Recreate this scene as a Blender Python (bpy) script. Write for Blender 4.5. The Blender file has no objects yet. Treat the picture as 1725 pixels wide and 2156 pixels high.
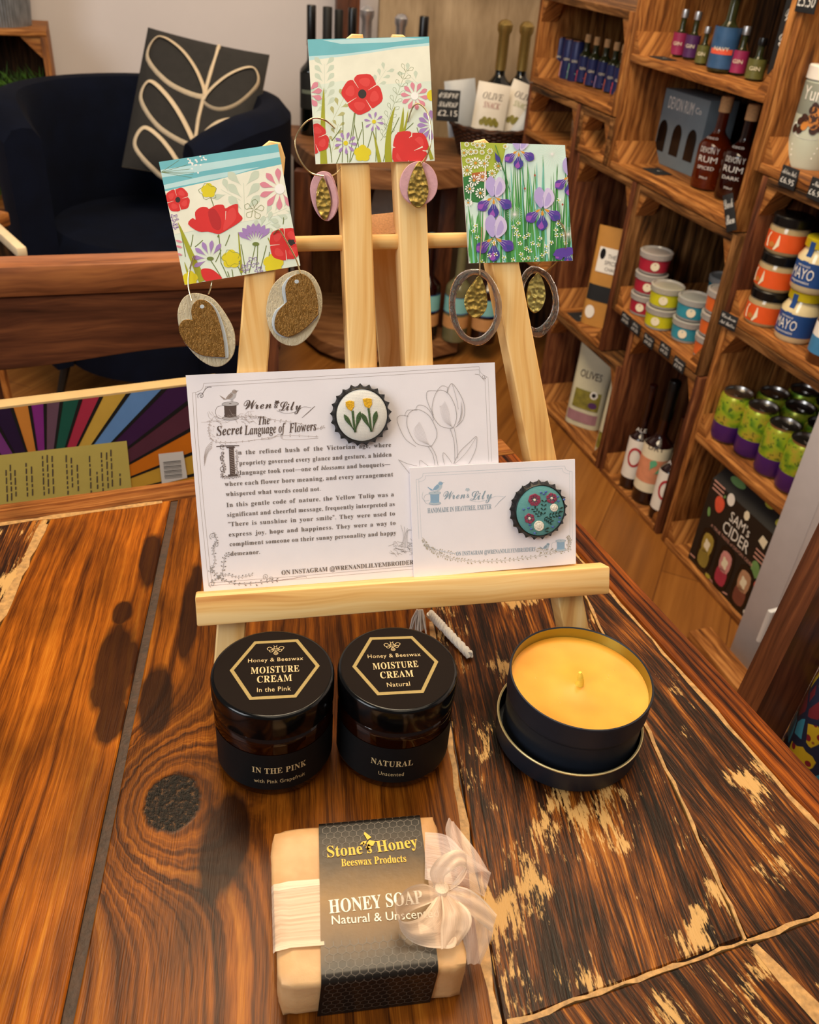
import bpy, bmesh, math, random
from mathutils import Vector, Matrix
random.seed(11)
S = bpy.context.scene
COL = S.collection
PI = math.pi

# ------------------------------------------------------------------ camera
IW, IH, FPX = 1725, 2156, 1832.74
PITCH, ROLL, CAMZ = math.radians(34.354), math.radians(4.760), 1.16
TABLE_Z = 0.772
CF = Vector((0, math.cos(PITCH), -math.sin(PITCH)))
_u0 = Vector((0, math.sin(PITCH), math.cos(PITCH)))
_r0 = Vector((1, 0, 0))
CR = _r0*math.cos(ROLL) + _u0*math.sin(ROLL)
CU = -_r0*math.sin(ROLL) + _u0*math.cos(ROLL)
CP = Vector((0, 0, CAMZ))
cam_data = bpy.data.cameras.new('camera')
cam = bpy.data.objects.new('camera', cam_data); COL.objects.link(cam)
m = Matrix.Identity(4)
for i in range(3):
    m[i][0], m[i][1], m[i][2], m[i][3] = CR[i], CU[i], -CF[i], CP[i]
cam.matrix_world = m
cam_data.sensor_fit = 'HORIZONTAL'; cam_data.sensor_width = 36.0
cam_data.lens = FPX/IW*36.0
cam_data.clip_start = 0.01; cam_data.clip_end = 30
cam_data.dof.use_dof = True
cam_data.dof.focus_distance = 0.47
cam_data.dof.aperture_fstop = 24.0
S.camera = cam

# ------------------------------------------------------------------ world, lights, exposure
S.view_settings.view_transform = 'Standard'
S.view_settings.look = 'None'
S.view_settings.gamma = 1.0
S.view_settings.use_curve_mapping = False
S.view_settings.exposure = 0.40
W = bpy.data.worlds.new('world'); S.world = W; W.use_nodes = True
bgn = W.node_tree.nodes['Background']
bgn.inputs[0].default_value = (1.0, 0.90, 0.80, 1); bgn.inputs[1].default_value = 0.13

def area(name, loc, target, sx, sy, power, col):
    d = bpy.data.lights.new(name, 'AREA'); d.shape = 'RECTANGLE'; d.size = sx; d.size_y = sy
    d.energy = power; d.color = col
    o = bpy.data.objects.new(name, d); COL.objects.link(o); o.location = loc
    o.rotation_euler = (Vector(target)-Vector(loc)).to_track_quat('-Z', 'Y').to_euler()
    return o
area('window_daylight', (-1.9, -1.2, 2.1), (0.0, 0.5, 0.85), 1.3, 1.5, 34, (0.93, 0.97, 1.0))
area('ceiling_lamp_table', (0.35, -0.15, 2.5), (0.0, 0.4, 0.77), 1.5, 1.5, 10, (1.0, 0.84, 0.62))
area('ceiling_lamp_shop', (0.0, 1.35, 2.6), (0.0, 1.7, 0.4), 1.2, 1.0, 24, (1.0, 0.76, 0.48))
area('ceiling_lamp_shelves', (-0.15, 0.9, 2.4), (1.1, 1.6, 0.5), 0.8, 0.8, 21, (1.0, 0.80, 0.54))

# ------------------------------------------------------------------ pixel rays to points on real surfaces
def ray(x, y):
    return CF + CR*((x-IW/2)/FPX) - CU*((y-IH/2)/FPX)
def at_z(x, y, z):
    r = ray(x, y); return CP + r*((z-CP.z)/r.z)
def at_y(x, y, Y):
    r = ray(x, y); return CP + r*(Y/r.y)
AZ = math.radians(20.14)
SN = Vector((math.cos(AZ), math.sin(AZ), 0)); SD = Vector((math.sin(AZ), -math.cos(AZ), 0)); SK = 1.1287
SROT = math.atan2(SD.y, SD.x)
SM = Matrix.Translation(SN*SK) @ Matrix.Rotation(SROT, 4, 'Z')          # shelf frame: x along the wall, y into it
# easel frame: x along the ledge, y up the leaning legs, z towards the viewer
EYAW, ELEAN = math.radians(14.0), math.radians(25)
_ex = Vector((math.cos(EYAW), math.sin(EYAW), 0)); _eb = Vector((-math.sin(EYAW), math.cos(EYAW), 0))
_ev = Vector((0, 0, math.cos(ELEAN))) + _eb*math.sin(ELEAN)
_en = _ex.cross(_ev)
EO = at_z(850, 1232, TABLE_Z+.060)
EM = Matrix.Identity(4)
for i in range(3):
    EM[i][0], EM[i][1], EM[i][2], EM[i][3] = _ex[i], _ev[i], _en[i], EO[i]
def ep(x, y, c=0.0):
    r = ray(x, y); o = EO + _en*c
    p = CP + r*((o-CP).dot(_en)/r.dot(_en)) - EO
    return Vector((p.dot(_ex), p.dot(_ev), c))

# ------------------------------------------------------------------ materials
def hx(s):
    s = s.lstrip('#'); c = [int(s[i:i+2], 16)/255 for i in (0, 2, 4)]
    return tuple((v/12.92 if v <= .04045 else ((v+.055)/1.055)**2.4) for v in c)
def rgba(c):
    if isinstance(c, str): c = hx(c)
    return (c[0], c[1], c[2], 1)
class NT:
    def __init__(s, name):
        s.m = bpy.data.materials.new(name); s.m.use_nodes = True
        s.t = s.m.node_tree; s.b = s.t.nodes['Principled BSDF']
    def n(s, kind, ins=None, **props):
        nd = s.t.nodes.new('ShaderNode'+kind)
        for k, v in props.items(): setattr(nd, k, v)
        for k, v in (ins or {}).items(): s.set(nd.inputs[k], v)
        return nd
    def set(s, sock, v):
        if isinstance(v, bpy.types.NodeSocket): s.t.links.new(v, sock)
        else: sock.default_value = v
    def math(s, op, a, b=0.0, clamp=False):
        nd = s.n('Math', {0: a, 1: b}, operation=op); nd.use_clamp = clamp; return nd.outputs[0]
    def noise(s, vec, scale=1, detail=3, rough=.55, dist=0):
        nd = s.n('TexNoise', {'Vector': vec, 'Scale': scale, 'Detail': detail, 'Roughness': rough, 'Distortion': dist})
        return nd.outputs['Fac']
    def comb(s, x, y, z=0.0):
        return s.n('CombineXYZ', {0: x, 1: y, 2: z}).outputs[0]
    def ramp(s, fac, stops, interp='LINEAR'):
        nd = s.n('ValToRGB', {0: fac}); r = nd.color_ramp; r.interpolation = interp
        while len(r.elements) > 1: r.elements.remove(r.elements[-1])
        for i, (p, c) in enumerate(stops):
            e = r.elements[0] if i == 0 else r.elements.new(p)
            e.position = p; e.color = rgba(c) if not isinstance(c, (int, float)) else (c, c, c, 1)
        return nd.outputs[0]
    def mix(s, fac, a, b, mode='MIX'):
        nd = s.n('Mix', data_type='RGBA', blend_type=mode)
        s.set(nd.inputs[0], fac); s.set(nd.inputs[6], a); s.set(nd.inputs[7], b); return nd.outputs[2]
    def bump(s, h, strength=.3, dist=.001):
        nd = s.n('Bump', {'Height': h, 'Strength': strength, 'Distance': dist}); s.t.links.new(nd.outputs[0], s.b.inputs['Normal'])
    def out(s, col=None, **kw):
        if col is not None: s.set(s.b.inputs['Base Color'], col)
        nm = dict(rough='Roughness', metal='Metallic', spec='Specular IOR Level', trans='Transmission Weight', ior='IOR', coat='Coat Weight', alpha='Alpha', sss='Subsurface Weight', sheen='Sheen Weight')
        for k, v in kw.items(): s.set(s.b.inputs[nm[k]], v)
        return s.m
def simple(name, col, rough=.5, var=.12, vscale=40, bump=0, bscale=300, bdist=.0004, **kw):
    g = NT(name); tc = g.n('TexCoord').outputs['Object']
    f = g.noise(tc, vscale, 3)
    c = Vector(hx(col) if isinstance(col, str) else col)
    cc = g.ramp(f, [(.3, tuple(c*(1-var))), (.7, tuple(min(1, v) for v in c*(1+var)))])
    if bump: g.bump(g.noise(tc, bscale, 2), bump, bdist)
    return g.out(cc, rough=rough, **kw)
def wood(name, cols, su=7, sv=130, rough=.55, bump=.25, spec=.35, knots=True, contrast=(.3, .5, .7)):
    g = NT(name); uv = g.n('UVMap').outputs[0]
    sp = g.n('SeparateXYZ', {0: uv}); u, v = sp.outputs[0], sp.outputs[1]
    wob = g.noise(g.comb(g.math('MULTIPLY', u, 5.0), g.math('MULTIPLY', v, 14.0)), 1, 2)
    v2 = g.math('ADD', v, g.math('MULTIPLY', g.math('SUBTRACT', wob, .5), .035 if knots else .01))
    a = g.noise(g.comb(g.math('MULTIPLY', u, su), g.math('MULTIPLY', v2, sv)), 1, 3, .6)
    b = g.noise(g.comb(g.math('MULTIPLY', u, su*5), g.math('MULTIPLY', v2, sv*5)), 1, 2)
    f = g.math('ADD', g.math('MULTIPLY', a, .75), g.math('MULTIPLY', b, .25))
    c = g.ramp(f, [(contrast[0], cols[0]), (contrast[1], cols[1]), (contrast[2], cols[2])])
    g.bump(f, bump, .0008)
    return g.out(c, rough=rough, spec=spec)

# ------------------------------------------------------------------ mesh builder
def clip_convex(poly, clip):
    out = list(poly); n = len(clip)
    for i in range(n):
        a, b = clip[i], clip[(i+1) % n]; inp = out; out = []
        def side(p): return (b[0]-a[0])*(p[1]-a[1])-(b[1]-a[1])*(p[0]-a[0])
        for j in range(len(inp)):
            p, q = inp[j-1], inp[j]; sp, sq = side(p), side(q)
            if (sp >= 0) != (sq >= 0):
                t = sp/(sp-sq); out.append((p[0]+(q[0]-p[0])*t, p[1]+(q[1]-p[1])*t))
            if sq >= 0: out.append(q)
        if not out: return []
    return out
def area2(p):
    return sum(p[i-1][0]*p[i][1]-p[i][0]*p[i-1][1] for i in range(len(p)))
_tcache = {}
def text_mesh(s, shear=0.0, off=0.0, sp=1.0):
    k = (s, shear, off, sp)
    if k not in _tcache:
        c = bpy.data.curves.new('writing', 'FONT'); c.body = s; c.size = 1; c.resolution_u = 2; c.shear = shear; c.offset = off; c.space_character = sp
        o = bpy.data.objects.new('writing', c); me = o.to_mesh()
        _tcache[k] = ([tuple(v.co) for v in me.vertices], [tuple(p.vertices) for p in me.polygons])
        o.to_mesh_clear(); bpy.data.objects.remove(o); bpy.data.curves.remove(c)
    return _tcache[k]
def _uni(s, up, lo, dig=None):
    r = ''
    for ch in s:
        if 'A' <= ch <= 'Z': r += chr(up+ord(ch)-65)
        elif 'a' <= ch <= 'z': r += chr(lo+ord(ch)-97)
        elif dig and ch.isdigit(): r += chr(dig+ord(ch)-48)
        else: r += ch
    return r
def serif(s): return _uni(s, 0x1D400, 0x1D41A, 0x1D7CE)
def serif_it(s): return _uni(s, 0x1D468, 0x1D482)
def thin_it(s): return _uni(s, 0x1D434, 0x1D44E).replace(chr(0x1D455), chr(0x210E))
def script(s): return _uni(s, 0x1D4D0, 0x1D4EA)

class MB:
    def __init__(s):
        s.v = []; s.f = []; s.fm = []; s.uv = []; s.mats = []; s.M = Matrix.Identity(4)
    def mi(s, m):
        if m not in s.mats: s.mats.append(m)
        return s.mats.index(m)
    def add(s, verts, faces, mat, uvs=None):
        o = len(s.v); s.v += [s.M @ Vector(v) for v in verts]
        for i, f in enumerate(faces):
            mm = mat[i] if isinstance(mat, list) else mat
            s.f.append([o+k for k in f]); s.fm.append(s.mi(mm))
            if uvs is None: s.uv.append([(verts[k][0], verts[k][1]) for k in f])
            else: s.uv.append([uvs[i][j] for j in range(len(f))])
        return s
    def box(s, c, size, mat, bevel=0.0, rot=None, seg=2):
        bm = bmesh.new(); bmesh.ops.create_cube(bm, size=1)
        for v in bm.verts: v.co = Vector((v.co.x*size[0], v.co.y*size[1], v.co.z*size[2]))
        if bevel: bmesh.ops.bevel(bm, geom=list(bm.edges), offset=min(bevel, min(size)*.45), segments=seg, profile=.5, affect='EDGES')
        bm.normal_update(); bm.verts.index_update()
        L = max(range(3), key=lambda i: size[i]); ou, ov = random.uniform(0, 5), random.uniform(0, 5)
        fs = []; uvs = []
        for f in bm.faces:
            nn = max(range(3), key=lambda i: abs(f.normal[i])); rest = [i for i in range(3) if i != nn]
            ua = L if L in rest else rest[0]; va = [i for i in rest if i != ua][0]
            fs.append([v.index for v in f.verts]); uvs.append([(v.co[ua]+ou, v.co[va]+ov+nn*.13) for v in f.verts])
        R = (rot.to_4x4() if rot is not None else Matrix.Identity(4)); T = Matrix.Translation(Vector(c)) @ R
        vs = [T @ v.co for v in bm.verts]; bm.free()
        return s.add(vs, fs, mat, uvs)
    def bar(s, p, q, w, h, mat, bevel=.001, up=(0, 0, 1)):
        p, q = Vector(p), Vector(q); d = (q-p); x = d.normalized(); y = Vector(up).cross(x).normalized(); z = x.cross(y)
        R = Matrix((x, y, z)).transposed()
        return s.box((p+q)/2, (d.length, w, h), mat, bevel, R)
    def lathe(s, prof, mat, seg=32, a0=0.0, a1=2*PI, c=(0, 0, 0)):
        full = abs(a1-a0-2*PI) < 1e-6; n = seg if full else seg+1
        vs = []; idx = []
        for r, z in prof:
            if r < 1e-7: idx.append([len(vs)]*n); vs.append((c[0], c[1], c[2]+z))
            else:
                row = []
                for k in range(n):
                    a = a0+(a1-a0)*k/seg; row.append(len(vs)); vs.append((c[0]+r*math.sin(a), c[1]-r*math.cos(a), c[2]+z))
                idx.append(row)
        fs = []; mm = []; uvs = []; zz = 0
        for i in range(len(prof)-1):
            dz = math.hypot(prof[i+1][0]-prof[i][0], prof[i+1][1]-prof[i][1])
            for k in range(seg):
                k2 = (k+1) % n
                q = [idx[i][k], idx[i][k2], idx[i+1][k2], idx[i+1][k]]
                uq = [(k/seg, zz), ((k+1)/seg, zz), ((k+1)/seg, zz+dz), (k/seg, zz+dz)]
                qq, uu = [], []
                for a, b in zip(q, uq):
                    if a not in qq: qq.append(a); uu.append(b)
                if len(qq) > 2:
                    fs.append(qq); uvs.append(uu); mm.append(mat[i] if isinstance(mat, list) else mat)
            zz += dz
        return s.add(vs, fs, mm, uvs)
    def tube(s, pts, r, mat, seg=8, closed=False, flat=1.0):
        pts = [Vector(p) for p in pts]; n = len(pts); rs = r if isinstance(r, list) else [r]*n
        vs = []; prev = None
        for i in range(n):
            a = pts[i-1] if (i > 0 or closed) else pts[i]; b = pts[(i+1) % n] if (i < n-1 or closed) else pts[i]
            t = (b-a).normalized()
            if prev is None:
                u = t.orthogonal().normalized()
            else:
                u = (prev-t*prev.dot(t)).normalized()
            prev = u; w = t.cross(u)
            for k in range(seg):
                an = 2*PI*k/seg; vs.append(pts[i]+(u*math.cos(an)+w*math.sin(an)*flat)*rs[i])
        fs = []; uvs = []
        for i in range(n if closed else n-1):
            j = (i+1) % n
            for k in range(seg):
                k2 = (k+1) % seg
                fs.append([i*seg+k, j*seg+k, j*seg+k2, i*seg+k2]); uvs.append([(i*.01, k/seg*.05), (i*.01+.01, k/seg*.05), (i*.01+.01, (k+1)/seg*.05), (i*.01, (k+1)/seg*.05)])
        if not closed:
            fs.append(list(range(seg))[::-1]); uvs.append([(0, 0)]*seg)
            fs.append([(n-1)*seg+k for k in range(seg)]); uvs.append([(0, 0)]*seg)
        # orientation: quads above face outward for u x w order
        return s.add(vs, [f[::-1] for f in fs], mat, [u[::-1] for u in uvs])
    def prism(s, poly, z0, z1, mat, side=None, uvf=None, inset=0.0):
        if area2(poly) < 0: poly = poly[::-1]
        n = len(poly); side = side or mat
        uvf = uvf or (lambda x, y: (x, y))
        vs = [(p[0], p[1], z0) for p in poly]
        rings = [(poly, z1)]
        if inset:
            cx = sum(p[0] for p in poly)/n; cy = sum(p[1] for p in poly)/n
            ins = []
            for i in range(n):
                a, b, c = Vector(poly[i-1]), Vector(poly[i]), Vector(poly[(i+1) % n])
                e1 = (b-a).normalized(); e2 = (c-b).normalized(); n1 = Vector((-e1.y, e1.x)); n2 = Vector((-e2.y, e2.x))
                k = (n1+n2); ins.append(tuple(b+k*(inset/max(.3, 1+n1.dot(n2)))))
            rings = [(poly, z1-inset), (ins, z1)]
        for pl, z in rings: vs += [(p[0], p[1], z) for p in pl]
        fs = [list(range(n))[::-1]]; mm = [side]
        for r in range(len(rings)):
            for i in range(n):
                j = (i+1) % n; fs.append([r*n+i, r*n+j, (r+1)*n+j, (r+1)*n+i]); mm.append(side if r == 0 else mat)
        fs.append([len(rings)*n+i for i in range(n)]); mm.append(mat)
        uvs = [[uvf(vs[k][0], vs[k][1]+(vs[k][2]-z1)) for k in f] for f in fs]
        return s.add(vs, fs, mm, uvs)
    def flat(s, poly, mat, z=0.0, fn=None):
        if area2(poly) < 0: poly = poly[::-1]
        vs = [(fn(p[0], p[1], z) if fn else (p[0], p[1], z)) for p in poly]
        return s.add(vs, [list(range(len(poly)))], mat, [[(p[0], p[1]) for p in poly]])
    def text(s, t, x, y, h, mat, z=0.0, width=None, align='L', fn=None, shear=0.0, rot=0.0, off=0.0, sp=1.0):
        vs, fs = text_mesh(t, shear, off, sp)
        if not vs: return s
        x0 = min(v[0] for v in vs); x1 = max(v[0] for v in vs); w = (x1-x0)*h
        kx = (width/w if width else 1.0); w *= kx
        ox = {'L': 0, 'C': -w/2, 'R': -w}[align]; ca, sa = math.cos(rot), math.sin(rot)
        out = []
        for v in vs:
            a = (v[0]-x0)*h*kx+ox; b = v[1]*h
            X, Y = x+a*ca-b*sa, y+a*sa+b*ca
            out.append(fn(X, Y, z) if fn else (X, Y, z))
        return s.add(out, fs, mat)
    def build(s, name, parent=None, M=None, smooth=True, angle=.7, kind=None, tag=None, label=None):
        me = bpy.data.meshes.new(name)
        me.from_pydata([tuple(v) for v in s.v], [], s.f)
        for mt in s.mats: me.materials.append(mt)
        me.polygons.foreach_set('material_index', s.fm)
        if smooth:
            me.polygons.foreach_set('use_smooth', [True]*len(s.f))
        ul = me.uv_layers.new(name='UVMap')
        ul.data.foreach_set('uv', [c for f in s.uv for p in f for c in p])
        me.update()
        if smooth: me.set_sharp_from_angle(angle=angle)
        o = bpy.data.objects.new(name, me); COL.objects.link(o)
        if parent is not None: o.parent = parent
        if M is not None: o.matrix_local = M
        if kind: o['kind'] = kind
        if label: o['label'] = label
        if tag: settag(o, *tag)
        return o
def settag(o, label, cat, group=None):
    o['label'] = label; o['category'] = cat
    if group: o['group'] = group
    return o
def thing(name, label, cat, M, group=None):
    o = bpy.data.objects.new(name, None); COL.objects.link(o)
    o.empty_display_size = .02
    o.matrix_world = M if isinstance(M, Matrix) else Matrix.Translation(Vector(M))
    return settag(o, label, cat, group)
def copy_thing(src, M, label):
    r = src.copy(); COL.objects.link(r); r.matrix_world = M; r['label'] = label
    def rec(a, b):
        for ch in a.children:
            c = ch.copy(); COL.objects.link(c); c.parent = b; rec(ch, c)
    rec(src, r)
    return r
def rotz(p, a): return Matrix.Translation(Vector(p)) @ Matrix.Rotation(a, 4, 'Z')
IS = 1.22                                       # size of the shop goods on the shelves
def sw0(u, v, z, a=0.0): return SM @ Matrix.Translation((u, v, z)) @ Matrix.Rotation(a, 4, 'Z')
def sw(u, v, z, a=0.0): return sw0(u, v, z, a) @ Matrix.Scale(IS, 4)
def stand(px, py, z, r):                       # centre of a round base whose near rim shows at that pixel
    p = at_z(px, py, z); d = Vector((p.x, p.y, 0)).normalized(); return p+d*r
def s_local(p):
    q = SM.inverted() @ p; return q
# ---- outlines
def ell(cx, cy, rx, ry, ang=0, n=22, wob=0.0, k=5, ph=0.0):
    ca, sa = math.cos(ang), math.sin(ang); r = []
    for i in range(n):
        t = 2*PI*i/n; w = 1+wob*math.sin(k*t+ph)
        x, y = rx*math.cos(t)*w, ry*math.sin(t)*w; r.append((cx+x*ca-y*sa, cy+x*sa+y*ca))
    return r
def petal(cx, cy, ln, wd, ang, r0=0.1, n=9, tip=.72):
    up, dn = [], []
    for i in range(n+1):
        t = i/n; x = ln*(r0+(1-r0)*t)
        y = wd/2*math.sin(PI*t**(math.log(.5)/math.log(tip)))
        up.append((x, y)); dn.append((x, -y))
    pts = up+dn[::-1][1:-1]; ca, sa = math.cos(ang), math.sin(ang)
    return [(cx+x*ca-y*sa, cy+x*sa+y*ca) for x, y in pts]
def strip(pts, w):
    n = len(pts); ws = w if isinstance(w, list) else [w]*n; L, R = [], []
    for i in range(n):
        a, b = pts[max(0, i-1)], pts[min(n-1, i+1)]; dx, dy = b[0]-a[0], b[1]-a[1]; l = math.hypot(dx, dy) or 1
        L.append((pts[i][0]-dy/l*ws[i]/2, pts[i][1]+dx/l*ws[i]/2)); R.append((pts[i][0]+dy/l*ws[i]/2, pts[i][1]-dx/l*ws[i]/2))
    return L+R[::-1]
def bez(p0, p1, p2, n=10):
    return [((1-t)**2*p0[0]+2*t*(1-t)*p1[0]+t*t*p2[0], (1-t)**2*p0[1]+2*t*(1-t)*p1[1]+t*t*p2[1]) for t in [i/n for i in range(n+1)]]
def smoothpts(pts, n=6, closed=True):
    P = [Vector(p) for p in pts]; N = len(P); out = []
    rng = range(N) if closed else range(N-1)
    for i in rng:
        a, b = P[(i-1) % N] if closed or i > 0 else P[i], P[i]
        c, d = P[(i+1) % N], P[(i+2) % N] if closed or i < N-2 else P[(i+1) % N]
        for k in range(n):
            t = k/n; out.append(.5*((2*b)+(c-a)*t+(2*a-5*b+4*c-d)*t*t+(3*b-a-3*c+d)*t**3))
    if not closed: out.append(P[-1])
    return [tuple(p) for p in out]

# ------------------------------------------------------------------ shared materials
M_crate = wood('crate_wood', ['#3a1d0c', '#8a5426', '#bd8246'], 6, 90, .6, .3, .25, True, (.34, .49, .64))
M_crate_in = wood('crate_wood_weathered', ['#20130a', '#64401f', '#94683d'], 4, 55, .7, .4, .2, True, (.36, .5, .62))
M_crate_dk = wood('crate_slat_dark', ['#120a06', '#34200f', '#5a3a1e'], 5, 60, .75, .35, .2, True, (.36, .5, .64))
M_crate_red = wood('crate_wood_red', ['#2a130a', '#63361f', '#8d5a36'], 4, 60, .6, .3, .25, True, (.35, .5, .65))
M_pine = wood('easel_pine', ['#b9793c', '#e2b26c', '#f0cd90'], 3, 75, .55, .08, .25, True, (.28, .44, .60))
M_pine_end = simple('pine_end_grain', '#d9a576', .8, .12, 900, .3, 1500)
M_chairwood = wood('chair_walnut', ['#2a140c', '#57301e', '#7d4a2c'], 5, 60, .42, .1)
M_chairtop = wood('chair_rail_warm', ['#4a2413', '#8c5430', '#ab6c3b'], 5, 60, .42, .1)
M_black = simple('black_plastic', '#0c0b0b', .25, .1)
M_blackmatt = simple('black_matt', '#121110', .6, .15)
M_white = simple('white_label', '#e9e4dc', .6, .03)
M_cream = simple('cream_label', '#e6dcc0', .6, .05)
M_chalk = simple('chalk_white', '#d8d6d2', .8, .05)
M_slate = simple('chalkboard_black', '#14161a', .75, .2)
M_gold = simple('gold_print', '#c9a860', .38, .06, 200, metal=.6)
M_goldmetal = simple('gold_metal', '#b99a4e', .3, .08, metal=1)
M_alu = simple('aluminium', '#b9b6b2', .3, .05, metal=1)
M_silver = simple('silver_foil', '#c9c9cd', .35, .1, 200, .5, 250, metal=.9)
M_goldfoil = simple('gold_foil', '#a58a4f', .4, .1, 200, .5, 250, metal=.8)
M_metalleg = simple('black_metal_leg', '#15130f', .45)
M_greywall = simple('grey_paint', '#bdb9be', .55, .03)
M_glassclear = simple('clear_glass', '#e8efe8', .04, .0, trans=1.0, ior=1.45)
M_winedark = simple('dark_bottle_glass', '#070a07', .08, .1, coat=.4)
M_cork = simple('cork', '#c79a68', .85, .15, 300)
M_ink = simple('dark_ink', '#4c413f', .7, .05)

# ------------------------------------------------------------------ setting: floor and walls
def floor_mat():
    g = NT('floor_boards'); tc = g.n('TexCoord').outputs['Object']
    mp = g.n('Mapping', {'Vector': tc, 'Rotation': (0, 0, AZ+PI/2)}).outputs[0]
    sp = g.n('SeparateXYZ', {0: mp}); u, v = sp.outputs[0], sp.outputs[1]
    br = g.n('TexBrick', {'Vector': mp, 'Color1': (.45, .45, .45, 1), 'Color2': (.62, .62, .62, 1), 'Mortar': (.2, .2, .2, 1), 'Scale': 1.0, 'Mortar Size': .0015, 'Brick Width': 1.1, 'Row Height': .16})
    a = g.noise(g.comb(g.math('MULTIPLY', u, 2.0), g.math('MULTIPLY', v, 40.0)), 1, 4)
    f = g.math('MULTIPLY', a, g.math('MULTIPLY', br.outputs[0], 1.9))
    c = g.ramp(f, [(.15, '#5a3212'), (.47, '#82501f'), (.85, '#a06a30')])
    g.bump(a, .05); return g.out(c, rough=.42)
M_floor = floor_mat()
M_wallpaint = simple('white_wall_paint', '#d9d2d4', .85, .02, 6)
mb = MB(); mb.box((0, 1.0, -.03), (5.4, 5.6, .06), M_floor)
mb.build('floor', kind='structure')
BACKU = -3.12                                       # back wall stands square to the shelf wall
mb = MB(); mb.box((BACKU-.05, -1.2, 1.25), (.1, 4.2, 2.5), M_wallpaint)
mb.build('wall_back', M=SM.copy(), kind='structure')
mb = MB(); mb.box((-1.2, .40, 1.25), (3.84, .1, 2.5), M_wallpaint)
mb.build('wall_right', M=SM.copy(), kind='structure')

# ------------------------------------------------------------------ the table
def plank_nodes(name, knots, dark, mid, light, glow, stain, ring=(95, 2.6), seed=0.0, blobs=(), warp=1.0, lo=.345):
    g = NT(name); uv = g.n('UVMap').outputs[0]
    sp = g.n('SeparateXYZ', {0: uv}); u, v = sp.outputs[0], sp.outputs[1]
    u = g.math('ADD', u, seed)
    def nz(su, sv, z=0.0, d=2, r=.5, vv=None): return g.noise(g.comb(g.math('MULTIPLY', u, su), g.math('MULTIPLY', vv or v, sv), z), 1, d, r)
    def add(a_, b_, k): return g.math('ADD', a_, g.math('MULTIPLY', g.math('SUBTRACT', b_, .5), k))
    v2 = add(add(add(v, nz(2.6, 11.0), .040*warp), nz(9.0, 34.0, 3.0), .010*warp), nz(45.0, 90.0, 5.0), .0016)
    gg = v2; km = None
    for (ku, kv, rad) in knots:
        du = g.math('MULTIPLY', g.math('SUBTRACT', u, ku+seed), .80); dv = g.math('SUBTRACT', v, kv)
        d = g.math('SQRT', g.math('ADD', g.math('MULTIPLY', du, du), g.math('MULTIPLY', dv, dv)))
        d = add(d, nz(150.0, 150.0), .005)
        wt = g.math('POWER', 2.718, g.math('MULTIPLY', g.math('MULTIPLY', d, d), -1/(rad*2.1)**2))
        gg = g.math('ADD', g.math('MULTIPLY', gg, g.math('SUBTRACT', 1.0, wt)), g.math('MULTIPLY', d, wt))
        k1 = g.n('MapRange', {0: d, 1: rad*.86, 2: rad*.98, 3: 1.0, 4: 0.0}).outputs[0]
        km = k1 if km is None else g.math('MAXIMUM', km, k1)
    a = nz(ring[1], ring[0], 0, 2, .5, gg); b = nz(9.0, 380.0, 1.0, 3, .55, gg); c = nz(55.0, 1500.0, 2.0, 2)
    f = g.math('ADD', g.math('ADD', g.math('MULTIPLY', a, .50), g.math('MULTIPLY', b, .28)), g.math('MULTIPLY', c, .22))
    col = g.ramp(f, [(lo, dark), (lo+.09, mid), (lo+.20, light), (lo+.35, glow)])
    st = nz(5.0, 26.0, 3.1+seed, 3, .5, v2)
    sm = g.n('MapRange', {0: st, 1: stain, 2: stain+.07, 3: 0.0, 4: .88}).outputs[0]
    for (bu, bv, ru, rv) in blobs:
        du = g.math('DIVIDE', g.math('SUBTRACT', u, bu+seed), ru); dv = g.math('DIVIDE', g.math('SUBTRACT', v2, bv), rv)
        d = g.math('SQRT', g.math('ADD', g.math('MULTIPLY', du, du), g.math('MULTIPLY', dv, dv))); d = add(d, nz(28.0, 75.0, 9.0), 1.1)
        sm = g.math('MAXIMUM', sm, g.n('MapRange', {0: d, 1: .85, 2: 1.12, 3: .9, 4: 0.0}).outputs[0])
    col = g.mix(sm, col, rgba('#22110a'))
    pat = nz(14.0, 24.0, seed, 4)
    col = g.mix(g.ramp(pat, [(.36, .55), (.62, 0.0)]), col, rgba(dark))
    if km is not None:
        kn_ = nz(380.0, 380.0, 0, 4, .7)
        col = g.mix(km, col, g.ramp(kn_, [(.42, '#070504'), (.56, '#20150e'), (.70, '#6b4a2c')]))
        f = g.math('ADD', f, g.math('MULTIPLY', g.math('MULTIPLY', km, kn_), 1.5))
    g.bump(g.math('ADD', g.math('MULTIPLY', f, .8), g.math('MULTIPLY', c, .3)), .3, .0007)
    return g.out(col, rough=.27, spec=.09)
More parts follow.
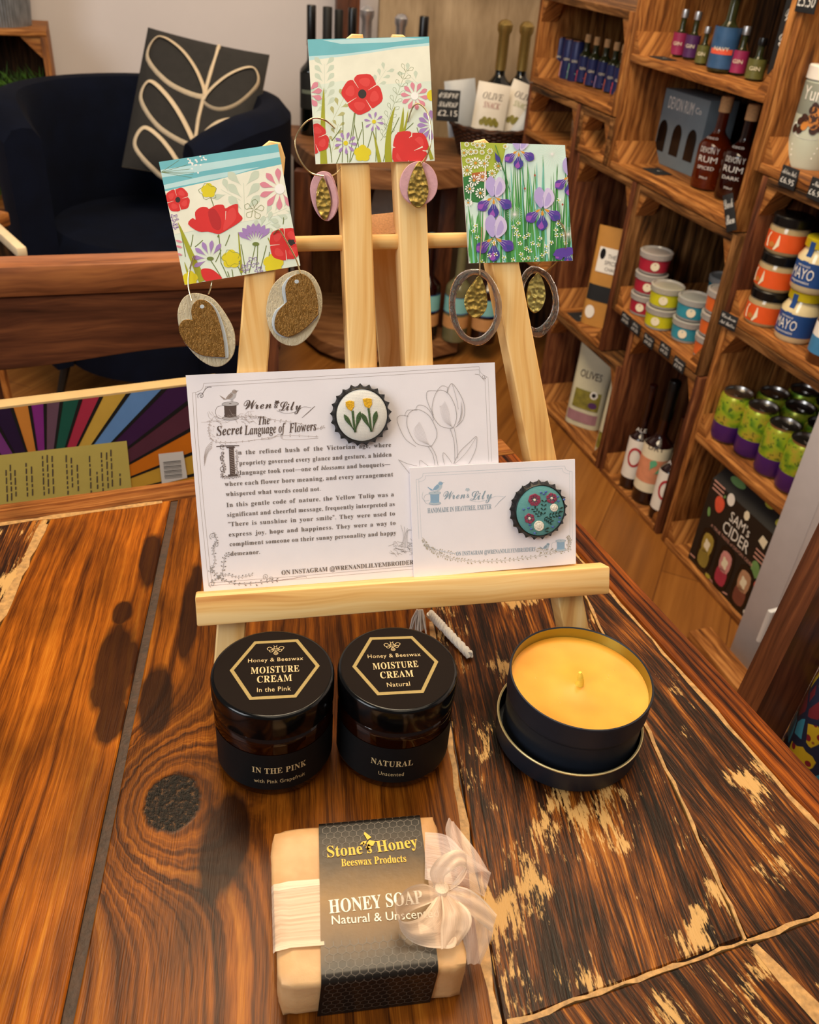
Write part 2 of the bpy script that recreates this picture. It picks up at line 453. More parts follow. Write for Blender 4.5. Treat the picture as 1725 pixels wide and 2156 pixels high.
def charred_nodes(name, seed, pale, orange, palecol='#c39a60'):
    g = NT(name); uv = g.n('UVMap').outputs[0]
    sp = g.n('SeparateXYZ', {0: uv}); u, v = sp.outputs[0], sp.outputs[1]
    w1 = g.noise(g.comb(g.math('MULTIPLY', u, 4.0), g.math('MULTIPLY', v, 14.0), seed), 1, 2)
    v2 = g.math('ADD', v, g.math('MULTIPLY', g.math('SUBTRACT', w1, .5), .02))
    a = g.noise(g.comb(g.math('MULTIPLY', v2, 190.0), g.math('MULTIPLY', u, 5.0), seed), 1, 3)
    b = g.noise(g.comb(g.math('MULTIPLY', v2, 760.0), g.math('MULTIPLY', u, 34.0), seed), 1, 4, .65)
    f = g.math('ADD', g.math('MULTIPLY', a, .48), g.math('MULTIPLY', b, .52))
    big = g.noise(g.comb(g.math('MULTIPLY', v, 22.0), g.math('MULTIPLY', u, 10.0), seed+2), 1, 3)
    f = g.math('ADD', f, g.math('MULTIPLY', g.math('SUBTRACT', big, .5), orange))
    col = g.ramp(f, [(.37, '#0c0704'), (.47, '#29150a'), (.55, '#5c300f'), (.62, '#96581c'), (.73, '#b8813c')])
    e = g.noise(g.comb(g.math('MULTIPLY', v, 420.0), g.math('MULTIPLY', u, 75.0), seed), 1, 4, .7)
    p = g.noise(g.comb(g.math('MULTIPLY', v, 30.0), g.math('MULTIPLY', u, 20.0), seed+7), 1, 2)
    pm = g.ramp(g.math('ADD', g.math('MULTIPLY', p, .7), g.math('MULTIPLY', e, .45)), [(pale, 0.0), (pale+.035, .9)])
    col = g.mix(pm, col, rgba(palecol))
    g.bump(g.math('ADD', f, g.math('MULTIPLY', e, .3)), .6, .0009)
    return g.out(col, rough=.29, spec=.11)
GR = Vector((-.15, .989)).normalized()
def uv_of(gr):
    pr = Vector((gr.y, -gr.x))
    return lambda x, y: (x*gr.x+y*gr.y, x*pr.x+y*pr.y)
def kn(x, y, r):
    q = uv_of(GR)(x, y); return (q[0], q[1], r)
def bl(x, y, ru, rv): q = uv_of(GR)(x, y); return (q[0], q[1], ru, rv)
M_plankL = plank_nodes('plank_striped', [], '#261105', '#69340b', '#9f5613', '#c47c26', .64, (170, 1.8), 0, [bl(-.168, .372, .044, .0125), bl(-.178, .425, .012, .007), bl(-.176, .480, .03, .008), bl(-.160, .335, .02, .009)])
M_plankM = plank_nodes('plank_orange', [kn(-.1105, .283, .0158)], '#1d0e05', '#552b0b', '#894b12', '#b67224', .63, (160, 2.0), 0, [bl(-.138, .352, .028, .011), bl(-.075, .262, .03, .012), bl(-.135, .43, .05, .006)])
M_plankC = charred_nodes('plank_charred', 1.0, .625, .42)
M_plankF = charred_nodes('plank_charred_front', 6.0, .65, .3)
M_plankR = charred_nodes('plank_rim', 11.0, .665, .3)
M_plankRim = plank_nodes('plank_edge', [], '#200d05', '#6e3410', '#9c5218', '#b06a28', .72, (300, 1.2), 4.0, (), .35, .41)
M_plankB = plank_nodes('plank_breadboard', [], '#2e1508', '#6e3c18', '#96602e', '#ae7844', .68, (200, 1.8), 8.0, (), .6)
M_worn = simple('worn_pale_wood', '#a97f48', .5, .35, 250, .6, 700)
M_gap = simple('dark_gap_filler', '#3b2414', .6, .45, 220, .8, 500)

TO = Vector((-.18, .0, 0))
table = thing('wooden_table', 'dark rustic varnished plank table holding the easel, jars, candle and soap', 'table', TO)
def lerp2(a, b, t): return (a[0]+(b[0]-a[0])*t, a[1]+(b[1]-a[1])*t)
def crackx(y): return -.1828+(y-.5524)*-.154
def midx(y): return .0354+(y-.3476)*-.139
def rseam(y): return .1283+(y-.4834)*-.188
def leftx(y): return -.2663+(y-.5146)*-.115
def redge(y): return .1632+(y-.5154)*-.4555
def backy(x): return .5897+(x+.1798)*.43
def bseam(x): return .5645+(x+.1696)*.43
def crossy(x): return .1894+(x-.0678)*.405
TT = Matrix.Translation(-TO)
mb = MB(); mb.M = TT
z0, z1 = TABLE_Z-.036, TABLE_Z
def plank(poly, mat, gr, inset=.0008, side=None):
    mb.prism(poly, z0, z1, mat, side or M_gap, uv_of(gr), inset)
FY = -.30
# breadboard end along the back
plank([(-.90, bseam(-.90)+.0006), (.0894, .6768), (.0787, .7003), (-.90, backy(-.90))], M_plankB, Vector((.919, .395)), .0018, M_plankB)
def col_poly(fa, fb, ga, gb):
    def top(f, g):
        x = f(.5)
        for _ in range(6): x = f(bseam(x))
        return (x+g, bseam(x+g)-.0006)
    return [(fa(FY)+ga, FY), (fb(FY)-gb, FY), top(fb, -gb), top(fa, ga)]
far = lambda y: -.42+(y-.45)*-.115
out = lambda y: -.90
def rim_in(y): return redge(y)-.0285
plank(col_poly(out, far, 0, .0006), M_plankL, GR)
plank(col_poly(far, leftx, .0006, .0008), M_plankC, GR)
plank(col_poly(leftx, crackx, .0008, .0026), M_plankL, GR)
plank(col_poly(crackx, midx, .0026, .0005), M_plankM, GR)
# right of the middle seam: upper charred plank, cross seam, lower planks
plank([(midx(crossy(.058))+.0005, crossy(.058)+.0007), (rseam(.234)-.0009, .234+.0007), (rseam(.5617)-.0009, .5617), (rim_in(.6665)-.0008, .6655), (midx(.637)+.0005, .6365)], M_plankC, GR)
plank([(midx(FY)+.0005, FY), (.560, FY), (.347, 0), (.1771, .2325), (midx(crossy(.058))+.0005, crossy(.058)-.0007)], M_plankF, Vector((-.55, .83)))
# wedge along the right edge, its outer rim strip and the worn ridge between them
RG = Vector((-.4145, .910))
plank([(.1767, .2350), (.2485, .2638), (rim_in(.5617)-.0003, .5617), (rseam(.5617)+.0004, .5617), (rseam(.40)+.0009, .40)], M_plankR, RG, .0003)
plank([(redge(FY)-.0277, FY), (redge(FY), FY), (.0903, .6752), (.0690, .6660)], M_plankRim, RG, .0018, M_plankRim)
plank([(.5615, FY), (rim_in(FY), FY), (.2498, .2624), (.1785, .2322), (.3485, 0)], M_plankF, RG)
# pale worn ridges beside the seams
def ridge(pts, w, h=.0006):
    mb.prism(strip(pts, w), z1-.003, z1+h*.3, M_worn, M_worn)
random.seed(21)
def rw(lo, hi, n): return [random.uniform(lo, hi) for _ in range(n)]
ridge([(rseam(y)+.0004+random.uniform(-.0007, .0007), y) for y in [.485-.009*i for i in range(29)]], rw(.0008, .0026, 29))
ridge([(x, crossy(x)+random.uniform(-.0008, .0008)) for x in [.060+.006*i for i in range(31)]], rw(.0010, .0028, 31))
ridge([(midx(y)-.0026+random.uniform(-.0006, .0006), y) for y in [.44-.012*i for i in range(26)]], rw(.0022, .0060, 26))
ridge([(rim_in(y)+random.uniform(-.0008, .0008), y) for y in [.56-.012*i for i in range(30)]], rw(.0012, .0040, 30))
ridge([(.1785, .2310), (.188, .217), (.199, .2017), (.225, .167)], [.004, .007, .009, .010])
ridge([(leftx(y)-.002, y) for y in [.512-.010*i for i in range(15)]], rw(.002, .008, 15))
ridge([(x, bseam(x)-.0016) for x in [-.36+.012*i for i in range(15)]], rw(.002, .006, 15))
# dark crack filler under the seams
mb.prism([(-.88, FY+.01), (redge(FY)-.01, FY+.01), (.0787, .692), (-.88, .285)], z0+.002, z1-.0025, M_gap)
mb.build('tabletop', table)
for lx, ly in [(-.83, .24), (-.03, .575), (.42, -.24), (-.83, -.24)]:
    b = MB(); b.box((lx-TO.x, ly-TO.y, .368), (.06, .06, .736), M_chairwood, .003); b.build('leg', table)
b = MB(); b.bar((-.80-TO.x, .25, .69), (-.06-TO.x, .565, .69), .02, .08, M_chairwood); b.build('apron', table)

# ------------------------------------------------------------------ dining chair beyond the table
r0, r1 = at_z(-150, 566, .84), at_z(590, 542, .84)
ry = math.atan2(r1.y-r0.y, r1.x-r0.x); rl = (r1-r0).length
chair = thing('dining_chair', 'dark wooden dining chair with curved top rail facing the table behind the rainbow box', 'chair', Matrix.Translation((r0.x, r0.y, 0)) @ Matrix.Rotation(ry, 4, 'Z'))
xa, xb = 0, rl
b = MB()
n = 20
low = [(xb*i/n, .735+.010*math.sin(PI*(i/n*1.5-.6))-.008*(i/n)) for i in range(n+1)]
b.M = Matrix.Translation((0, .012, 0)) @ Matrix.Rotation(PI/2, 4, 'X')
b.prism(low+[(xb, .806), (xa, .806)], -.018, .008, M_chairwood, M_chairwood, lambda x, y: (x, y), .002)
b.build('backrest', chair)
b = MB(); b.box((xb/2, .018, .823), (xb+.02, .038, .034), M_chairtop, .006); b.build('top_rail', chair)
for x in (.02, xb-.02):
    b = MB(); b.box((x, .018, .395), (.036, .03, .79), M_chairwood, .004); b.build('rear_leg', chair)
    b = MB(); b.box((x, -.31, .222), (.036, .036, .444), M_chairwood, .004); b.build('front_leg', chair)
b = MB(); b.box((xb/2, -.165, .459), (xb, .33, .03), M_chairwood, .008); b.build('seat', chair)

# rainbow striped box standing on that chair's seat
b0, b1 = at_z(-70, 869, .785), at_z(462, 803, .785)
by = math.atan2(b1.y-b0.y, b1.x-b0.x)
BW, BH = (b1-b0).length, .312
boxM = Matrix.Translation((b0.x, b0.y, .4745)) @ Matrix.Rotation(by, 4, 'Z')
boxI = boxM.inverted()
def bx(px, py):                                # where a pixel's ray meets the printed face
    n_ = Vector((math.sin(by), -math.cos(by), 0)); r = ray(px, py); p = CP+r*((Vector((b0.x, b0.y, 0))-CP).dot(n_)/r.dot(n_)); q = boxI @ p
    return (q.x, q.z)
def bc(cx, cy): return bx(cx/2.695, 480+cy/2.695)
cols = ['#2b1a3a', '#d98a3a', '#8a2f86', '#6f5060', '#1d5a4a', '#b7344c', '#d9ae48', '#6a97cf', '#40204a', '#5c3140', '#dd7a1c', '#d6a63c', '#d9962c', '#b8862c', '#7d3a80', '#4e8a5a']
MS = [simple('stripe_%d' % i, c, .4, .06) for i, c in enumerate(cols)]
M_card = simple('card_edge', '#b89a68', .7, .08)
M_yel = simple('yellow_panel', '#d3bf63', .5, .04)
box = thing('striped_box', 'flat box with rainbow ray stripes, yellow panel and barcode leaning behind the table', 'box', boxM)
b = MB(); b.box((BW/2, .0075, BH/2), (BW, .015, BH), M_card, .001); b.build('carton', box)
b = MB()
FB = lambda x, y, z: (x, -z, y)
rect = [(0.001, .001), (BW-.001, .001), (BW-.001, BH-.002), (.001, BH-.002)]
c0 = bc(262, 1600)
tops = [(-420, 1010), (-230, 1010), (-75, 1010), (60, 1000), (165, 990), (255, 985), (350, 970), (460, 965), (580, 945), (730, 935), (930, 915), (1052, 1000), (1068, 1150), (1080, 1282), (1090, 1402), (1100, 1500)]
dirs = [math.atan2(bc(*t)[1]-c0[1], bc(*t)[0]-c0[0]) for t in tops]
def rayp(a, r): return (c0[0]+r*math.cos(a), c0[1]+r*math.sin(a))
order = [4, 1, 0, 1, 2, 3, 4, 5, 6, 7, 8, 9, 10, 11, 12]
order[2] = 0; order[1] = 14; order[3] = 1
for i in range(15):
    p = clip_convex([c0, rayp(dirs[i+1], .6), rayp(dirs[i], .6)], rect)
    if len(p) > 2: b.flat(p, MS[order[i]], .0003, FB)
for a in dirs:
    p = clip_convex([rayp(a-.016, .02), rayp(a-.012, .6), rayp(a+.012, .6), rayp(a+.016, .02)], rect)
    if len(p) > 2: b.flat(p, M_blackmatt, .0005, FB)
def PX(poly): return clip_convex([bc(*q) for q in poly], rect) if area2([bc(*q) for q in poly]) else []
b.flat(PX([(-160, 1305), (718, 1205), (755, 1560), (700, 1900), (-160, 1900)]), M_yel, .0008, FB)
random.seed(5)
for x, y0_, y1_ in [(35, 1370, 1545), (60, 1340, 1540), (85, 1370, 1500), (150, 1330, 1530), (180, 1350, 1500), (245, 1290, 1520), (272, 1285, 1500), (300, 1290, 1510), (380, 1285, 1510), (408, 1300, 1460), (440, 1340, 1490), (512, 1290, 1495), (550, 1380, 1480), (580, 1270, 1480), (610, 1270, 1460), (635, 1255, 1470), (680, 1390, 1450)]:
    y = y0_
    while y < y1_:
        l = random.uniform(15, 45); p = PX([(x-3+(y-1400)*.05, y), (x+4+(y-1400)*.05, y), (x+4+(y-1400)*.05, y+l), (x-3+(y-1400)*.05, y+l)]); y += l+9
        if len(p) > 2: b.flat(p, M_ink, .001, FB)
b.flat(PX([(898, 1280), (1038, 1265), (1062, 1415), (918, 1450)]), M_white, .0009, FB)
for k in range(12):
    y = 1325+k*8.5; b.flat(PX([(925+k*.8, y), (1025+k*.8, y-10), (1025+k*.8, y-6-(k % 3)), (925+k*.8, y+4-(k % 3))]), M_blackmatt, .0012, FB)
b.build('printed_front', box)

# ------------------------------------------------------------------ armchair with cushion by the wall
M_velvet = simple('navy_velvet', '#040a1c', .9, .3, 12, .3, 800, spec=.15)
arm = thing('armchair', 'navy velvet tub armchair by the white wall behind the dining chair', 'armchair', rotz((-.735, 2.30, 0), math.radians(-4)))
b = MB(); N = 40
vs = []; rows = []
for i in range(N+1):
    a = math.radians(-52)+(math.radians(284))*i/N
    t = i/N; e = min(t, 1-t); top = .755-.05*max(0, 1-e/.12)**2
    ro, ri = .355, .270
    prof = [(ro-.03, .11), (ro, .3), (ro+.005, top-.03), (ro-.018, top-.004), ((ro+ri)/2, top), (ri+.018, top-.004), (ri, top-.03), (ri, .3), (ri+.01, .11)]
    row = []
    for r, z in prof:
        row.append(len(vs)); vs.append((r*math.cos(a), r*math.sin(a)*1.0, z))
    rows.append(row)
fs = []
for i in range(N):
    for k in range(9):
        k2 = (k+1) % 9; fs.append([rows[i][k2], rows[i+1][k2], rows[i+1][k], rows[i][k]])
fs.append(rows[0][:]); fs.append(rows[N][::-1])
b.add(vs, [f[::-1] for f in fs], M_velvet); b.build('tub_back', arm)
b = MB(); b.lathe([(0, .11), (.275, .11), (.275, .42), (.25, .45), (0, .46)], M_velvet, 36); b.build('seat_cushion', arm)
for sx, sy in ((-.2, -.2), (.2, -.2), (-.2, .2), (.2, .2)):
    b = MB(); b.tube([(sx, sy, .12), (sx*1.15, sy*1.15, 0)], [.014, .009], M_metalleg); b.build('leg', arm)
M_cush = simple('charcoal_cushion', '#262423', .9, .12, 60, .4, 900)
M_cushb = simple('beige_cushion', '#cbb089', .9, .06)
M_loop = simple('beige_loop_print', '#cdbba0', .85, .06)
pTL, pTR, pBL = at_y(312, 58, 2.50), at_y(568, 116, 2.50), at_y(262, 352, 2.30)
cx = (pTR-pTL); cyv = (pTL-pBL)
side = (cx.length+cyv.length)/2; ex = cx.normalized(); ey = (cyv-ex*cyv.dot(ex)).normalized(); ez = ex.cross(ey)
cen = pTL+ex*cx.length/2-ey*cyv.length*.5
CMX = Matrix.Identity(4)
for i in range(3): CMX[i][0], CMX[i][1], CMX[i][2], CMX[i][3] = ex[i], ey[i], ez[i], cen[i]
cu = thing('cushion', 'charcoal cushion with beige leaf loops leaning in the navy armchair', 'cushion', CMX)
hw, hh = cx.length/2, cyv.length/2
def puff(x, y): return .045*(max(0, 1-(x/hw)**2)*max(0, 1-(y/hh)**2))**.45
b = MB(); G = 16; vs = []; fs = []; mm = []
for sgn in (1, -1):
    o = len(vs)
    for j in range(G+1):
        for i in range(G+1):
            x = hw*(2*i/G-1); y = hh*(2*j/G-1); pin = 1-.03*(1-abs(x/hw)**2)*abs(y/hh)**2
            vs.append((x, y*pin, sgn*puff(x, y)+(.0015*sgn)))
    for j in range(G):
        for i in range(G):
            q = [o+j*(G+1)+i, o+j*(G+1)+i+1, o+(j+1)*(G+1)+i+1, o+(j+1)*(G+1)+i]
            fs.append(q if sgn > 0 else q[::-1]); mm.append(M_cush if sgn > 0 else M_cushb)
b.add(vs, fs, mm); b.build('cover', cu)
b = MB()
def loop(pts, w=.0095):
    p = smoothpts(pts, 7, True); b.tube([(x*hw, y*hh, puff(x*hw, y*hh)+.001) for x, y in p], w, M_loop, 6, True, .3)
loop([(.15, .10), (-.42, .18), (-.88, .52), (-.78, .86), (-.38, .74), (.0, .42)])
loop([(.15, .08), (.42, .48), (.78, .72), (.92, .52), (.7, .15), (.4, -.02)])
loop([(.12, -.58), (-.45, -.44), (-.85, -.08), (-.76, .20), (-.4, .02), (-.05, -.3)])
loop([(.14, -.60), (.4, -.2), (.8, -.05), (.9, -.25), (.7, -.5), (.4, -.65)])
loop([(.1, -1.1), (-.4, -1.0), (-.82, -.72), (-.72, -.45), (-.4, -.56), (-.05, -.85)], .007)
b.tube([(x*hw, y*hh, puff(x*hw, y*hh)+.001) for x, y in [(.15, -.95), (.14, -.6), (.13, -.2), (.15, .1), (.18, .5), (.2, .92)]], .005, M_loop, 6)
b.build('leaf_loops', cu)

# crate of greenery and zinc bucket at far left
gc_ = at_y(97, 64, 2.62); gR = Matrix.Rotation(math.radians(20), 4, 'Z'); go_ = gc_-(gR @ Vector((.309, -.11, .466)))
gM = rotz(go_, math.radians(20))
gc = thing('wooden_crate', 'upright wooden crate of greenery at far left beside the armchair', 'crate', gM)
for nm, c, sz in (('side_board', (.0, 0, .225), (.018, .22, .45)), ('side_board', (.30, 0, .225), (.018, .22, .45)), ('top_board', (.15, 0, .458), (.318, .22, .016)), ('bottom_board', (.15, 0, -.008), (.318, .22, .016)), ('back_board', (.15, .10, .225), (.29, .01, .44))):
    b = MB(); b.box(c, sz, M_crate if nm != 'back_board' else M_crate_dk, .002); b.build(nm, gc)
for sx in (.027, .273):
    b = MB(); b.M = Matrix.Translation((sx, .0, .45)) @ Matrix.Rotation(PI/2, 4, 'X'); sg = 1 if sx < .1 else -1
    b.prism([(-.018*sg, 0), (.035*sg, 0), (-.018*sg, -.055)], -.10, .10, M_crate); b.build('corner_block', gc)
bs = thing('low_stand', 'plain wooden stand under the crate of greenery', 'stand', rotz((go_.x, go_.y, 0), math.radians(20)))
b = MB(); b.box((.15, 0, (go_.z-.018)/2), (.34, .24, go_.z-.018), M_crate_dk, .003); b.build('stand_body', bs)
M_grass = simple('moss_green', '#4f7a22', .7, .45, 50)
M_grass2 = simple('deep_green', '#26420f', .7, .4, 50)
b = MB(); random.seed(3)
for i in range(2600):
    x, z = random.uniform(.012, .288), random.uniform(.005, .33); y = random.uniform(-.085, .06)
    l = random.uniform(.02, .05); a = random.uniform(0, 2*PI); t = random.uniform(.2, 1.2)
    d = Vector((math.cos(a)*math.sin(t), -abs(math.sin(a)*math.sin(t)), math.cos(t)))*l; w = Vector((.0022, 0, .001))
    p = Vector((x, y, z)); q = p+d
    q.x = min(max(q.x, .012), .288)
    b.add([p-w, p+w, q], [[0, 1, 2]], M_grass if random.random() < .6 else M_grass2)
settag(b.build('greenery', M=gM, smooth=False, kind='stuff'), 'bright green mossy foliage filling the far left crate', 'foliage')
def zinc_mat():
    g = NT('zinc'); uv = g.n('UVMap').outputs[0]; sp = g.n('SeparateXYZ', {0: uv})
    wv = g.math('SINE', g.math('MULTIPLY', sp.outputs[0], 2*PI*80)); g.bump(wv, .5, .003)
    f = g.noise(g.comb(g.math('MULTIPLY', sp.outputs[0], 40), g.math('MULTIPLY', sp.outputs[1], 20)), 1, 3)
    return g.out(g.ramp(f, [(.3, '#6f7377'), (.7, '#9a9ea3')]), rough=.45, metal=.6)
M_zinc = zinc_mat()
t = thing('zinc_bucket', 'ribbed grey zinc bucket on top of the far left crate', 'bucket', gM @ Matrix.Translation((.175, 0, .466)))
b = MB(); b.lathe([(0, 0), (.095, 0), (.112, .22), (.118, .225), (.112, .23), (.106, .22), (.09, .008), (0, .008)], M_zinc, 48); b.build('pail', t)
b = MB(); b.tube([(.113*math.cos(a), .0, .2+.07*math.sin(a)) for a in [PI*i/16 for i in range(17)]], .003, M_zinc, 6); b.build('handle', t)
# bench and pale baton behind the dining chair at left
bt = thing('side_table', 'orange wooden side table between dining chair and armchair at far left', 'table', rotz((-.93, 1.42, 0), math.radians(-20)))
b = MB(); b.box((-.05, 0, .668), (.36, .34, .024), M_crate, .003); b.build('tabletop', bt)
for sx, sy in ((-.17, -.12), (.07, -.12), (-.17, .12), (.07, .12)):
    b = MB(); b.box((sx, sy, .328), (.03, .03, .656), M_crate, .002); b.build('leg', bt)
M_pale = simple('pale_baton', '#d9c4a0', .5, .05)
p0, p1 = at_z(-12, 478, .689), at_z(47, 532, .689)
b = MB(); b.bar(p0, p1, .016, .016, M_pale, .003)
b.build('pale_baton', tag=('pale wooden baton lying on the orange side table', 'stick'))

# ------------------------------------------------------------------ crate shelving along the right wall
def crate(label, u0, u1, z0, z1, depth=.30, mid=(), tone=None, topgap=True, M0=SM, nblocks=True):
    t = thing('wooden_crate', label, 'crate', M0 @ Matrix.Translation(((u0+u1)/2, 0, z0)), 'wooden crates stacked as shelves')
    w, h, th = u1-u0, z1-z0, .016; tone = tone or M_crate
    for sx in (-1, 1):
        b = MB()
        for k in range(2):                                                 # two planks per side with a slim joint
            b.box((sx*(w/2-th/2), depth*(.25+.5*k), h/2), (th, depth/2-.002, h), tone, .0015)
        b.build('side_board', t)
    b = MB(); b.box((0, depth/2, th/2), (w-2*th, depth, th), M_crate, .0015); b.build('bottom_board', t)
    if topgap:
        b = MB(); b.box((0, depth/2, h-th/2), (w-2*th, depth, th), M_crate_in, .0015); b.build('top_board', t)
    for zz in mid:
        b = MB(); b.box((0, depth/2, zz-z0-th/2), (w-2*th, depth, th), M_crate, .0015); b.build('shelf_board', t)
    b = MB(); ns = max(2, int(w/.085)); sw_ = (w-2*th)/ns
    for k in range(ns):
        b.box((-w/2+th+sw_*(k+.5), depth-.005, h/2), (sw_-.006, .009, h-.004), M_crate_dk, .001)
    b.build('back_slats', t)
    levels = [th]+[zz-z0 for zz in mid]
    for lv in levels:
        for sx in (-1, 1):
            b = MB(); b.M = Matrix.Translation((sx*(w/2-th), 0, lv)) @ Matrix.Rotation(PI/2, 4, 'X')
            b.prism([(0, 0), (-sx*.032, 0), (0, .044)], -depth+.012, -.004, M_crate); b.build('corner_block', t)
    if topgap:
        for sx in (-1, 1):
            b = MB(); b.M = Matrix.Translation((sx*(w/2-th), 0, h-th)) @ Matrix.Rotation(PI/2, 4, 'X')
            b.prism([(0, 0), (-sx*.030, 0), (0, -.052)], -.05, -.004, M_crate); b.build('corner_block', t)
    return t
M_cr2 = wood('crate_wood_amber', ['#5a3216', '#9a6530', '#c48d52'], 6, 90, .55)
zA, zB, zBm, zC, zE, zF, zG, zJ, zK, zL = .8235, .717, .942, .690, .421, .3045, .016, .834, .561, .294
crate('crate shelf of navy cans and corked bottles at the far end, top row', -2.412, -1.930, zA-.016, 1.02)
crate('tall crate with chalkboard, miniature bottles above and grey arched carton below', -1.922, -1.408, zB-.016, 1.24, .30, (zBm,))
crate('low empty-looking crate under the navy cans holding small metal cups', -2.410, -2.100, .35, .804, .30, (zC,), M_crate_red)
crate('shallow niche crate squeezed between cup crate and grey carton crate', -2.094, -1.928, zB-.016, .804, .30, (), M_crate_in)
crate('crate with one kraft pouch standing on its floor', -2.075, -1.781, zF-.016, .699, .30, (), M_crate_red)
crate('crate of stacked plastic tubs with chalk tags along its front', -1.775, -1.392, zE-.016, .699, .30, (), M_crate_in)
crate('floor crate of cream olive pouches under the kraft pouch', -2.075, -1.683, .0, zF-.018, .30, (), M_crate_red)
crate('floor crate of three wine bottles with round labels', -1.676, -1.385, .0, zE-.018, .30, (), M_crate_red)
crate('crate of the large nut tin at the right edge, top of near column', -1.402, -.98, zJ-.016, 1.24, .30)
crate('crate of orange nut butter jars and mayonnaise jars', -1.372, -.96, zK-.016, zJ-.018, .30, (), M_crate_red)
crate('near crate with lime cans on its shelf and black cider box below', -1.366, -.96, .0, zK-.018, .30, (zL,))

FA = math.radians(38)                                                     # labels turned a little towards the room
def cyl(r): return lambda x, y, z: ((r+z)*math.sin(x/r), -(r+z)*math.cos(x/r), y)
def place(px, py, z, r, a=FA):
    p = stand(px, py, z, r*IS); q = s_local(p); return sw(q.x, max(q.y, r*IS+.002), z, a)
def band(b, r, z0, z1, a0, a1, mat, seg=20): b.lathe([(r, z0), (r, z1)], mat, seg, a0, a1)

# --- drinks cans
def leafy():
    g = NT('lime_can_print'); tc = g.n('TexCoord').outputs['Object']
    f = g.noise(tc, 130, 3, .6); f2 = g.noise(tc, 45, 2)
    c = g.ramp(f2, [(.35, '#5f8f24'), (.5, '#9fb62c'), (.65, '#b9a83a')])
    c = g.mix(g.ramp(f, [(.57, 0.0), (.62, .8)]), c, rgba('#1d4a26'))
    return g.out(c, rough=.3, metal=.35)
M_lime, M_purple = leafy(), simple('purple_can_band', '#4a2270', .32, .06, metal=.25)
def make_can(M, label, group):
    t = thing('drinks_can', label, 'can', M, group); r, h = .0272, .090
    b = MB(); b.lathe([(0, .003), (.018, .002), (.021, 0), (r-.002, .004), (r, .008), (r, .034), (r, .035), (r, h-.010), (r-.003, h-.004)], [M_alu, M_alu, M_alu, M_purple, M_purple, M_purple, M_lime, M_lime], 36); b.build('can_body', t)
    b = MB(); b.lathe([(r-.003, h-.004), (r-.0022, h), (r-.0045, h), (r-.006, h-.004), (0, h-.0035)], M_alu, 36); b.build('can_lid', t)
    b = MB(); b.prism(ell(0, -.004, .006, .010), h-.0034, h-.0024, M_alu); b.build('pull_tab', t)
    for k, x in enumerate((-.012, .004)): pass
    return t
cz = zL
spots = [(1522, 937), (1571, 969), (1614, 1009), (1658, 1045)]
nm = ['farthest', 'second from far end', 'third from far end', 'nearest, by the grey cabinet']
c0_ = None
for row, dv in ((0, 0), (1, .078), (2, .154)):
    for i, (px, py) in enumerate(spots):
        if row == 2 and i > 2: continue
        p = stand(px, py, cz, .033); q = s_local(p); M = sw(q.x+(.014 if row else 0), max(q.y, .038)+dv, cz, FA+row*.8+i*.3)
        lab = 'lime and purple drinks can, %s, %s row' % (nm[i], ('front', 'second', 'back')[row])
        c0_ = make_can(M, lab, 'lime and purple cans on the near shelf') if c0_ is None else copy_thing(c0_, M, lab)

# --- cider carton
M_boxblk = simple('carton_black', '#15120f', .5, .15)
pL, pR = at_z(1419, 1178, .0165), at_z(1549, 1315, .0165)
qL, qR = s_local(pL), s_local(pR); qL.y = max(qL.y, .006); qR.y = max(qR.y, .006)
wB = (qR-qL).length; aB = math.atan2(qR.y-qL.y, qR.x-qL.x)
t = thing('cider_carton', 'black carton of three bottles printed with fruit on the floor crate', 'carton', sw0((qL.x+qR.x)/2, (qL.y+qR.y)/2+.004, .0165, aB))
hB, dB = .228, .095
b = MB(); hw = wB/2
b.add([(-hw, 0, 0), (hw, 0, 0), (hw, dB, 0), (-hw, dB, 0), (-hw, 0, hB*.92), (hw, 0, hB*.92), (hw, dB*.5, hB*1.12), (-hw, dB*.5, hB*1.12), (hw, dB, hB*.92), (-hw, dB, hB*.92)],
      [[0, 1, 5, 4], [1, 2, 8, 6, 5], [3, 2, 8, 9][::-1], [0, 4, 7, 9, 3], [4, 5, 6, 7], [7, 6, 8, 9], [0, 3, 2, 1]], M_boxblk)
b.build('carton', t)
b = MB(); F = lambda x, y, z: (x, -z, y); s = wB/.19
M_apple, M_leafg, M_pear, M_peach = simple('print_red', '#d9553a', .5), simple('print_green', '#6f9a5a', .5), simple('print_yellow', '#c9c23c', .5), simple('print_pink', '#cf9a8a', .5)
def P(poly, m, z=.0006): b.flat([(x*s, y*s) for x, y in poly], m, z, F)
b.text('SAM’s', 0.004*s, .1365*s, .028*s, M_white, .0007, .056*s, 'C', F)
b.text('CIDER', 0.004*s, .1085*s, .033*s, M_white, .0007, .074*s, 'C', F)
b.text('A TRUE TASTE of DEVON CIDER', 0, .0965*s, .009*s, M_peach, .0007, .125*s, 'C', F)
P(ell(-.058, .147, .013, .016, 0, 20, .05, 3), M_apple); P(petal(-.055, .160, .012, .005, 1.1), M_leafg)
P(ell(-.078, .118, .004, .009, .3), M_leafg); P(ell(-.035, .172, .010, .012), M_white); P(ell(.012, .170, .007, .009, 0, 20, .06, 7), M_cream)
P(ell(.070, .098, .011, .016, .3), M_leafg); P(ell(.084, .072, .005, .009, .4), M_apple); P([(.055, .148), (.072, .142), (.075, .160), (.060, .163)], M_cream)
for k in range(3):
    P(strip([(.056, .133-.008*k), (.086, .133-.008*k)], .003), M_peach); P(strip([(-.088, .180-.008*k), (-.056, .180-.008*k)], .003), M_peach)
P(strip(bez((-.092, .012), (-.05, .016), (-.03, .006), 8)+bez((-.03, .006), (0, -.0), (.03, .01), 8), .003), M_peach)
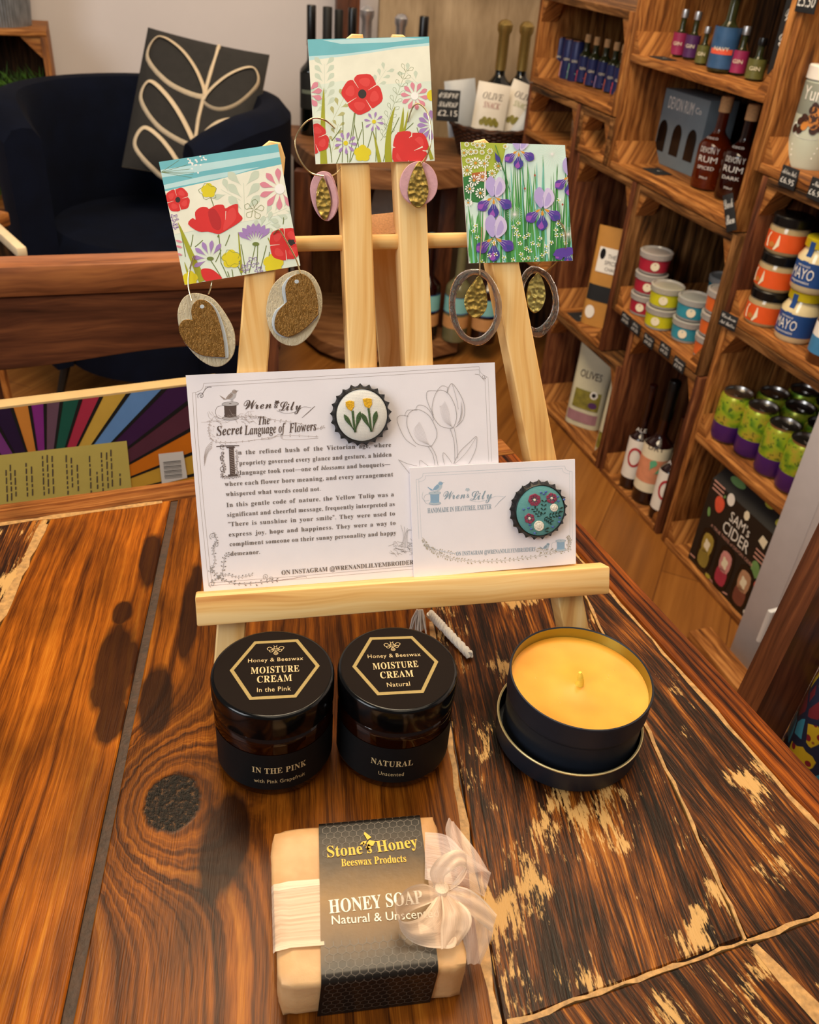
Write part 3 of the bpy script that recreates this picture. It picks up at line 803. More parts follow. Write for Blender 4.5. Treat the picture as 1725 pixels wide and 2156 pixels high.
P(ell(-.03, .006, .008, .004), M_pear); P(ell(.062, .014, .008, .005), M_white); P(ell(.083, .012, .006, .005), M_white)
b.build('printed_front', t)
for x, c1, c2 in ((-.056, '#a08a3c', '#8c7a34'), (.0, '#c98a86', '#a83048'), (.056, '#b58a6a', '#7a4436')):
    b = MB(); ml, m2 = simple('cider_label', c1, .45), simple('cider_label_low', c2, .45)
    b.flat([(p[0]*s, p[1]*s) for p in smoothpts([(x-.019, .008), (x+.019, .008), (x+.019, .084), (x-.019, .084)], 3)], M_black, .0008, F)
    b.flat([(p[0]*s, p[1]*s) for p in smoothpts([(x-.012, .014), (x+.013, .014), (x+.013, .045), (x-.012, .045)], 3)], m2, .0010, F)
    b.flat([(p[0]*s, p[1]*s) for p in smoothpts([(x-.012, .043), (x+.013, .043), (x+.013, .078), (x-.012, .078)], 3)], ml, .0011, F)
    b.flat([(p[0]*s, p[1]*s) for p in ell(x, .058, .008, .011, .2, 20, .2, 4)], M_cream, .0012, F)
    b.text('SAM’S', x*s, .040*s, .009*s, M_black, .0013, .016*s, 'C', F)
    b.build('bottle_window', t)
for x, y, m, rx in ((-.05, .4, M_leafg, .02), (.03, .55, M_pear, .012), (.07, .35, M_pear, .008)):
    b = MB()
    b.flat(ell(x*s, y*.05, rx*s, .006), m, .0, lambda X, Y, z: (X, Y, hB*.92+Y*hB*.20/(dB*.5)+.0008))
    b.build('printed_fruit', t)

# --- generic bottle
def bottle(M, label, group, r, h, glass, cap=M_black, nr=None, neck=.36, capz=.2, capr=None, bands=(), name='bottle', cat='bottle', foil=False, writing=()):
    nr = nr or r*.36; hn = h*(1-neck); hs = hn-r*1.0
    t = thing(name, label, cat, M, group)
    prof = [(0, .003), (r*.8, .001), (r*.97, .004), (r, .01), (r, hs)]
    for k in range(1, 6):
        a = k/6; prof.append((nr+(r-nr)*(.5+.5*math.cos(PI*a)), hs+(hn-hs)*a))
    prof += [(nr, hn), (nr*.97, h*(1-capz*.3)), (0, h*(1-capz*.3))]
    b = MB(); b.lathe(prof, glass, 28); b.build('glass', t)
    cr = capr or nr*1.12; cb = h*(1-capz)
    b = MB()
    if foil:
        b.lathe([(cr, cb), (cr*1.02, h*.90), (cr*1.35, h*.925), (cr*1.4, h*.965), (cr*.9, h*.99), (0, h)], cap, 24)
    else:
        b.lathe([(cr*.98, cb), (cr, cb+.002), (cr, h-.003), (cr*.9, h), (0, h)], cap, 24)
    b.build('cap', t)
    if bands:
        b = MB()
        for z0, z1, a0, a1, mt, off in bands: band(b, r+.0004+off*.0003, z0*h, z1*h, a0, a1, mt)
        for txt, z, sz, mt, wd in writing: b.text(txt, 0, z*h, sz, mt, .0016, wd, 'C', cyl(r))
        b.build('label', t)
    elif writing:
        b = MB()
        for txt, z, sz, mt, wd in writing: b.text(txt, 0, z*h, sz, mt, .0006, wd, 'C', cyl(r))
        b.build('printed_label', t)
    return t
# three wines in the floor crate, a green bottle behind
M_redwine = simple('red_wine_glass', '#1c0605', .08, .2, coat=.5)
M_redring = simple('red_ring', '#b3202c', .5)
M_peachl, M_greenl = simple('peach_label', '#d98f6c', .5, .1, 80), simple('green_leaf_print', '#5fae86', .5)
def wine(px, py, lab, r, h, kind):
    t = bottle(place(px, py, .0165, r, FA+.15), lab, 'wine bottles in the floor crate', r, h*.92, M_redwine, M_black if kind else M_redwine, neck=.42, capz=.30,
               bands=[(.12, .50, -1.5, 1.5, M_white if not kind else M_cream, 0)]+([] if not kind else [(.20, .40, -1.5, 1.5, M_peachl, 1)]), cat='wine bottle', name='wine_bottle')
    b = MB(); f = cyl(r)
    if not kind:
        n = 24
        for i in range(n):
            a, c = 2*PI*i/n, 2*PI*(i+1)/n
            b.flat([(.010*math.cos(a), .31*h+.017*math.sin(a)), (.014*math.cos(a), .31*h+.022*math.sin(a)), (.014*math.cos(c), .31*h+.022*math.sin(c)), (.010*math.cos(c), .31*h+.017*math.sin(c))], M_redring, .0012, f)
        b.text('ALE', 0, .545*h, .012, M_chalk, .0008, .02, 'C', f)
        b.build('red_ring_print', t)
    else:
        b.flat(petal(-.004, .27*h, .03, .014, 1.3), M_greenl, .0014, f); b.flat(petal(.004, .26*h, .02, .01, .6), M_greenl, .0016, f)
        b.text('DRY', 0, .44*h, .016, M_redwine, .0014, .03, 'C', f); b.text('CO', .0, .475*h, .009, M_redwine, .0014, .014, 'C', f)
        b.build('leaf_print', t)
wine(1322, 1032, 'wine bottle with white label and red ring, left of the three', .0215, .248, 0)
wine(1352, 1065, 'taller wine bottle with peach label and green leaf in the middle', .0285, .285, 1)
wine(1384, 1101, 'wine bottle with white label and red ring, right beside the crate edge', .0225, .240, 0)
M_grnglass = simple('green_bottle', '#1f4a20', .1, .2, coat=.4)
q = s_local(stand(1395, 1040, .0135, .03))
bottle(sw(-1.475, .165, .0165), 'tall green bottle with yellow label standing behind the three wine bottles', None, .031, .31, M_grnglass, M_grnglass, bands=[(.55, .75, -1.2, 1.2, M_yel, 0)], neck=.22)

# --- stacked tubs
M_tubclear = simple('clear_tub_plastic', '#ece8e2', .15, .04, trans=.62)
def tub(M, label, col, group='stacked plastic tubs in the tagged crate'):
    if col not in tub.c:
        tub.c[col] = (simple('tub_label_'+col[1:], col, .4, .1, 60), simple('tub_fill_'+col[1:], tuple(v*.6 for v in hx(col)), .6))
    ml, mf = tub.c[col]
    t = thing('plastic_tub', label, 'tub', M, group); r0, r1, h = .0265, .0292, .0405
    b = MB(); b.lathe([(0, .001), (r0, .001), (r1-.001, h-.010), (r1-.003, h-.010), (r0-.002, .003), (0, .003)], M_tubclear, 32); b.build('tub_body', t)
    b = MB(); b.lathe([(0, .0035), (r0-.0025, .0035), (r1-.0040, h-.014), (0, h-.013)], mf, 24); b.build('filling', t)
    b = MB(); b.lathe([(r0+.0008, .005), (r1-.0004, h-.013)], ml, 32, -2.4, 2.4); b.flat(ell(0, h*.42, .008, .008), M_cream, .0008, cyl(r1-.001)); b.build('label', t)
    b = MB(); b.lathe([(r1-.001, h-.011), (r1+.0015, h-.011), (r1+.002, h-.002), (r1, h-.0005), (r1-.002, h-.0005), (r1-.0035, h-.003), (0, h-.003)], M_tubclear, 32); b.build('tub_lid', t)
    return t
tub.c = {}
def stack(px, py, n, col, desc, dz0=0, du=0, dv=0):
    q = s_local(stand(px, py, zE, .034))
    for k in range(n):
        lab = '%s, %s' % (desc, {1: ['single'], 2: ['lower one', 'upper one'], 3: ['bottom one', 'middle one', 'top one']}[n][k])
        tub(sw(q.x+du*IS, max(q.y, .037)+dv*IS, zE+.0004+k*.0408*IS, FA+.2*k), lab, col)
stack(1352, 668, 3, '#a82238', 'red labelled tub in the far stack')
stack(1389, 697, 2, '#c9c520', 'yellow labelled tub in the front stack', 0, .0, -.005)
stack(1440, 724, 2, '#2f8fa5', 'teal labelled tub in the front stack')
stack(1475, 700, 2, '#1f7a8c', 'teal labelled tub in the stack behind', 0, -.045, .06)
stack(1488, 762, 3, '#d9662c', 'orange labelled tub in the stack by the crate side')
stack(1475, 700, 3, '#8a8580', 'grey clear tub in the rearmost stack', 0, -.03, .125)

# --- chalk price tags
def tag_card(M, label, w, h, lines, group='black chalk price tags', name='price_tag'):
    t = thing(name, label, 'price tag', M, group)
    b = MB(); b.box((0, 0, 0), (w, .0016, h), M_slate, .0004); b.build('card', t)
    b = MB(); F2 = lambda x, y, z: (x, -.0008-z, y); n = len(lines)
    for i, ln in enumerate(lines):
        b.text(script(ln), 0, h*(.5-(i+.82)/n*.86-.02), h/n*.80, M_chalk, .0003, min(w*.86, len(ln)*h/n*.42), 'C', F2)
    b.build('chalk_writing', t); return t
def tag_at(px, py, w, h, lines, label, a=0, tilt=0, v=-.004, lean=0):
    r = ray(px, py); o = SN*(SK+v); tt = (o-CP).dot(SN)/r.dot(SN); p = CP+r*tt; q = s_local(p)
    return tag_card(SM @ Matrix.Translation((q.x, v, q.z)) @ Matrix.Rotation(a, 4, 'Z') @ Matrix.Rotation(tilt, 4, 'Y') @ Matrix.Rotation(lean, 4, 'X'), label, w*IS, h*IS, lines)
for (px, py), ln, lb in zip([(1318, 672), (1338, 690), (1366, 718), (1400, 736), (1430, 768)],
                            [['Olive', '£4.50'], ['Feta', '£4.25'], ['Garlic', '£4.25'], ['Pesto', '£4.25'], ['Humous', '£3.95']],
                            ['farthest', 'second from far end', 'middle', 'fourth from far end', 'nearest']):
    tag_at(px, py, .034, .022, ln, 'chalk tag clipped under the tubs, %s of the five' % lb)
tag_at(1534, 676, .036, .024, ['Cashew', 'Nut Butter'], 'chalk tag at the far end of the nut butter shelf', .2)
tag_at(1537, 448, .020, .056, ['Dark', 'Rum'], 'tilted black chalk tag beside the amber rum bottles', .2, -.5, -.01)
tag_at(1661, 374, .036, .028, ['Active Nuts', '£6.95'], 'chalk tag hanging under the nut tin, left one', 0)
tag_at(1722, 400, .034, .028, ['Nuts', '£6.95'], 'chalk tag hanging under the nut tin, cut by the frame edge', 0)
tag_at(1700, 4, .040, .026, ['£3.50'], 'chalk tag at the top right corner of the view', 0)
def flat_tag(px, py, z, w, h, label, a=0):
    q = s_local(at_z(px, py, z)); t = thing('price_tag', label, 'price tag', sw(q.x, max(q.y, .03), z+.001, a), 'black chalk price tags')
    b = MB(); b.box((0, 0, 0), (w, h, .0015), M_slate, .0004); b.build('card', t)
    b = MB(); b.text(script('£'), 0, 0, .012, M_chalk, .0009, None, 'C'); b.build('chalk_writing', t)
flat_tag(1384, 362, zB, .05, .035, 'black tag lying flat before the grey arched carton')
flat_tag(1213, 668, zF, .05, .04, 'black tag lying flat before the kraft pouch')
flat_tag(1396, 124, zBm, .045, .03, 'black tag lying flat left of the miniature bottles')

# --- chalkboard sign, miniatures
sg = sw(-1.487, .075, zBm+.018, .05)
t = thing('chalkboard_sign', 'tall chalkboard with handwritten gin list leaning in the top crate', 'sign', sg)
b = MB(); b.box((0, 0, .105), (.062, .006, .21), M_slate, .001); b.build('board', t)
b = MB()
for i, ln in enumerate(['Aire’s', 'Thunder', 'Navy', 'Wilder', 'Gin']):
    b.text(script(ln), -.024, .172-.033*i, .026, M_chalk, .0004, min(.05, .011*len(ln)), 'L', lambda x, y, z: (x, -.003-z, y))
b.build('chalk_writing', t)
M_mag, M_vio, M_olv, M_blu = simple('magenta_label', '#8e2450', .45, .1), simple('violet_label', '#4c2458', .45, .1), simple('olive_label', '#5a5a2a', .45, .2, 120), simple('blue_label', '#2c4f78', .45, .2, 60)
M_greenglass = simple('pale_green_glass', '#3c3f22', .1, .2, trans=.5)
def mini(px, py, lab, ml, r=.0126, h=.075, cap=M_silver, extra=(), wr=None):
    bottle(place(px, py, zBm, r, FA+.1), lab, 'miniature bottles beside the chalkboard', r, h, M_greenglass, cap, r*.38, .40, .17, r*.5,
           [(.06, .52, -2.0, 2.0, ml, 0)]+list(extra), 'spirit_miniature', 'bottle', writing=[(wr or 'GIN', .26, .008, M_cream, r*1.1)])
mini(1424, 121, 'miniature with magenta label at the left end of the miniatures', M_mag)
mini(1450, 127, 'miniature with violet label beside the magenta one', M_vio)
mini(1474, 138, 'small olive labelled miniature left of the large blue bottle', M_olv, .0105, .058)
mini(1512, 156, 'large bottle with blue label and red stripe among the miniatures', M_blu, .021, .128, M_silver, [(.22, .28, -.9, .9, M_apple, 1)], 'NAVY')
mini(1549, 160, 'miniature with magenta label right of the large blue bottle', M_mag, .0130, .07)
mini(1585, 172, 'dark olive miniature next to the chalkboard foot', M_olv, .014, .06, M_black)
# --- grey arched carton, rum bottles, wood offcuts
M_greybox = simple('grey_carton', '#76838a', .55, .05)
qa, qb = s_local(at_z(1363, 335, zB)), s_local(at_z(1457, 374, zB))
ab = math.atan2(qb.y-qa.y, qb.x-qa.x); wb = (qb-qa).length; mid_ = (qa+qb)/2
t = thing('gift_carton', 'grey carton with three arched windows in the tall crate', 'carton', sw0(mid_.x, mid_.y+.002, zB+.0002, ab))
b = MB(); b.box((0, .04, .079), (wb, .08, .158), M_greybox, .0015); b.build('carton', t)
b = MB(); F = lambda x, y, z: (x, -z, y)
b.text('DEVON RUM', -.008, .120, .036, M_white, .0006, wb*.52, 'C', F); b.text('Co', wb*.32, .126, .018, M_white, .0006, None, 'C', F)
b.build('printed_name', t)
for x in (-wb*.31, 0, wb*.31):
    b = MB(); aw = wb*.095
    b.flat([(x-aw, .027), (x+aw, .027)]+[(x+aw*math.cos(PI*k/10), .070+.024*math.sin(PI*k/10)) for k in range(11)], M_black, .0005, F); b.build('arched_window', t)
M_amber_rum = simple('amber_rum', '#6e2408', .06, .15, trans=.55)
M_darkrum = simple('dark_rum', '#2c0a04', .06, .15, trans=.3)
bottle(place(1484, 404, zB, .029, FA-.05), 'amber rum bottle with white print left of the darker one', 'rum bottles by the grey carton', .0290, .149, M_amber_rum, M_cork, .009, .34, .16, .0105, name='rum_bottle', writing=[('DEVON Y', .42, .013, M_chalk, .034), ('RUM', .32, .014, M_chalk, .034), ('SPICED', .24, .008, M_chalk, .03), ('70cl', .14, .005, M_chalk, .014), ('coco', .57, .008, M_chalk, .02)])
bottle(place(1535, 427, zB, .029, FA-.05), 'dark rum bottle with white print nearest the chalk tag', 'rum bottles by the grey carton', .0290, .149, M_darkrum, M_cork, .009, .34, .16, .0105, name='rum_bottle', writing=[('DEVON Y', .42, .013, M_chalk, .034), ('RUM', .32, .014, M_chalk, .034), ('DARK', .24, .008, M_chalk, .03), ('70cl', .14, .005, M_chalk, .014), ('coco', .57, .008, M_chalk, .02)])
# --- navy cans and corked bottles
M_navy = simple('navy_label', '#222a5c', .4, .1, metal=.2)
tri = {'mint': simple('tri_mint', '#9be0c8', .45), 'pink': simple('tri_pink', '#e8b4d0', .45), 'red': simple('tri_red', '#f0606c', .45), 'orange': simple('tri_orange', '#f5804c', .45), 'lilac': simple('tri_lilac', '#ccb0e0', .45)}
def tri_print(t, r, m, h):
    b = MB(); f = cyl(r)
    b.flat([(-.017, .003), (.019, .003), (.006, h*.26), (-.013, h*.58)], m, .0008, f)
    b.text('GIN', 0, h*.62, .007, M_cream, .0009, .012, 'C', f); b.build('triangle_print', t)
for px, py, c, lb in ((1172, 161, 'mint', 'left of the three'), (1190, 167, 'pink', 'middle of the three'), (1206, 172, 'mint', 'right, beside the corked bottles')):
    r = .0145; t = thing('drinks_can', 'navy can with %s triangle, %s' % (c, lb), 'can', place(px, py, zA, r, FA+.2), 'navy cans on the top far shelf')
    b = MB(); b.lathe([(0, 0), (r-.001, 0), (r, .003), (r, .073), (r-.002, .077)], M_navy, 24); b.build('can_body', t)
    b = MB(); b.lathe([(r-.002, .077), (r-.001, .079), (r-.003, .0775), (0, .0775)], M_alu, 24); b.build('can_lid', t)
    tri_print(t, r, tri[c], .06)
for px, py, c, lb in ((1224, 177, 'red', 'leftmost'), (1242, 184, 'orange', 'second from left'), (1263, 190, 'lilac', 'middle'), (1282, 198, 'orange', 'second from right'), (1298, 205, 'red', 'rightmost')):
    r = .0130
    t = bottle(place(px, py, zA, r, FA+.2), 'small corked bottle with %s triangle on navy label, %s of five' % (c, lb), 'corked navy bottles on the top far shelf', r, .094, M_greenglass, M_cork, .006, .30, .16, .0065, [(.04, .56, -2.2, 2.2, M_navy, 0)], 'corked_bottle')
    tri_print(t, r+.0006, tri[c], .045)
# metal cups in the cup crate
for u, lb in ((-2.215, 'left'), (-2.165, 'right')):
    t = thing('metal_cup', 'small shiny metal cup in the low crate, %s of two' % lb, 'cup', sw(u, .07, zC+.0005), 'metal cups')
    b = MB(); b.lathe([(0, 0), (.014, 0), (.018, .045), (.0165, .045), (.013, .003), (0, .003)], M_alu, 24); b.build('cup_body', t)
# --- nut tin, nut butter, mayonnaise
M_sage = simple('sage_tin', '#b9bfae', .45, .03); M_greyg = simple('grey_tin', '#7e8278', .45, .03); M_choc = simple('choc_print', '#3a2018', .5, .3, 120); M_caramel = simple('caramel_print', '#c07a34', .5, .2)
r = .0335; t = thing('nut_tin', 'tall pale tin with chocolate nut picture at the right edge', 'tin', place(1692, 357, zJ, r, FA-.10))
b = MB(); b.lathe([(0, 0), (r-.001, 0), (r, .003), (r, .045), (r, .070), (r, .112), (r-.003, .116)], [M_silver, M_sage, M_sage, M_sage, M_greyg, M_sage], 40); b.build('tin_body', t)
b = MB(); b.lathe([(r-.003, .116), (r+.001, .116), (r+.001, .132), (r-.001, .134), (0, .134)], M_white, 40); b.build('tin_lid', t)
b = MB(); f = cyl(r); random.seed(2)
b.text('Yumm', 0, .090, .026, M_white, .0006, .05, 'C', f)
b.flat(ell(0, .052, .030, .012), M_white, .0005, f)
for k in range(26):
    a = random.uniform(-1, 1); y = random.uniform(.05, .083); wv = (.084-y)/.034
    b.flat(ell(a*.026*wv, y, .006, .005, random.random()*3), M_choc if random.random() < .75 else M_caramel, .0008+k*.00001, f)
for k in range(3): b.flat(strip([(-.02+.002*k, .030-.007*k), (.02-.002*k, .030-.007*k)], .0022), M_white, .0006, f)
b.build('picture_label', t)
M_nutglass = simple('nut_butter_glass', '#a8926a', .12, .15, 30, coat=.4); M_orange = simple('orange_label', '#d9541e', .42, .08)
q = s_local(stand(1600, 690, zK, .036))
for k, lb in enumerate(('bottom', 'middle', 'top')):
    r = .0295; t = thing('nut_butter_jar', 'orange labelled nut butter jar with black lid, %s of the stack' % lb, 'jar', sw(q.x, max(q.y, .039), zK+.0003+k*.0555*IS, FA-.33-.25*(k == 1)), 'orange nut butter jars')
    b = MB(); b.lathe([(0, .001), (r-.003, 0), (r, .004), (r, .036), (r-.004, .043), (0, .043)], M_nutglass, 36); b.build('glass_jar', t)
    b = MB(); b.lathe([(r-.003, .0415), (r, .0415), (r, .0535), (r-.002, .0552), (0, .0552)], M_black, 36); b.build('lid', t)
    b = MB(); band(b, r+.0005, .006, .032, -1.7, 1.7, M_orange); f = cyl(r)
    b.flat([(x-.006, y+.019) for x, y in [(-.010, -.010), (.006, -.012), (.012, -.004), (.010, .010), (-.008, .011), (-.012, .002)]], M_cream, .0010, f)
    b.flat(ell(-.006, .014, .005, .004, 0, 20, .15, 5), M_caramel, .0012, f); b.build('label', t)
M_mayo = simple('mayonnaise_glass', '#d9c79a', .12, .05, coat=.4); M_mblue = simple('mayo_blue_label', '#1f4684', .42, .06); M_yellid = simple('yellow_lid', '#d9c520', .35, .1, metal=.4)
for px, py, z, lb in ((1664, 724, 0, 'lower one'), (1664, 724, .0765, 'upper one')):
    r = .0285; t = thing('mayonnaise_jar', 'mayonnaise jar with blue label and gold lid, %s of the pair' % lb, 'jar', place(px, py, zK, r, FA-.38) @ Matrix.Translation((0, 0, z)), 'mayonnaise jars')
    b = MB(); b.lathe([(0, .001), (r-.003, 0), (r, .004), (r, .048), (r-.006, .058), (r-.008, .064), (0, .064)], M_mayo, 36); b.build('glass_jar', t)
    b = MB(); b.lathe([(r-.008, .063), (r-.004, .063), (r-.004, .0745), (r-.006, .0758), (0, .0758)], M_yellid, 36); b.build('lid', t)
    b = MB(); band(b, r+.0005, .010, .044, -1.9, 1.9, M_mblue); f = cyl(r)
    b.lathe([(r+.0006, .043), (r-.004, .058), (r-.0035, .072)], M_mblue, 6, -.22, .12)
    b.text('MAYO', -.002, .020, .022, M_white, .0012, .036, 'C', f); b.text('mayonnaise', -.002, .014, .006, M_white, .0012, .03, 'C', f); b.text('FREE RANGE', -.002, .037, .004, M_white, .0012, .02, 'C', f)
    b.build('label', t)
r = .026; t = thing('sauce_jar', 'brown sauce jar with blue and white label at the right edge', 'jar', place(1728, 775, zK, r, FA))
b = MB(); b.lathe([(0, .001), (r-.003, 0), (r, .004), (r, .062), (r-.007, .074), (0, .074)], simple('brown_sauce', '#5c3218', .12, .15, coat=.4), 32); b.build('glass_jar', t)
b = MB(); b.lathe([(r-.008, .073), (r-.004, .073), (r-.004, .085), (0, .086)], M_black, 32); b.build('lid', t)
b = MB(); band(b, r+.0005, .016, .040, -1.9, 1.9, simple('sky_label', '#3f7fae', .45)); band(b, r+.0005, .040, .060, -1.9, 1.9, M_white); b.build('label', t)

# --- pouches
def pouch(M, lab, name, w, d, h, mat, deco):
    t = thing(name, lab, 'pouch', M); n = 12; vs = []; fs = []
    L = [0, .08, .25, .5, .75, .92, 1.0]
    for l in L:
        th = d*(1-l**1.6)*.5+.0015; ww = w/2*(1-.03*math.sin(PI*l))
        for k in range(16):
            a = 2*PI*k/16; vs.append((ww*math.copysign(abs(math.cos(a))**.55, math.cos(a)), th*math.copysign(abs(math.sin(a))**.7, math.sin(a)), l*h))
    for i in range(len(L)-1):
        for k in range(16): fs.append([i*16+k, i*16+(k+1) % 16, (i+1)*16+(k+1) % 16, (i+1)*16+k])
    fs.append(list(range(16))[::-1]); fs.append([(len(L)-1)*16+k for k in range(16)])
    b = MB(); b.add(vs, fs, mat); b.build('pouch_body', t)
    def F(x, y, z):
        l = min(1, max(0, y/h)); th = d*(1-l**1.6)*.5+.0015; return (x, -th*max(.2, 1-(abs(x)/(w/2))**3.2)**.35-.0006-z, y)
    deco(t, F); return t
M_kraft = simple('kraft_paper', '#b98238', .7, .08, 30)
def tess(x0, x1, y0, y1, n=6): return [(x0+(x1-x0)*i/n, y0) for i in range(n+1)]+[(x1+(x0-x1)*i/n, y1) for i in range(n+1)]
def grid(b, x0, x1, y0, y1, m, z, F, nx=8, ny=5):
    for i in range(nx):
        for j in range(ny):
            a, c = x0+(x1-x0)*i/nx, x0+(x1-x0)*(i+1)/nx; e, g = y0+(y1-y0)*j/ny, y0+(y1-y0)*(j+1)/ny
            b.flat([(a, e), (c, e), (c, g), (a, g)], m, z, F)
def dk(t, F):
    b = MB(); grid(b, -.026, .026, .115, .165, M_white, .0004, F); b.text('THE', .004, .145, .012, M_ink, .001, .018, 'C', F); b.text('SPICE', .004, .132, .012, M_ink, .001, .026, 'C', F); b.text('CHAI', .004, .120, .010, M_ink, .001, .02, 'C', F)
    b.flat(ell(-.017, .152, .006, .011), M_black, .001, F); b.build('label', t)
    b = MB(); grid(b, -.033, .033, .055, .088, M_slate, .0004, F); b.build('window', t)
    b = MB(); b.flat(ell(-.018, .030, .011, .014), M_white, .0005, F); b.build('sticker', t)
q = s_local(at_z(1232, 682, zF))
pouch(sw(q.x+.004, .06, zF+.0005, FA+.05), 'brown kraft pouch with dark window and white label', 'kraft_pouch', .078, .045, .205, M_kraft, dk)
M_creamp = simple('cream_pouch', '#c9c3a6', .5, .06, 30); M_mauve = simple('mauve_band', '#9a7078', .5); M_olive = simple('olive_photo', '#7d7428', .5, .35, 90)
def dol(t, F):
    b = MB(); grid(b, -.036, .036, .012, .036, M_mauve, .0004, F); grid(b, -.028, .034, .045, .088, M_olive, .0005, F)
    b.flat(ell(.018, .082, .009, .009), M_white, .0009, F); b.flat(ell(.018, .082, .005, .005), M_black, .0012, F); b.flat(ell(.02, .058, .010, .007), M_vio, .001, F)
    b.text('OLIVES', 0, .115, .024, M_ink, .0006, .052, 'C', F); b.build('print', t)
q = s_local(at_z(1209, 890, .0165)); pouch(sw(q.x, .07, .0165, FA), 'cream olive pouch with mauve band, left and larger', 'olive_pouch', .088, .06, .188, M_creamp, dol)
q = s_local(at_z(1252, 956, .0165)); pouch(sw(q.x-.006, .06, .0165, FA), 'slimmer cream olive pouch beside the crate side', 'olive_pouch', .06, .05, .178, M_creamp, lambda t, F: (lambda b: (grid(b, -.025, .025, .012, .05, M_olive, .0004, F), b.text('OLIVES', 0, .10, .018, M_ink, .0006, .036, 'C', F), b.build('print', t)))(MB()))

# ------------------------------------------------------------------ rounded display stand at the back with bottles and basket
M_dispw = wood('display_wood', ['#4a2d18', '#7d5231', '#a0724a'], 5, 40, .6)
M_ply = wood('plywood_panel', ['#7d684e', '#9a8468', '#b39d80'], 3, 14, .7, .05)
tier_px = [(600, 250), (605, 265), (612, 283), (625, 300), (650, 320), (680, 335), (720, 346), (760, 352), (850, 357), (930, 355), (1000, 348)]
tier = [tuple(at_z(x, y, .59).xy) for x, y in tier_px]
ctr = Vector((-.16, 2.78, 0))
st = thing('display_stand', 'half-round two-tier wooden display stand at the back of the shop', 'display stand', Matrix.Translation(ctr))
outl = [(x-ctr.x, y-ctr.y) for x, y in tier]
outl = outl+[(.10+.17, -.10), (.10+.10, .16), (-.32, .16)]
b = MB(); b.prism(outl, .535, .59, M_dispw, M_dispw, None, .004); b.build('top_tier', st)
b = MB(); b.prism([(x*1.02, y*1.0) for x, y in outl], .02, .06, M_dispw, M_dispw, None, .004); b.build('bottom_tier', st)
for x, y in ((-.225, -.17), (.20, -.07), (-.27, .10), (.15, .11)):
    b = MB(); b.box((x, y, .2975), (.05, .045, .475), M_chairwood, .002); b.build('post', st)
for x, y in ((-.2, -.1), (.18, -.06), (-.1, .1)):
    b = MB(); b.box((x, y, .01), (.05, .05, .02), M_chairwood, .002); b.build('foot', st)
b = MB(); b.box((-.04, .145, .29), (.40, .012, .46), M_dispw, .001); b.build('back_panel', st)
t = thing('plywood_panel', 'tall pale plywood panel standing behind the back row of bottles', 'panel', rotz((.03, 3.055, 0), AZ))
b = MB(); b.box((0, 0, .56), (.52, .02, 1.12), M_ply, .001); b.build('board', t)
b = MB(); b.box((.02, -.04, 1.045), (.50, .06, .03), M_crate, .001); b.build('ledge', t)
t = thing('wooden_post', 'dark brown upright post behind the left wine bottles', 'post', rotz((-.31, 2.985, 0), AZ))
b = MB(); b.box((0, 0, .6), (.07, .03, 1.2), M_chairwood, .001); b.build('post_body', t)
def bk(px, py_top, h, r, lab, cap, foil=False, gl=M_winedark, Y=2.1, bands=()):
    Y = Y+.70; p = at_y(px, py_top, Y); hz = p.z-.5905
    bottle(rotz((p.x, Y, .5905), .1), lab, 'wine bottles on the back display stand', r*1.1, hz, gl, cap, neck=.40, capz=.30, foil=foil, name='wine_bottle', cat='wine bottle', bands=bands)
M_gsmall = simple('grey_small_print', '#6f7a70', .6)
bk(656, 10, .25, .030, 'black wine bottle at the left end of the back display', M_black, False, M_winedark, 2.12, [(.22, .50, -1.3, 1.3, M_slate, 0), (.34, .37, -.9, .9, M_gsmall, 1)])
bk(690, 14, .25, .030, 'dark wine bottle second from left on the back display', M_blackmatt, False, M_winedark, 2.06)
bk(714, 20, .25, .028, 'wine bottle with matt black cap, third from left at the back', M_blackmatt, False, M_winedark, 2.135)
bk(743, 16, .25, .028, 'slim dark bottle left of the silver foiled sparkling bottle', M_black, False, M_winedark, 2.06)
bk(774, 10, .25, .032, 'sparkling bottle with large silver foil neck behind the middle card', M_silver, True, M_winedark, 2.00)
bk(846, 28, .25, .030, 'sparkling bottle with small silver foil right of the large foil one', M_silver, True, M_winedark, 2.08)
bk(894, 34, .25, .030, 'black capped wine bottle at the right of the silver foil ones', M_black, False, M_winedark, 2.06)
# champagne pair further right on its own low stand
t = thing('low_stand', 'dark wooden stand under the gold foiled bottles', 'stand', rotz((.335, 2.93, 0), AZ))
b = MB(); b.box((0, 0, .27), (.20, .20, .54), M_crate_dk, .003); b.build('stand_body', t)
for px, py, Y, lb in ((1066, 40, 2.90, 'left'), (1112, 44, 2.94, 'right')):
    p = at_y(px, py, Y); bottle(rotz((p.x, Y, .5405), 0), 'sparkling bottle with gold foil neck, %s one beside the crates' % lb, 'gold foiled bottles', .040, p.z-.5405, M_winedark, M_goldfoil, neck=.36, capz=.34, foil=True, name='sparkling_bottle', cat='wine bottle')
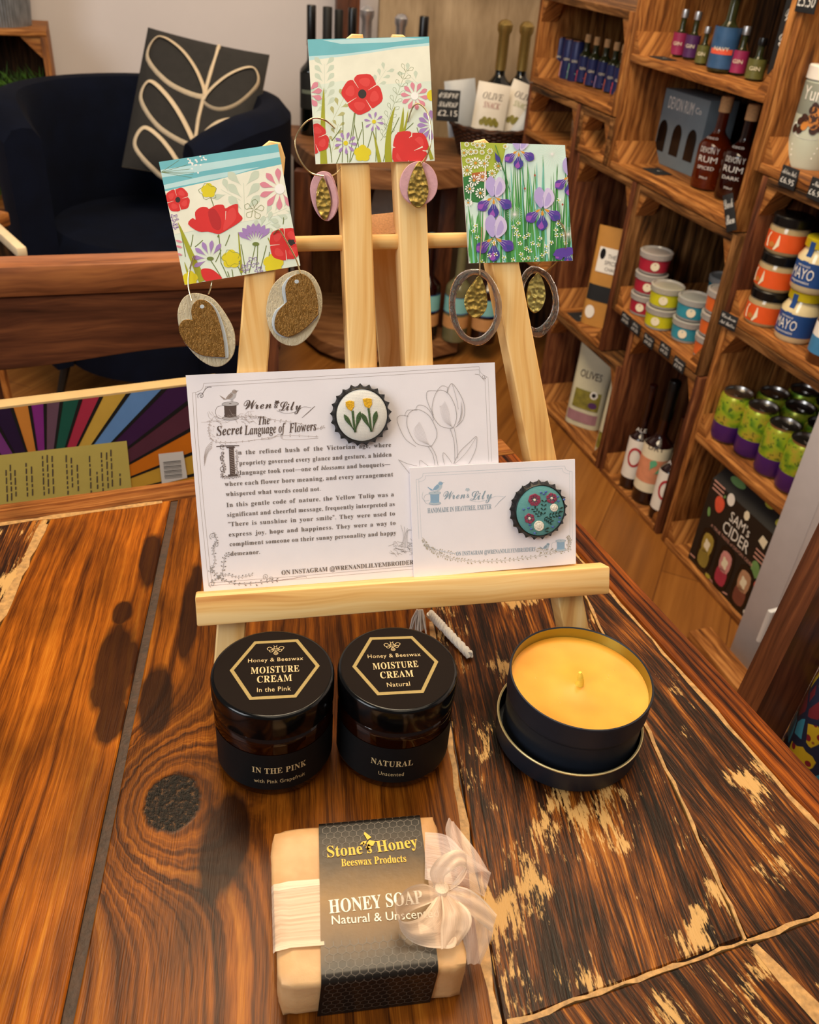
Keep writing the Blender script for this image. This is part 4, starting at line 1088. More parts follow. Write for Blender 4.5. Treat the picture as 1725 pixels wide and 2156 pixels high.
# basket with snack packets and tag
def wicker():
    g = NT('wicker'); uv = g.n('UVMap').outputs[0]; sp = g.n('SeparateXYZ', {0: uv})
    a = g.math('SINE', g.math('MULTIPLY', sp.outputs[0], 2*PI*24)); c = g.math('SINE', g.math('MULTIPLY', sp.outputs[1], 2*PI*110))
    f = g.math('MULTIPLY', a, c); g.bump(f, .8, .004)
    return g.out(g.ramp(f, [(.2, '#2f170a'), (.7, '#6a3c1c')]), rough=.6)
M_wick = wicker()
pb = at_z(1012, 318, .5305)
pb = Vector((.145, 2.735, .5905))
t = thing('wicker_basket', 'brown wicker basket of snack packets on the back display', 'basket', rotz(pb, .1) @ Matrix.Scale(1.2, 4))
b = MB(); b.lathe([(0, 0), (.075, 0), (.10, .066), (.104, .07), (.096, .07), (.07, .006), (0, .006)], M_wick, 40); b.build('basket_body', t)
b = MB(); b.tube([(.10*math.cos(2*PI*k/36), .10*math.sin(2*PI*k/36), .07+.002*(k % 2)) for k in range(36)], .005, M_wick, 8, True); b.build('rim', t)
M_packw, M_packg = simple('packet_white', '#d8d0c4', .4, .04), simple('packet_grey', '#a7abb0', .4, .05)
M_txtred, M_txtgrn = simple('print_crimson', '#8a2434', .5), simple('print_olive', '#7f8a2a', .5)
def packet(x, y, z, ang, yaw, w, h, mat, txt, lab, lean=-.2):
    M = rotz(pb, .1) @ Matrix.Scale(1.2, 4) @ Matrix.Translation((x, y, z)) @ Matrix.Rotation(yaw, 4, 'Z') @ Matrix.Rotation(lean, 4, 'X') @ Matrix.Rotation(ang, 4, 'Y')
    t = thing('snack_packet', lab, 'packet', M, 'snack packets in the wicker basket')
    b = MB(); n = 8
    for sgn in (1, -1):
        vs = []; fs = []
        for j in range(n+1):
            for i in range(n+1):
                X, Y = w*(i/n-.5), h*j/n; pf = .010*(max(0, math.sin(PI*i/n))*max(0, math.sin(PI*j/n)))**.6
                vs.append((X, -sgn*(pf+.0004), Y))
        for j in range(n):
            for i in range(n):
                qd = [j*(n+1)+i, j*(n+1)+i+1, (j+1)*(n+1)+i+1, (j+1)*(n+1)+i]; fs.append(qd if sgn > 0 else qd[::-1])
        b.add(vs, fs, mat)
    b.build('packet_body', t)
    def F(X, Y, zz):
        pf = .010*(max(0, math.sin(PI*min(1, max(0, X/w+.5))))*max(0, math.sin(PI*min(1, max(0, Y/h)))))**.6; return (X, -pf-.0012-zz, Y)
    if txt:
        b = MB(); b.text(thin_it('OLIVE'), 0, h*.74, .020, M_ink, .0002, w*.62, 'C', F); b.text(thin_it(txt[0]), 0, h*.60, .018, txt[1], .0002, w*.5, 'C', F)
        for k in range(7): b.flat(ell(-.018+.006*k, h*.36+.006*(k % 2), .006, .007), M_olive, .0002+k*.00002, F)
        b.flat(strip([(-w*.35, h*.12), (w*.1, h*.22)], .003), txt[1], .0002, F); b.flat(ell(w*.3, h*.2, .005, .006), txt[1], .0002, F)
        b.build('print', t)
packet(-.062, .03, .035, -.16, 0, .075, .125, M_packg, None, 'grey packet at the left back of the basket')
packet(-.018, -.035, .03, .10, 0, .078, .135, M_packw, ('SNACK', M_txtred), 'white snack packet with crimson word, front of the basket')
packet(.042, .0, .03, .30, 0, .078, .138, M_packw, ('SNACK', M_txtgrn), 'white snack packet with olive green word, tilted right')
packet(.060, -.045, .035, .62, .1, .07, .08, M_packg, None, 'small bluish packet low at the right of the basket')
p = at_y(944, 222, 2.60)
tag_card(rotz((p.x, 2.595, p.z), .1) @ Matrix.Rotation(-.12, 4, 'X'), 'chalk tag on the basket front with price', .062, .078, ['OLIVE', 'SNACKS', '£2.15'])
# lower tier bottles and leaflets
M_turq = simple('turquoise_label', '#7fb9b9', .5, .05); M_tan = simple('tan_label', '#c08a55', .5, .1)
M_clearish = simple('pale_wine_glass', '#6a6648', .1, .1, coat=.4)
for px, gl, lb, dz in ((898, M_redwine, 'left, partly behind the right easel mast', 0), (962, M_clearish, 'pale one seen through the clear ring earring', .02), (1024, M_redwine, 'right, dark one', 0), (845, M_redwine, 'between the masts', 0)):
    p = at_y(px, 650, 2.60)
    bottle(rotz((p.x, 2.60, .0605), 0), 'bottle with turquoise label on the low tier, %s' % lb, 'turquoise labelled bottles on the low tier', .040, .325, gl, M_turq, neck=.36, capz=.08, name='wine_bottle', cat='wine bottle',
           bands=[(.30, .46, -1.5, 1.5, M_turq, 0), (.455, .462, -1.5, 1.5, M_mblue, 1), (.15, .27, -1.5, 1.5, M_tan, 0), (.295, .305, -1.5, 1.5, M_mblue, 1)])
M_redp, M_gryp = simple('leaflet_red', '#b8455a', .6), simple('leaflet_grey', '#b8b4ac', .6)
for k, (px, m, lb) in enumerate(((792, M_gryp, 'left'), (815, M_redp, 'middle'), (836, M_white, 'right'))):
    p = at_y(px, 420, 2.66+.03*k)
    t = thing('leaflet', '%s leaflet leaning between the easel masts in the distance' % {0: 'grey', 1: 'crimson', 2: 'white'}[k], 'leaflet', rotz((p.x-.03, 2.70+.04*k, .0605), .2) @ Matrix.Rotation(.22-.08*k, 4, 'Y') @ Matrix.Rotation(-.10, 4, 'X'))
    b = MB(); b.box((0, 0, .205), (.12, .004, .41), m, .0005); b.build('paper', t)

# ------------------------------------------------------------------ grey cabinet, right chair, patterned bag
pc = at_z(1540, 1364, 0)
cab = thing('grey_cabinet', 'light grey painted cabinet at the right edge with metal handle', 'cabinet', rotz((pc.x, pc.y, 0), SROT))
b = MB(); b.box((.30, .028, .50), (.60, .05, 1.0), M_greywall, .002); b.build('cabinet_body', cab)
CI = cab.matrix_world.inverted(); cn = -SN
def cabpt(px, py, off=.012):
    r = ray(px, py); o = Vector((pc.x, pc.y, 0))+cn*off; return CI @ (CP+r*((o-CP).dot(cn)/r.dot(cn)))
M_handle = simple('pale_handle', '#d4d6dc', .3, .03)
sx0 = cabpt(1660, 1220).x; hq = cabpt(1611, 1318, .03)
b = MB(); b.box((sx0+.25, -.004, .52), (.50, .016, .92), M_greywall, .002); d = b.build('door', cab)
b = MB(); b.box((sx0/2+.001, -.003, .49), (sx0-.008, .010, .98), M_greywall, .002); b.build('frame', cab)
b = MB(); b.tube([(hq.x, -.010, hq.z-.035), (hq.x, -.030, hq.z-.035), (hq.x, -.030, hq.z+.035), (hq.x, -.010, hq.z+.035)], .0055, M_handle, 8); b.build('handle', d)
wp = at_z(1535, 1425, 0)
wbk = thing('wood_block', 'short pale wooden block on the floor at the cabinet foot', 'block', rotz((wp.x, wp.y, 0), SROT))
b = MB(); b.box((.02, -.03, .03), (.20, .05, .06), M_crate, .003); b.build('block_body', wbk)
M_postd = simple('chair_post_dark', '#3b2415', .5, .2, 40); M_postl = simple('chair_post', '#5a3b2a', .5, .15, 60, .1, 200)
c0p = at_z(1605, 1510, .62); c1p = at_y(1724, 1272, c0p.y+.03); dpost = (c1p-c0p).normalized()
ca = math.radians(-24)
rc = thing('dining_chair', 'dark wooden dining chair at the right side of the table, back post in view', 'chair', rotz((c0p.x, c0p.y, 0), ca))
R = rc.matrix_world.inverted()
def along(p, q, dist):
    best = None
    for i in range(-60, 61):
        t_ = i/60*.6; w_ = at_z(p[0]+(q[0]-p[0])*t_, p[1]+(q[1]-p[1])*t_, c0p.z); e_ = abs((w_-c0p).length-dist)
        if best is None or e_ < best[0]: best = (e_, w_)
    return best[1]
pA, pC = along((1552, 1455), (1673, 1200), .043), along((1651, 1549), (1725, 1409), .043)
M_postd = simple('chair_post_brown', '#4a3020', .5, .2, 60, .1, 200)
def post(off):
    ring_ = [pA, c0p, pC, pA+pC-c0p]; k0, k1 = -(c0p.z-.004)/dpost.z, .48
    vs = [R @ (p+dpost*k0)+off for p in ring_]+[R @ (p+dpost*k1)+off for p in ring_]
    b = MB(); fs = [[0, 1, 5, 4], [1, 2, 6, 5], [2, 3, 7, 6], [3, 0, 4, 7], [4, 5, 6, 7], [3, 2, 1, 0]]
    L_ = (k1-k0); b.add(vs, fs, M_chairwood, [[(0, 0), (0, .043), (L_, .043), (L_, 0)]]*4+[[(0, 0), (.04, 0), (.04, .04), (0, .04)]]*2); return b.build('back_post', rc)
post(Vector((0, 0, 0)))
off = (pA+pC)/2-c0p
sh = Vector((.40, 0, 0))
post(sh)
b = MB(); b.bar(R @ (c1p+off+dpost*.1), R @ (c1p+off+dpost*.1)+sh, .03, .09, M_postl, .003); b.build('top_rail', rc)
b = MB(); b.box((.20, -.20, .595), (.40, .46, .03), M_chairwood, .006); b.build('seat', rc)
for x, y in ((0, -.37), (.38, -.37)):
    b = MB(); b.box((x+.02, y, .29), (.04, .04, .58), M_postd, .003); b.build('front_leg', rc)
def bag_mat():
    g = NT('patterned_fabric'); tc = g.n('TexCoord').outputs['Object']
    v = g.n('TexVoronoi', {'Vector': tc, 'Scale': 110}); c2 = g.n('TexVoronoi', {'Vector': tc, 'Scale': 42}); ed = g.n('TexVoronoi', {'Vector': tc, 'Scale': 42}, feature='DISTANCE_TO_EDGE')
    dots = g.ramp(v.outputs['Distance'], [(.30, '#8a1c2c'), (.36, '#d9b820')])
    c = g.mix(g.ramp(c2.outputs['Color'], [(.60, 0.0), (.62, 1.0)]), dots, rgba('#7a2030'))
    c = g.mix(g.ramp(c2.outputs['Color'], [(.78, 0.0), (.80, 1.0)]), c, rgba('#3f9ac4'))
    c = g.mix(g.ramp(ed.outputs['Distance'], [(.09, 1.0), (.11, 0.0)]), c, rgba('#1d2344'))
    return g.out(c, rough=.7)
bp = rc.matrix_world @ Vector((.120, -.020, .6105))
t = thing('shoulder_bag', 'cloth bag with yellow, red and blue pattern on the right chair seat', 'bag', rotz((bp.x, bp.y, .6105), ca))
b = MB(); prof = []
for l in range(9):
    zz = .20*l/8; ww = .10*(1-.12*(l/8)**2); th = .045*(1-.55*(l/8)**1.5)
    prof.append([(ww*math.copysign(abs(math.cos(a))**.5, math.cos(a)), th*math.copysign(abs(math.sin(a))**.6, math.sin(a)), zz) for a in [2*PI*k/28 for k in range(28)]])
vs = [p for r_ in prof for p in r_]; fs = []; mm = []; MBg = bag_mat()
for l in range(8):
    for k in range(28): fs.append([l*28+k, l*28+(k+1) % 28, (l+1)*28+(k+1) % 28, (l+1)*28+k]); mm.append(MBg if l < 6 else M_cream)
fs.append(list(range(28))[::-1]); mm.append(MBg); fs.append([8*28+k for k in range(28)]); mm.append(M_cream)
b.add(vs, fs, mm); b.build('bag_body', t)
b = MB(); b.tube([(.06*math.cos(a), 0, .195+.09*math.sin(a)) for a in [PI*k/14 for k in range(15)]], .006, M_cream, 8); b.build('strap', t)

# ================================================================== the easel
EI = EM.inverted()
M_cotton = simple('white_cotton', '#e6e2da', .9, .06, 300, .3, 900)
easel = thing('display_easel', 'small pale pine easel on the table holding the cards and earrings', 'easel', EM)
BF = -(EO.z-TABLE_Z)/math.cos(ELEAN)
LT = .0075
def legbar(bx0, bx1, name='leg', tipx=0.0, b1=None, w=.0163):
    (x0, y0), (x1, y1) = bx0, bx1
    dx = (x1-x0)/(y1-y0); yb = BF+.0045; xb_ = x0+(yb-y0)*dx
    d = Vector((x1-xb_, y1-yb)).normalized(); p = Vector((d.y, -d.x))
    top = Vector((x1, y1)); bot = Vector((xb_, yb)); h = w/2
    poly = [tuple(bot-p*h), tuple(bot+p*h), tuple(top+p*h-d*.007), tuple(top+p*(tipx+.003)), tuple(top+p*(tipx-.003)), tuple(top-p*h-d*.007)]
    off = random.uniform(0, 3)
    b = MB(); b.prism(poly, -LT*2, 0, M_pine, M_pine, lambda x, y: (y+off, x+off), .0008); return b.build(name, easel)
e2 = lambda x, y, c=0: tuple(ep(x, y, c))[:2]
legbar(e2(487, 1330), e2(571, 296), 'leg', .002)
legbar(e2(1212, 1310), e2(1014, 293), 'leg', -.001)
def mast(p0, p1, tipx):
    global BF
    sv = BF; BF = -.004; o = legbar(e2(*p0), e2(*p1), 'mast', tipx); BF = sv; return o
mast((765, 775), (737, 70), .004)
mast((884, 775), (853, 72), -.004)
b = MB(); off = .011
pL_, pR_ = ep(413, 1292, .013), ep(1285, 1219, .013)
b.box(((pL_.x+pR_.x)/2, (pL_.y+pR_.y)/2, .0065), ((pR_-pL_).length, .0172, .013), M_pine, .0012); b.build('ledge', easel)
LEDGE_TOP = (pL_.y+pR_.y)/2+.0086
b = MB(); pa_, pb_ = ep(560, 515, -.008), ep(1065, 503, -.008)
b.tube([pa_, pb_], .0042, M_pine, 16); b.build('crossbar', easel)
# rear strut, its sawn end towards the viewer
sa, sb = Vector(ep(813, 472, -.016)), EI @ at_z(838, 930, TABLE_Z+.001)
dv = (sb-sa).normalized()
b = MB(); b.bar(sa, sb, .0145, .021, M_pine, .0006, (1, 0, 0.0001)); b.bar(sa-dv*.0007, sa+dv*.0003, .0143, .0208, M_pine_end, .0001, (1, 0, 0.0001)); b.build('rear_strut', easel)
# cotton cord trailing on the table, with a frayed knot
b = MB()
wp = [at_z(905, 1292, TABLE_Z+.010), at_z(925, 1312, TABLE_Z+.006), at_z(950, 1338, TABLE_Z+.0035), at_z(990, 1380, TABLE_Z+.0032)]
P_ = [Vector(p) for p in smoothpts([tuple(p) for p in wp], 14, False)]
for s in range(3):
    pts = []
    for i, p in enumerate(P_):
        a = i*.75+2*PI*s/3; t = (P_[min(i+1, len(P_)-1)]-P_[max(i-1, 0)]).normalized(); u = t.orthogonal().normalized(); w = t.cross(u)
        pts.append(EI @ (p+(u*math.cos(a)+w*math.sin(a))*.0014))
    b.tube(pts, .0017, M_cotton, 8)
cord = b.build('cord', easel)
b = MB(); random.seed(9)
for k in range(34):
    x = random.uniform(-14, 12); t0 = at_z(884+x*.5, 1284, TABLE_Z+.016); t1 = at_z(880+x*1.5, 1332+random.uniform(-10, 4), TABLE_Z+.002)
    mid = (t0+t1)/2+Vector((random.uniform(-.001, .001), 0, .002)); b.tube([EI @ t0, EI @ mid, EI @ t1], .0005, M_cotton, 5)
b.build('tassel', cord)

# ================================================================== printed cards
class Art:
    def __init__(s, mb, c, clip, x0=0, y0=0, zoom=1.0):
        s.mb, s.c, s.clip, s.k = mb, c, clip, 0; s.crop(x0, y0, zoom)
    def crop(s, x0, y0, zoom): s.x0, s.y0, s.z = x0, y0, zoom
    def e(s, p): q = ep(s.x0+p[0]/s.z, s.y0+p[1]/s.z, s.c); return (q.x, q.y)
    def poly(s, pts, mat, step=True):
        p = [s.e(q) for q in pts]
        if s.clip:
            if area2(p) < 0: p = p[::-1]
            p = clip_convex(p, s.clip)
        if len(p) > 2: s.mb.flat(p, mat, s.c+.00004+s.k*.0000015)
        if step: s.k += 1
    def line(s, pts, w, mat, step=False):
        for i in range(len(pts)-1):
            a, b = pts[i], pts[i+1]; w0 = w[i] if isinstance(w, list) else w; w1 = w[i+1] if isinstance(w, list) else w
            dx, dy = b[0]-a[0], b[1]-a[1]; l = math.hypot(dx, dy) or 1; nx, ny = -dy/l/2, dx/l/2; ex_, ey_ = dx/l*min(w0, w1)*.25, dy/l*min(w0, w1)*.25
            s.poly([(a[0]+nx*w0-ex_, a[1]+ny*w0-ey_), (a[0]-nx*w0-ex_, a[1]-ny*w0-ey_), (b[0]-nx*w1+ex_, b[1]-ny*w1+ey_), (b[0]+nx*w1+ex_, b[1]+ny*w1+ey_)], mat, False)
        s.k += 1
    def curve(s, pts, w, mat, closed=False, n=7):
        q = smoothpts(pts, n, closed)
        if closed: q = q+[q[0]]
        if isinstance(w, (list, tuple)): w = [w[0]+(w[1]-w[0])*i/(len(q)-1) for i in range(len(q))]
        s.line(q, w, mat)
    def text(s, t, A, B, em, mat, justify=False, kx=None, shear=0.0, off=0.0, sp=1.0):
        a, b = Vector(s.e(A)), Vector(s.e(B)); d = b-a; rot = math.atan2(d.y, d.x); z = s.c+.00004+s.k*.0000015
        if not justify: s.mb.text(t, a.x, a.y, em, mat, z, d.length, 'L', None, shear, rot, off, sp)
        else:
            ws = t.split(' '); wl = []
            for w_ in ws:
                vs, _ = text_mesh(w_, 0.0, off, 1.12); wl.append((max(v[0] for v in vs)-min(v[0] for v in vs))*em)
            gap0 = em*.38; tot = sum(wl); k = min(1.0, (d.length-gap0*(len(ws)-1))/tot); gap = (d.length-tot*k)/max(1, len(ws)-1); x = 0
            u = d.normalized()
            for w_, l in zip(ws, wl):
                q = a+u*x; s.mb.text(w_, q.x, q.y, em, mat, z, l*k, 'L', None, 0, rot, off, 1.12); x += l*k+gap
        s.k += 1
def paper_mat(name, col, bump=.15):
    g = NT(name); tc = g.n('TexCoord').outputs['Object']
    f = g.noise(tc, 700, 3, .6); g.bump(f, bump, .0003)
    c = Vector(hx(col)); return g.out(g.ramp(g.noise(tc, 60, 2), [(.3, tuple(c*.97)), (.7, tuple(c))]), rough=.65, spec=.3)
M_paper = paper_mat('textured_white_card', '#efeaf0')
def card(name, label, cat, corners, c0, c1, mat=None, edge=None):
    pl = [tuple(ep(x, y, c1))[:2] for x, y in corners]
    if area2(pl) < 0: pl = pl[::-1]
    base = Vector(((pl[0][0]+pl[1][0])/2, min(p[1] for p in pl), c0))
    t = thing(name, label, cat, EM @ Matrix.Translation(base))
    b = MB(); b.M = Matrix.Translation(-base); b.prism(pl, c0, c1, mat or M_paper, edge or mat or M_paper)
    return t, b, pl, base
def finish(t, b, base, name='printed_face'):
    return b.build(name, t, smooth=False)
ink = [simple('sepia_ink', '#54443f', .7, .08), simple('sepia_ink_pale', '#a5968f', .7, .06), simple('grey_ink', '#85807f', .7, .05), simple('sepia_ink_rose', '#7d5c58', .7, .08), simple('grey_ink_pale', '#b9b4b6', .7, .05), simple('text_ink', '#6a605d', .7, .05)]
blu = [simple('blue_ink', '#8fa3b3', .7, .06), simple('blue_ink_pale', '#b9c6d1', .7, .05), simple('spool_blue', '#8fb0cc', .7, .06), simple('sand_ink', '#b3aa98', .7, .06)]
def spiral(cx, cy, r, a0, turns, n=20, sgn=1): return [(cx+r*(1-i/n*.85)*math.cos(a0+sgn*2*PI*turns*i/n), cy+r*(1-i/n*.85)*math.sin(a0+sgn*2*PI*turns*i/n)) for i in range(n+1)]
def bird(A, cx, cy, s, body, dark, pale):
    P_ = lambda pts: [(cx+x*s, cy+y*s) for x, y in pts]
    A.poly(P_(smoothpts([(-30, 20), (-10, -10), (10, -30), (28, -34), (42, -26), (46, -8), (36, 16), (14, 30), (-12, 28)], 4)), pale)
    A.poly(P_(smoothpts([(-34, 22), (-14, -8), (8, -20), (22, -4), (4, 18), (-18, 26)], 4)), body)
    A.poly(P_([(-34, 24), (-70, 2), (-82, -4), (-74, 6), (-50, 30), (-24, 28)]), body)
    A.poly(P_(ell(32, -32, 19, 16)), body); A.poly(P_([(48, -38), (66, -40), (48, -32)]), dark); A.poly(P_(ell(38, -36, 3, 3)), dark)
    A.line(P_([(18, -38), (34, -46), (48, -40)]), 3*s, pale)
    for k in range(4): A.line(P_([(-20+8*k, 18-10*k), (2+6*k, 14-10*k)]), 2*s, dark)
    for k in (0, 12): A.line(P_([(8+k, 30), (6+k, 50), (12+k, 56)]), 2.5*s, dark)
def spool(A, cx, cy, s, thread, wood_, dark):
    P_ = lambda pts: [(cx+x*s, cy+y*s) for x, y in pts]
    A.poly(P_([(-46, -42), (46, -46), (44, 42), (-40, 46)]), thread)
    for k in range(7): A.line(P_([(-45, -32+11*k), (0, -26+11*k), (45, -35+11*k)]), 2.2*s, dark)
    A.poly(P_(ell(0, -52, 62, 16, -.03)), wood_); A.line(P_(ell(0, -52, 62, 16, -.03)+[(62, -52)]), 2*s, dark); A.poly(P_(ell(0, -54, 10, 3)), dark)
    A.poly(P_(ell(2, 52, 62, 16, -.03)), wood_); A.line(P_(ell(2, 52, 62, 16, -.03)), 2*s, dark)
    A.poly(P_([(-46, 30), (45, 26), (44, 44), (0, 50), (-42, 46)]), thread)
    A.line(P_(smoothpts([(-50, -40), (-95, -30), (-110, 10), (-90, 50), (-60, 60)], 5, False)), 2*s, dark)
def vine(A, pts, w, m, ml, ls, seed=1, dens=1):
    random.seed(seed); q = smoothpts(pts, 8, False); A.line(q, w, m)
    for i in range(1, len(q)-1, max(1, int(3/dens))):
        a = math.atan2(q[i+1][1]-q[i-1][1], q[i+1][0]-q[i-1][0])
        for sg in (-1, 1):
            an = a+sg*random.uniform(.5, 1.1); l = ls*random.uniform(.6, 1.3)
            A.poly(petal(q[i][0], q[i][1], l, l*.34, an, .15), ml, False)
    A.k += 1
def twigs(A, cx, cy, rx, ry, n, m, w, seed):
    random.seed(seed)
    for k in range(n):
        x, y = cx+random.uniform(-rx, rx), cy+random.uniform(-ry, ry); a = random.uniform(-.8, .8)+(PI if random.random() < .5 else 0); l = random.uniform(.15, .5)*rx
        A.line([(x, y), (x+l*.5*math.cos(a), y+l*.5*math.sin(a)-4), (x+l*math.cos(a+.3), y+l*math.sin(a+.3))], w, m)

# ---- the large story card
t, b, pl, base = card('story_card', 'large white printed card about flowers and the yellow tulip on the easel ledge', 'card', [(391, 790), (1042, 763), (1059, 1203), (430, 1254)], .0012, .0024)
A = Art(b, .0024, pl, 380, 740, 3.45)
for d, w in ((0, 2.2), (22, 2.2)):
    A.line([(170+d*.6, 232+d), (1000, 182+d), (2170, 110+d*1.0)], w, ink[1]); A.line([(2235-d, 188), (2262-d, 800)], w, ink[4])
    A.line([(88+d, 300), (104+d, 600), (150+d, 1150), (205+d, 1700-d)], w, ink[1]); A.line([(205+d, 1702-d), (900, 1650-d), (1700, 1580-d)], w, ink[1])
    A.curve([(170+d*.6, 232+d), (160+d*.5, 270+d), (130+d, 290+d), (88+d, 302+d*.4)], w, ink[1])
    A.curve([(2170, 110+d), (2180-d*.2, 150+d), (2205-d*.4, 172+d), (2235-d, 188+d*.3)], w, ink[4])
for cx, cy, r, a, sg in ((150, 322, 26, 2.5, 1), (2205, 185, 18, 0, 1)):
    A.line(spiral(cx, cy, r, a, 1.3, 24, sg), 3, ink[0] if cx < 500 else ink[1])
A.curve([(225, 258), (195, 262), (170, 290), (150, 330)], (5, 2), ink[0]); A.curve([(2140, 165), (2170, 170), (2190, 190), (2210, 215)], (3, 1.5), ink[1])
bird(A, 362, 322, .95, ink[1], ink[0], ink[4]); spool(A, 362, 432, .98, ink[0], ink[4], ink[0])
twigs(A, 380, 488, 170, 24, 46, ink[1], 1.4, 3); twigs(A, 240, 590, 36, 60, 24, ink[1], 1.3, 4)
vine(A, [(430, 480), (560, 470), (700, 500), (850, 520), (980, 560), (1040, 550)], 2, ink[1], ink[1], 14, 5, 1.5); vine(A, [(215, 500), (205, 580), (240, 650), (380, 660), (560, 640), (760, 610), (1000, 620)], 2, ink[1], ink[1], 12, 6, 1.5)
A.text(script('Wren'), (462, 420), (662, 412), .0079, ink[0]); A.text(script('&'), (680, 412), (706, 411), .0040, ink[0]); A.text(script('Lily'), (715, 432), (878, 422), .0079, ink[0])
A.poly(ell(702, 368, 16, 12, 0, 20, .25, 5), ink[0]); A.line([(702, 380), (706, 396)], 3, ink[0])
A.curve([(700, 430), (760, 448), (830, 440), (870, 412), (905, 402), (950, 410)], 2.5, ink[2]); A.line([(882, 482), (930, 440), (975, 398)], [2, 4, 3], ink[0])
A.text(serif_it('The'), (566, 532), (650, 527), .0066, ink[0])
A.text(serif_it('Secret'), (262, 612), (455, 598), .0076, ink[0]); A.text(serif_it('Language of'), (466, 606), (765, 586), .0076, ink[0]); A.text(serif_it('Flowers'), (790, 590), (990, 572), .0076, ink[0])
A.curve([(590, 640), (660, 632), (720, 600), (760, 640), (1000, 630)], 2, ink[1])
# decorated initial
A.poly([(330, 690), (392, 688), (396, 700), (338, 702)], ink[0]); A.poly([(352, 700), (386, 698), (398, 896), (360, 898)], ink[0]); A.poly([(345, 894), (412, 890), (414, 904), (348, 908)], ink[0])
for k in range(11): A.line([(357+k, 712+17*k), (384+k, 722+17*k)], 2.5, ink[1])
A.line([(262, 690), (345, 684), (425, 684)], 6, ink[0]); vine(A, [(310, 720), (300, 780), (320, 850), (300, 900), (340, 915), (430, 905)], 2.5, ink[1], ink[0], 15, 8, 2); vine(A, [(405, 710), (412, 780), (408, 850), (420, 900)], 2, ink[1], ink[0], 12, 9, 2)
for y in (690, 770, 850): A.line(spiral(305, y, 22, 1, 1.2, 16), 3, ink[0])
body = [('n the refined hush of the Victorian age, where', (420, 747), (1530, 691)), ('propriety governed every glance and gesture, a hidden', (428, 824), (1533, 761)), ('and', None, None)]
lines = [('n the refined hush of the Victorian age, where', (420, 749), (1530, 692)), ('propriety governed every glance and gesture, a hidden', (428, 826), (1533, 762)),
         ('language took root—one of %s and bouquets—', (432, 896), (1525, 832)), ('where each flower bore meaning, and every arrangement', (322, 978), (1545, 906)),
         ('whispered what words could not.', (330, 1051), (1018, 1011)), ('In this gentle code of nature, the Yellow Tulip was a', (335, 1130), (1550, 1051)),
         ('significant and cheerful message, frequently interpreted as', (340, 1201), (1556, 1121)), ('"There is sunshine in your smile". They were used to', (347, 1270), (1558, 1190)),
         ('express joy, hope and happiness. They were a way to', (352, 1344), (1562, 1258)), ('compliment someone on their sunny personality and happy', (358, 1414), (1567, 1330)), ('demeanor.', (365, 1483), (578, 1469))]
for s_, p, q in lines:
    ss = ' '.join((serif_it('blossoms') if w_ == '%s' else serif(w_)) for w_ in s_.split(' '))
    A.text(ss, p, q, .0036, ink[5], True)
A.text(serif('ON INSTAGRAM @WRENANDLILYEMBROIDERY'), (735, 1622), (1720, 1543), .0038, ink[5])
# corner vine, side scrolls
vine(A, [(235, 1310), (262, 1370), (235, 1430), (250, 1520), (215, 1600)], 2.5, ink[2], ink[2], 16, 11, 1.2); vine(A, [(215, 1560), (280, 1640), (400, 1685), (560, 1680), (700, 1660)], 3, ink[2], ink[2], 22, 12, 1.5)
vine(A, [(220, 1680), (300, 1610), (320, 1500), (355, 1470)], 2.5, ink[2], ink[2], 20, 13, 1.5); vine(A, [(260, 1640), (330, 1620), (430, 1640), (520, 1620)], 2, ink[2], ink[2], 18, 14, 1.5)
for cx, cy, r in ((235, 1340, 26), (260, 1405, 22), (230, 1690, 24), (620, 1635, 22), (660, 1650, 18)): A.line(spiral(cx, cy, r, 2, 1.4, 20), 2.5, ink[2])
for k in range(5): A.curve([(172, 830-14*k), (185, 770-16*k), (200+6*k, 730-18*k), (228, 700-6*k)], 2.2, ink[1])
A.curve([(660, 1668), (800, 1650), (900, 1634), (915, 1640)], 2.5, ink[3])
twigs(A, 1620, 1430, 90, 45, 55, ink[2], 1.8, 15)
for k in range(5): A.curve([(1600+12*k, 1420), (1620+8*k, 1340-10*k), (1600+25*k, 1260+12*k)], 1.8, ink[2])
# tulips in line
A.crop(820, 740, 3.45); L = ink[2]
fillT = simple('card_wash', '#e4e2e8', .7, .02)
A.curve([(450, 560), (370, 540), (318, 470), (312, 380), (350, 285), (420, 300), (470, 380), (488, 470), (470, 540), (450, 560)], 2.6, L)
A.curve([(318, 460), (290, 400), (270, 340), (276, 290), (330, 285), (345, 290)], 2.4, L); A.curve([(345, 285), (380, 250), (420, 262), (415, 300)], 2.2, L)
A.curve([(420, 300), (430, 260), (455, 234), (500, 290), (535, 360), (546, 430), (530, 500), (480, 550)], 2.6, L); A.curve([(455, 236), (475, 300), (490, 360), (500, 420)], 1.8, L)
A.curve([(285, 690), (200, 670), (150, 600), (125, 520), (140, 450), (200, 420), (280, 460), (330, 540), (345, 610), (310, 680), (285, 692)], 2.6, L)
A.curve([(190, 690), (120, 640), (75, 560), (55, 490), (80, 465), (135, 470)], 2.4, L); A.curve([(110, 465), (130, 428), (180, 425), (200, 425)], 2.2, L); A.curve([(190, 420), (210, 390), (260, 400), (305, 450), (320, 500)], 2.4, L)
for k in range(9):
    A.curve([(452+2*k, 555), (440-6*k, 500), (430-8*k, 430-4*k), (400-4*k, 360+6*k)], 1.2, ink[4]); A.curve([(290+2*k, 686), (270-8*k, 640), (250-9*k, 580), (215-3*k, 510+4*k)], 1.2, ink[4])
    A.curve([(490+3*k, 535-4*k), (512+2*k, 480-6*k), (520, 430-9*k)], 1.2, ink[4])
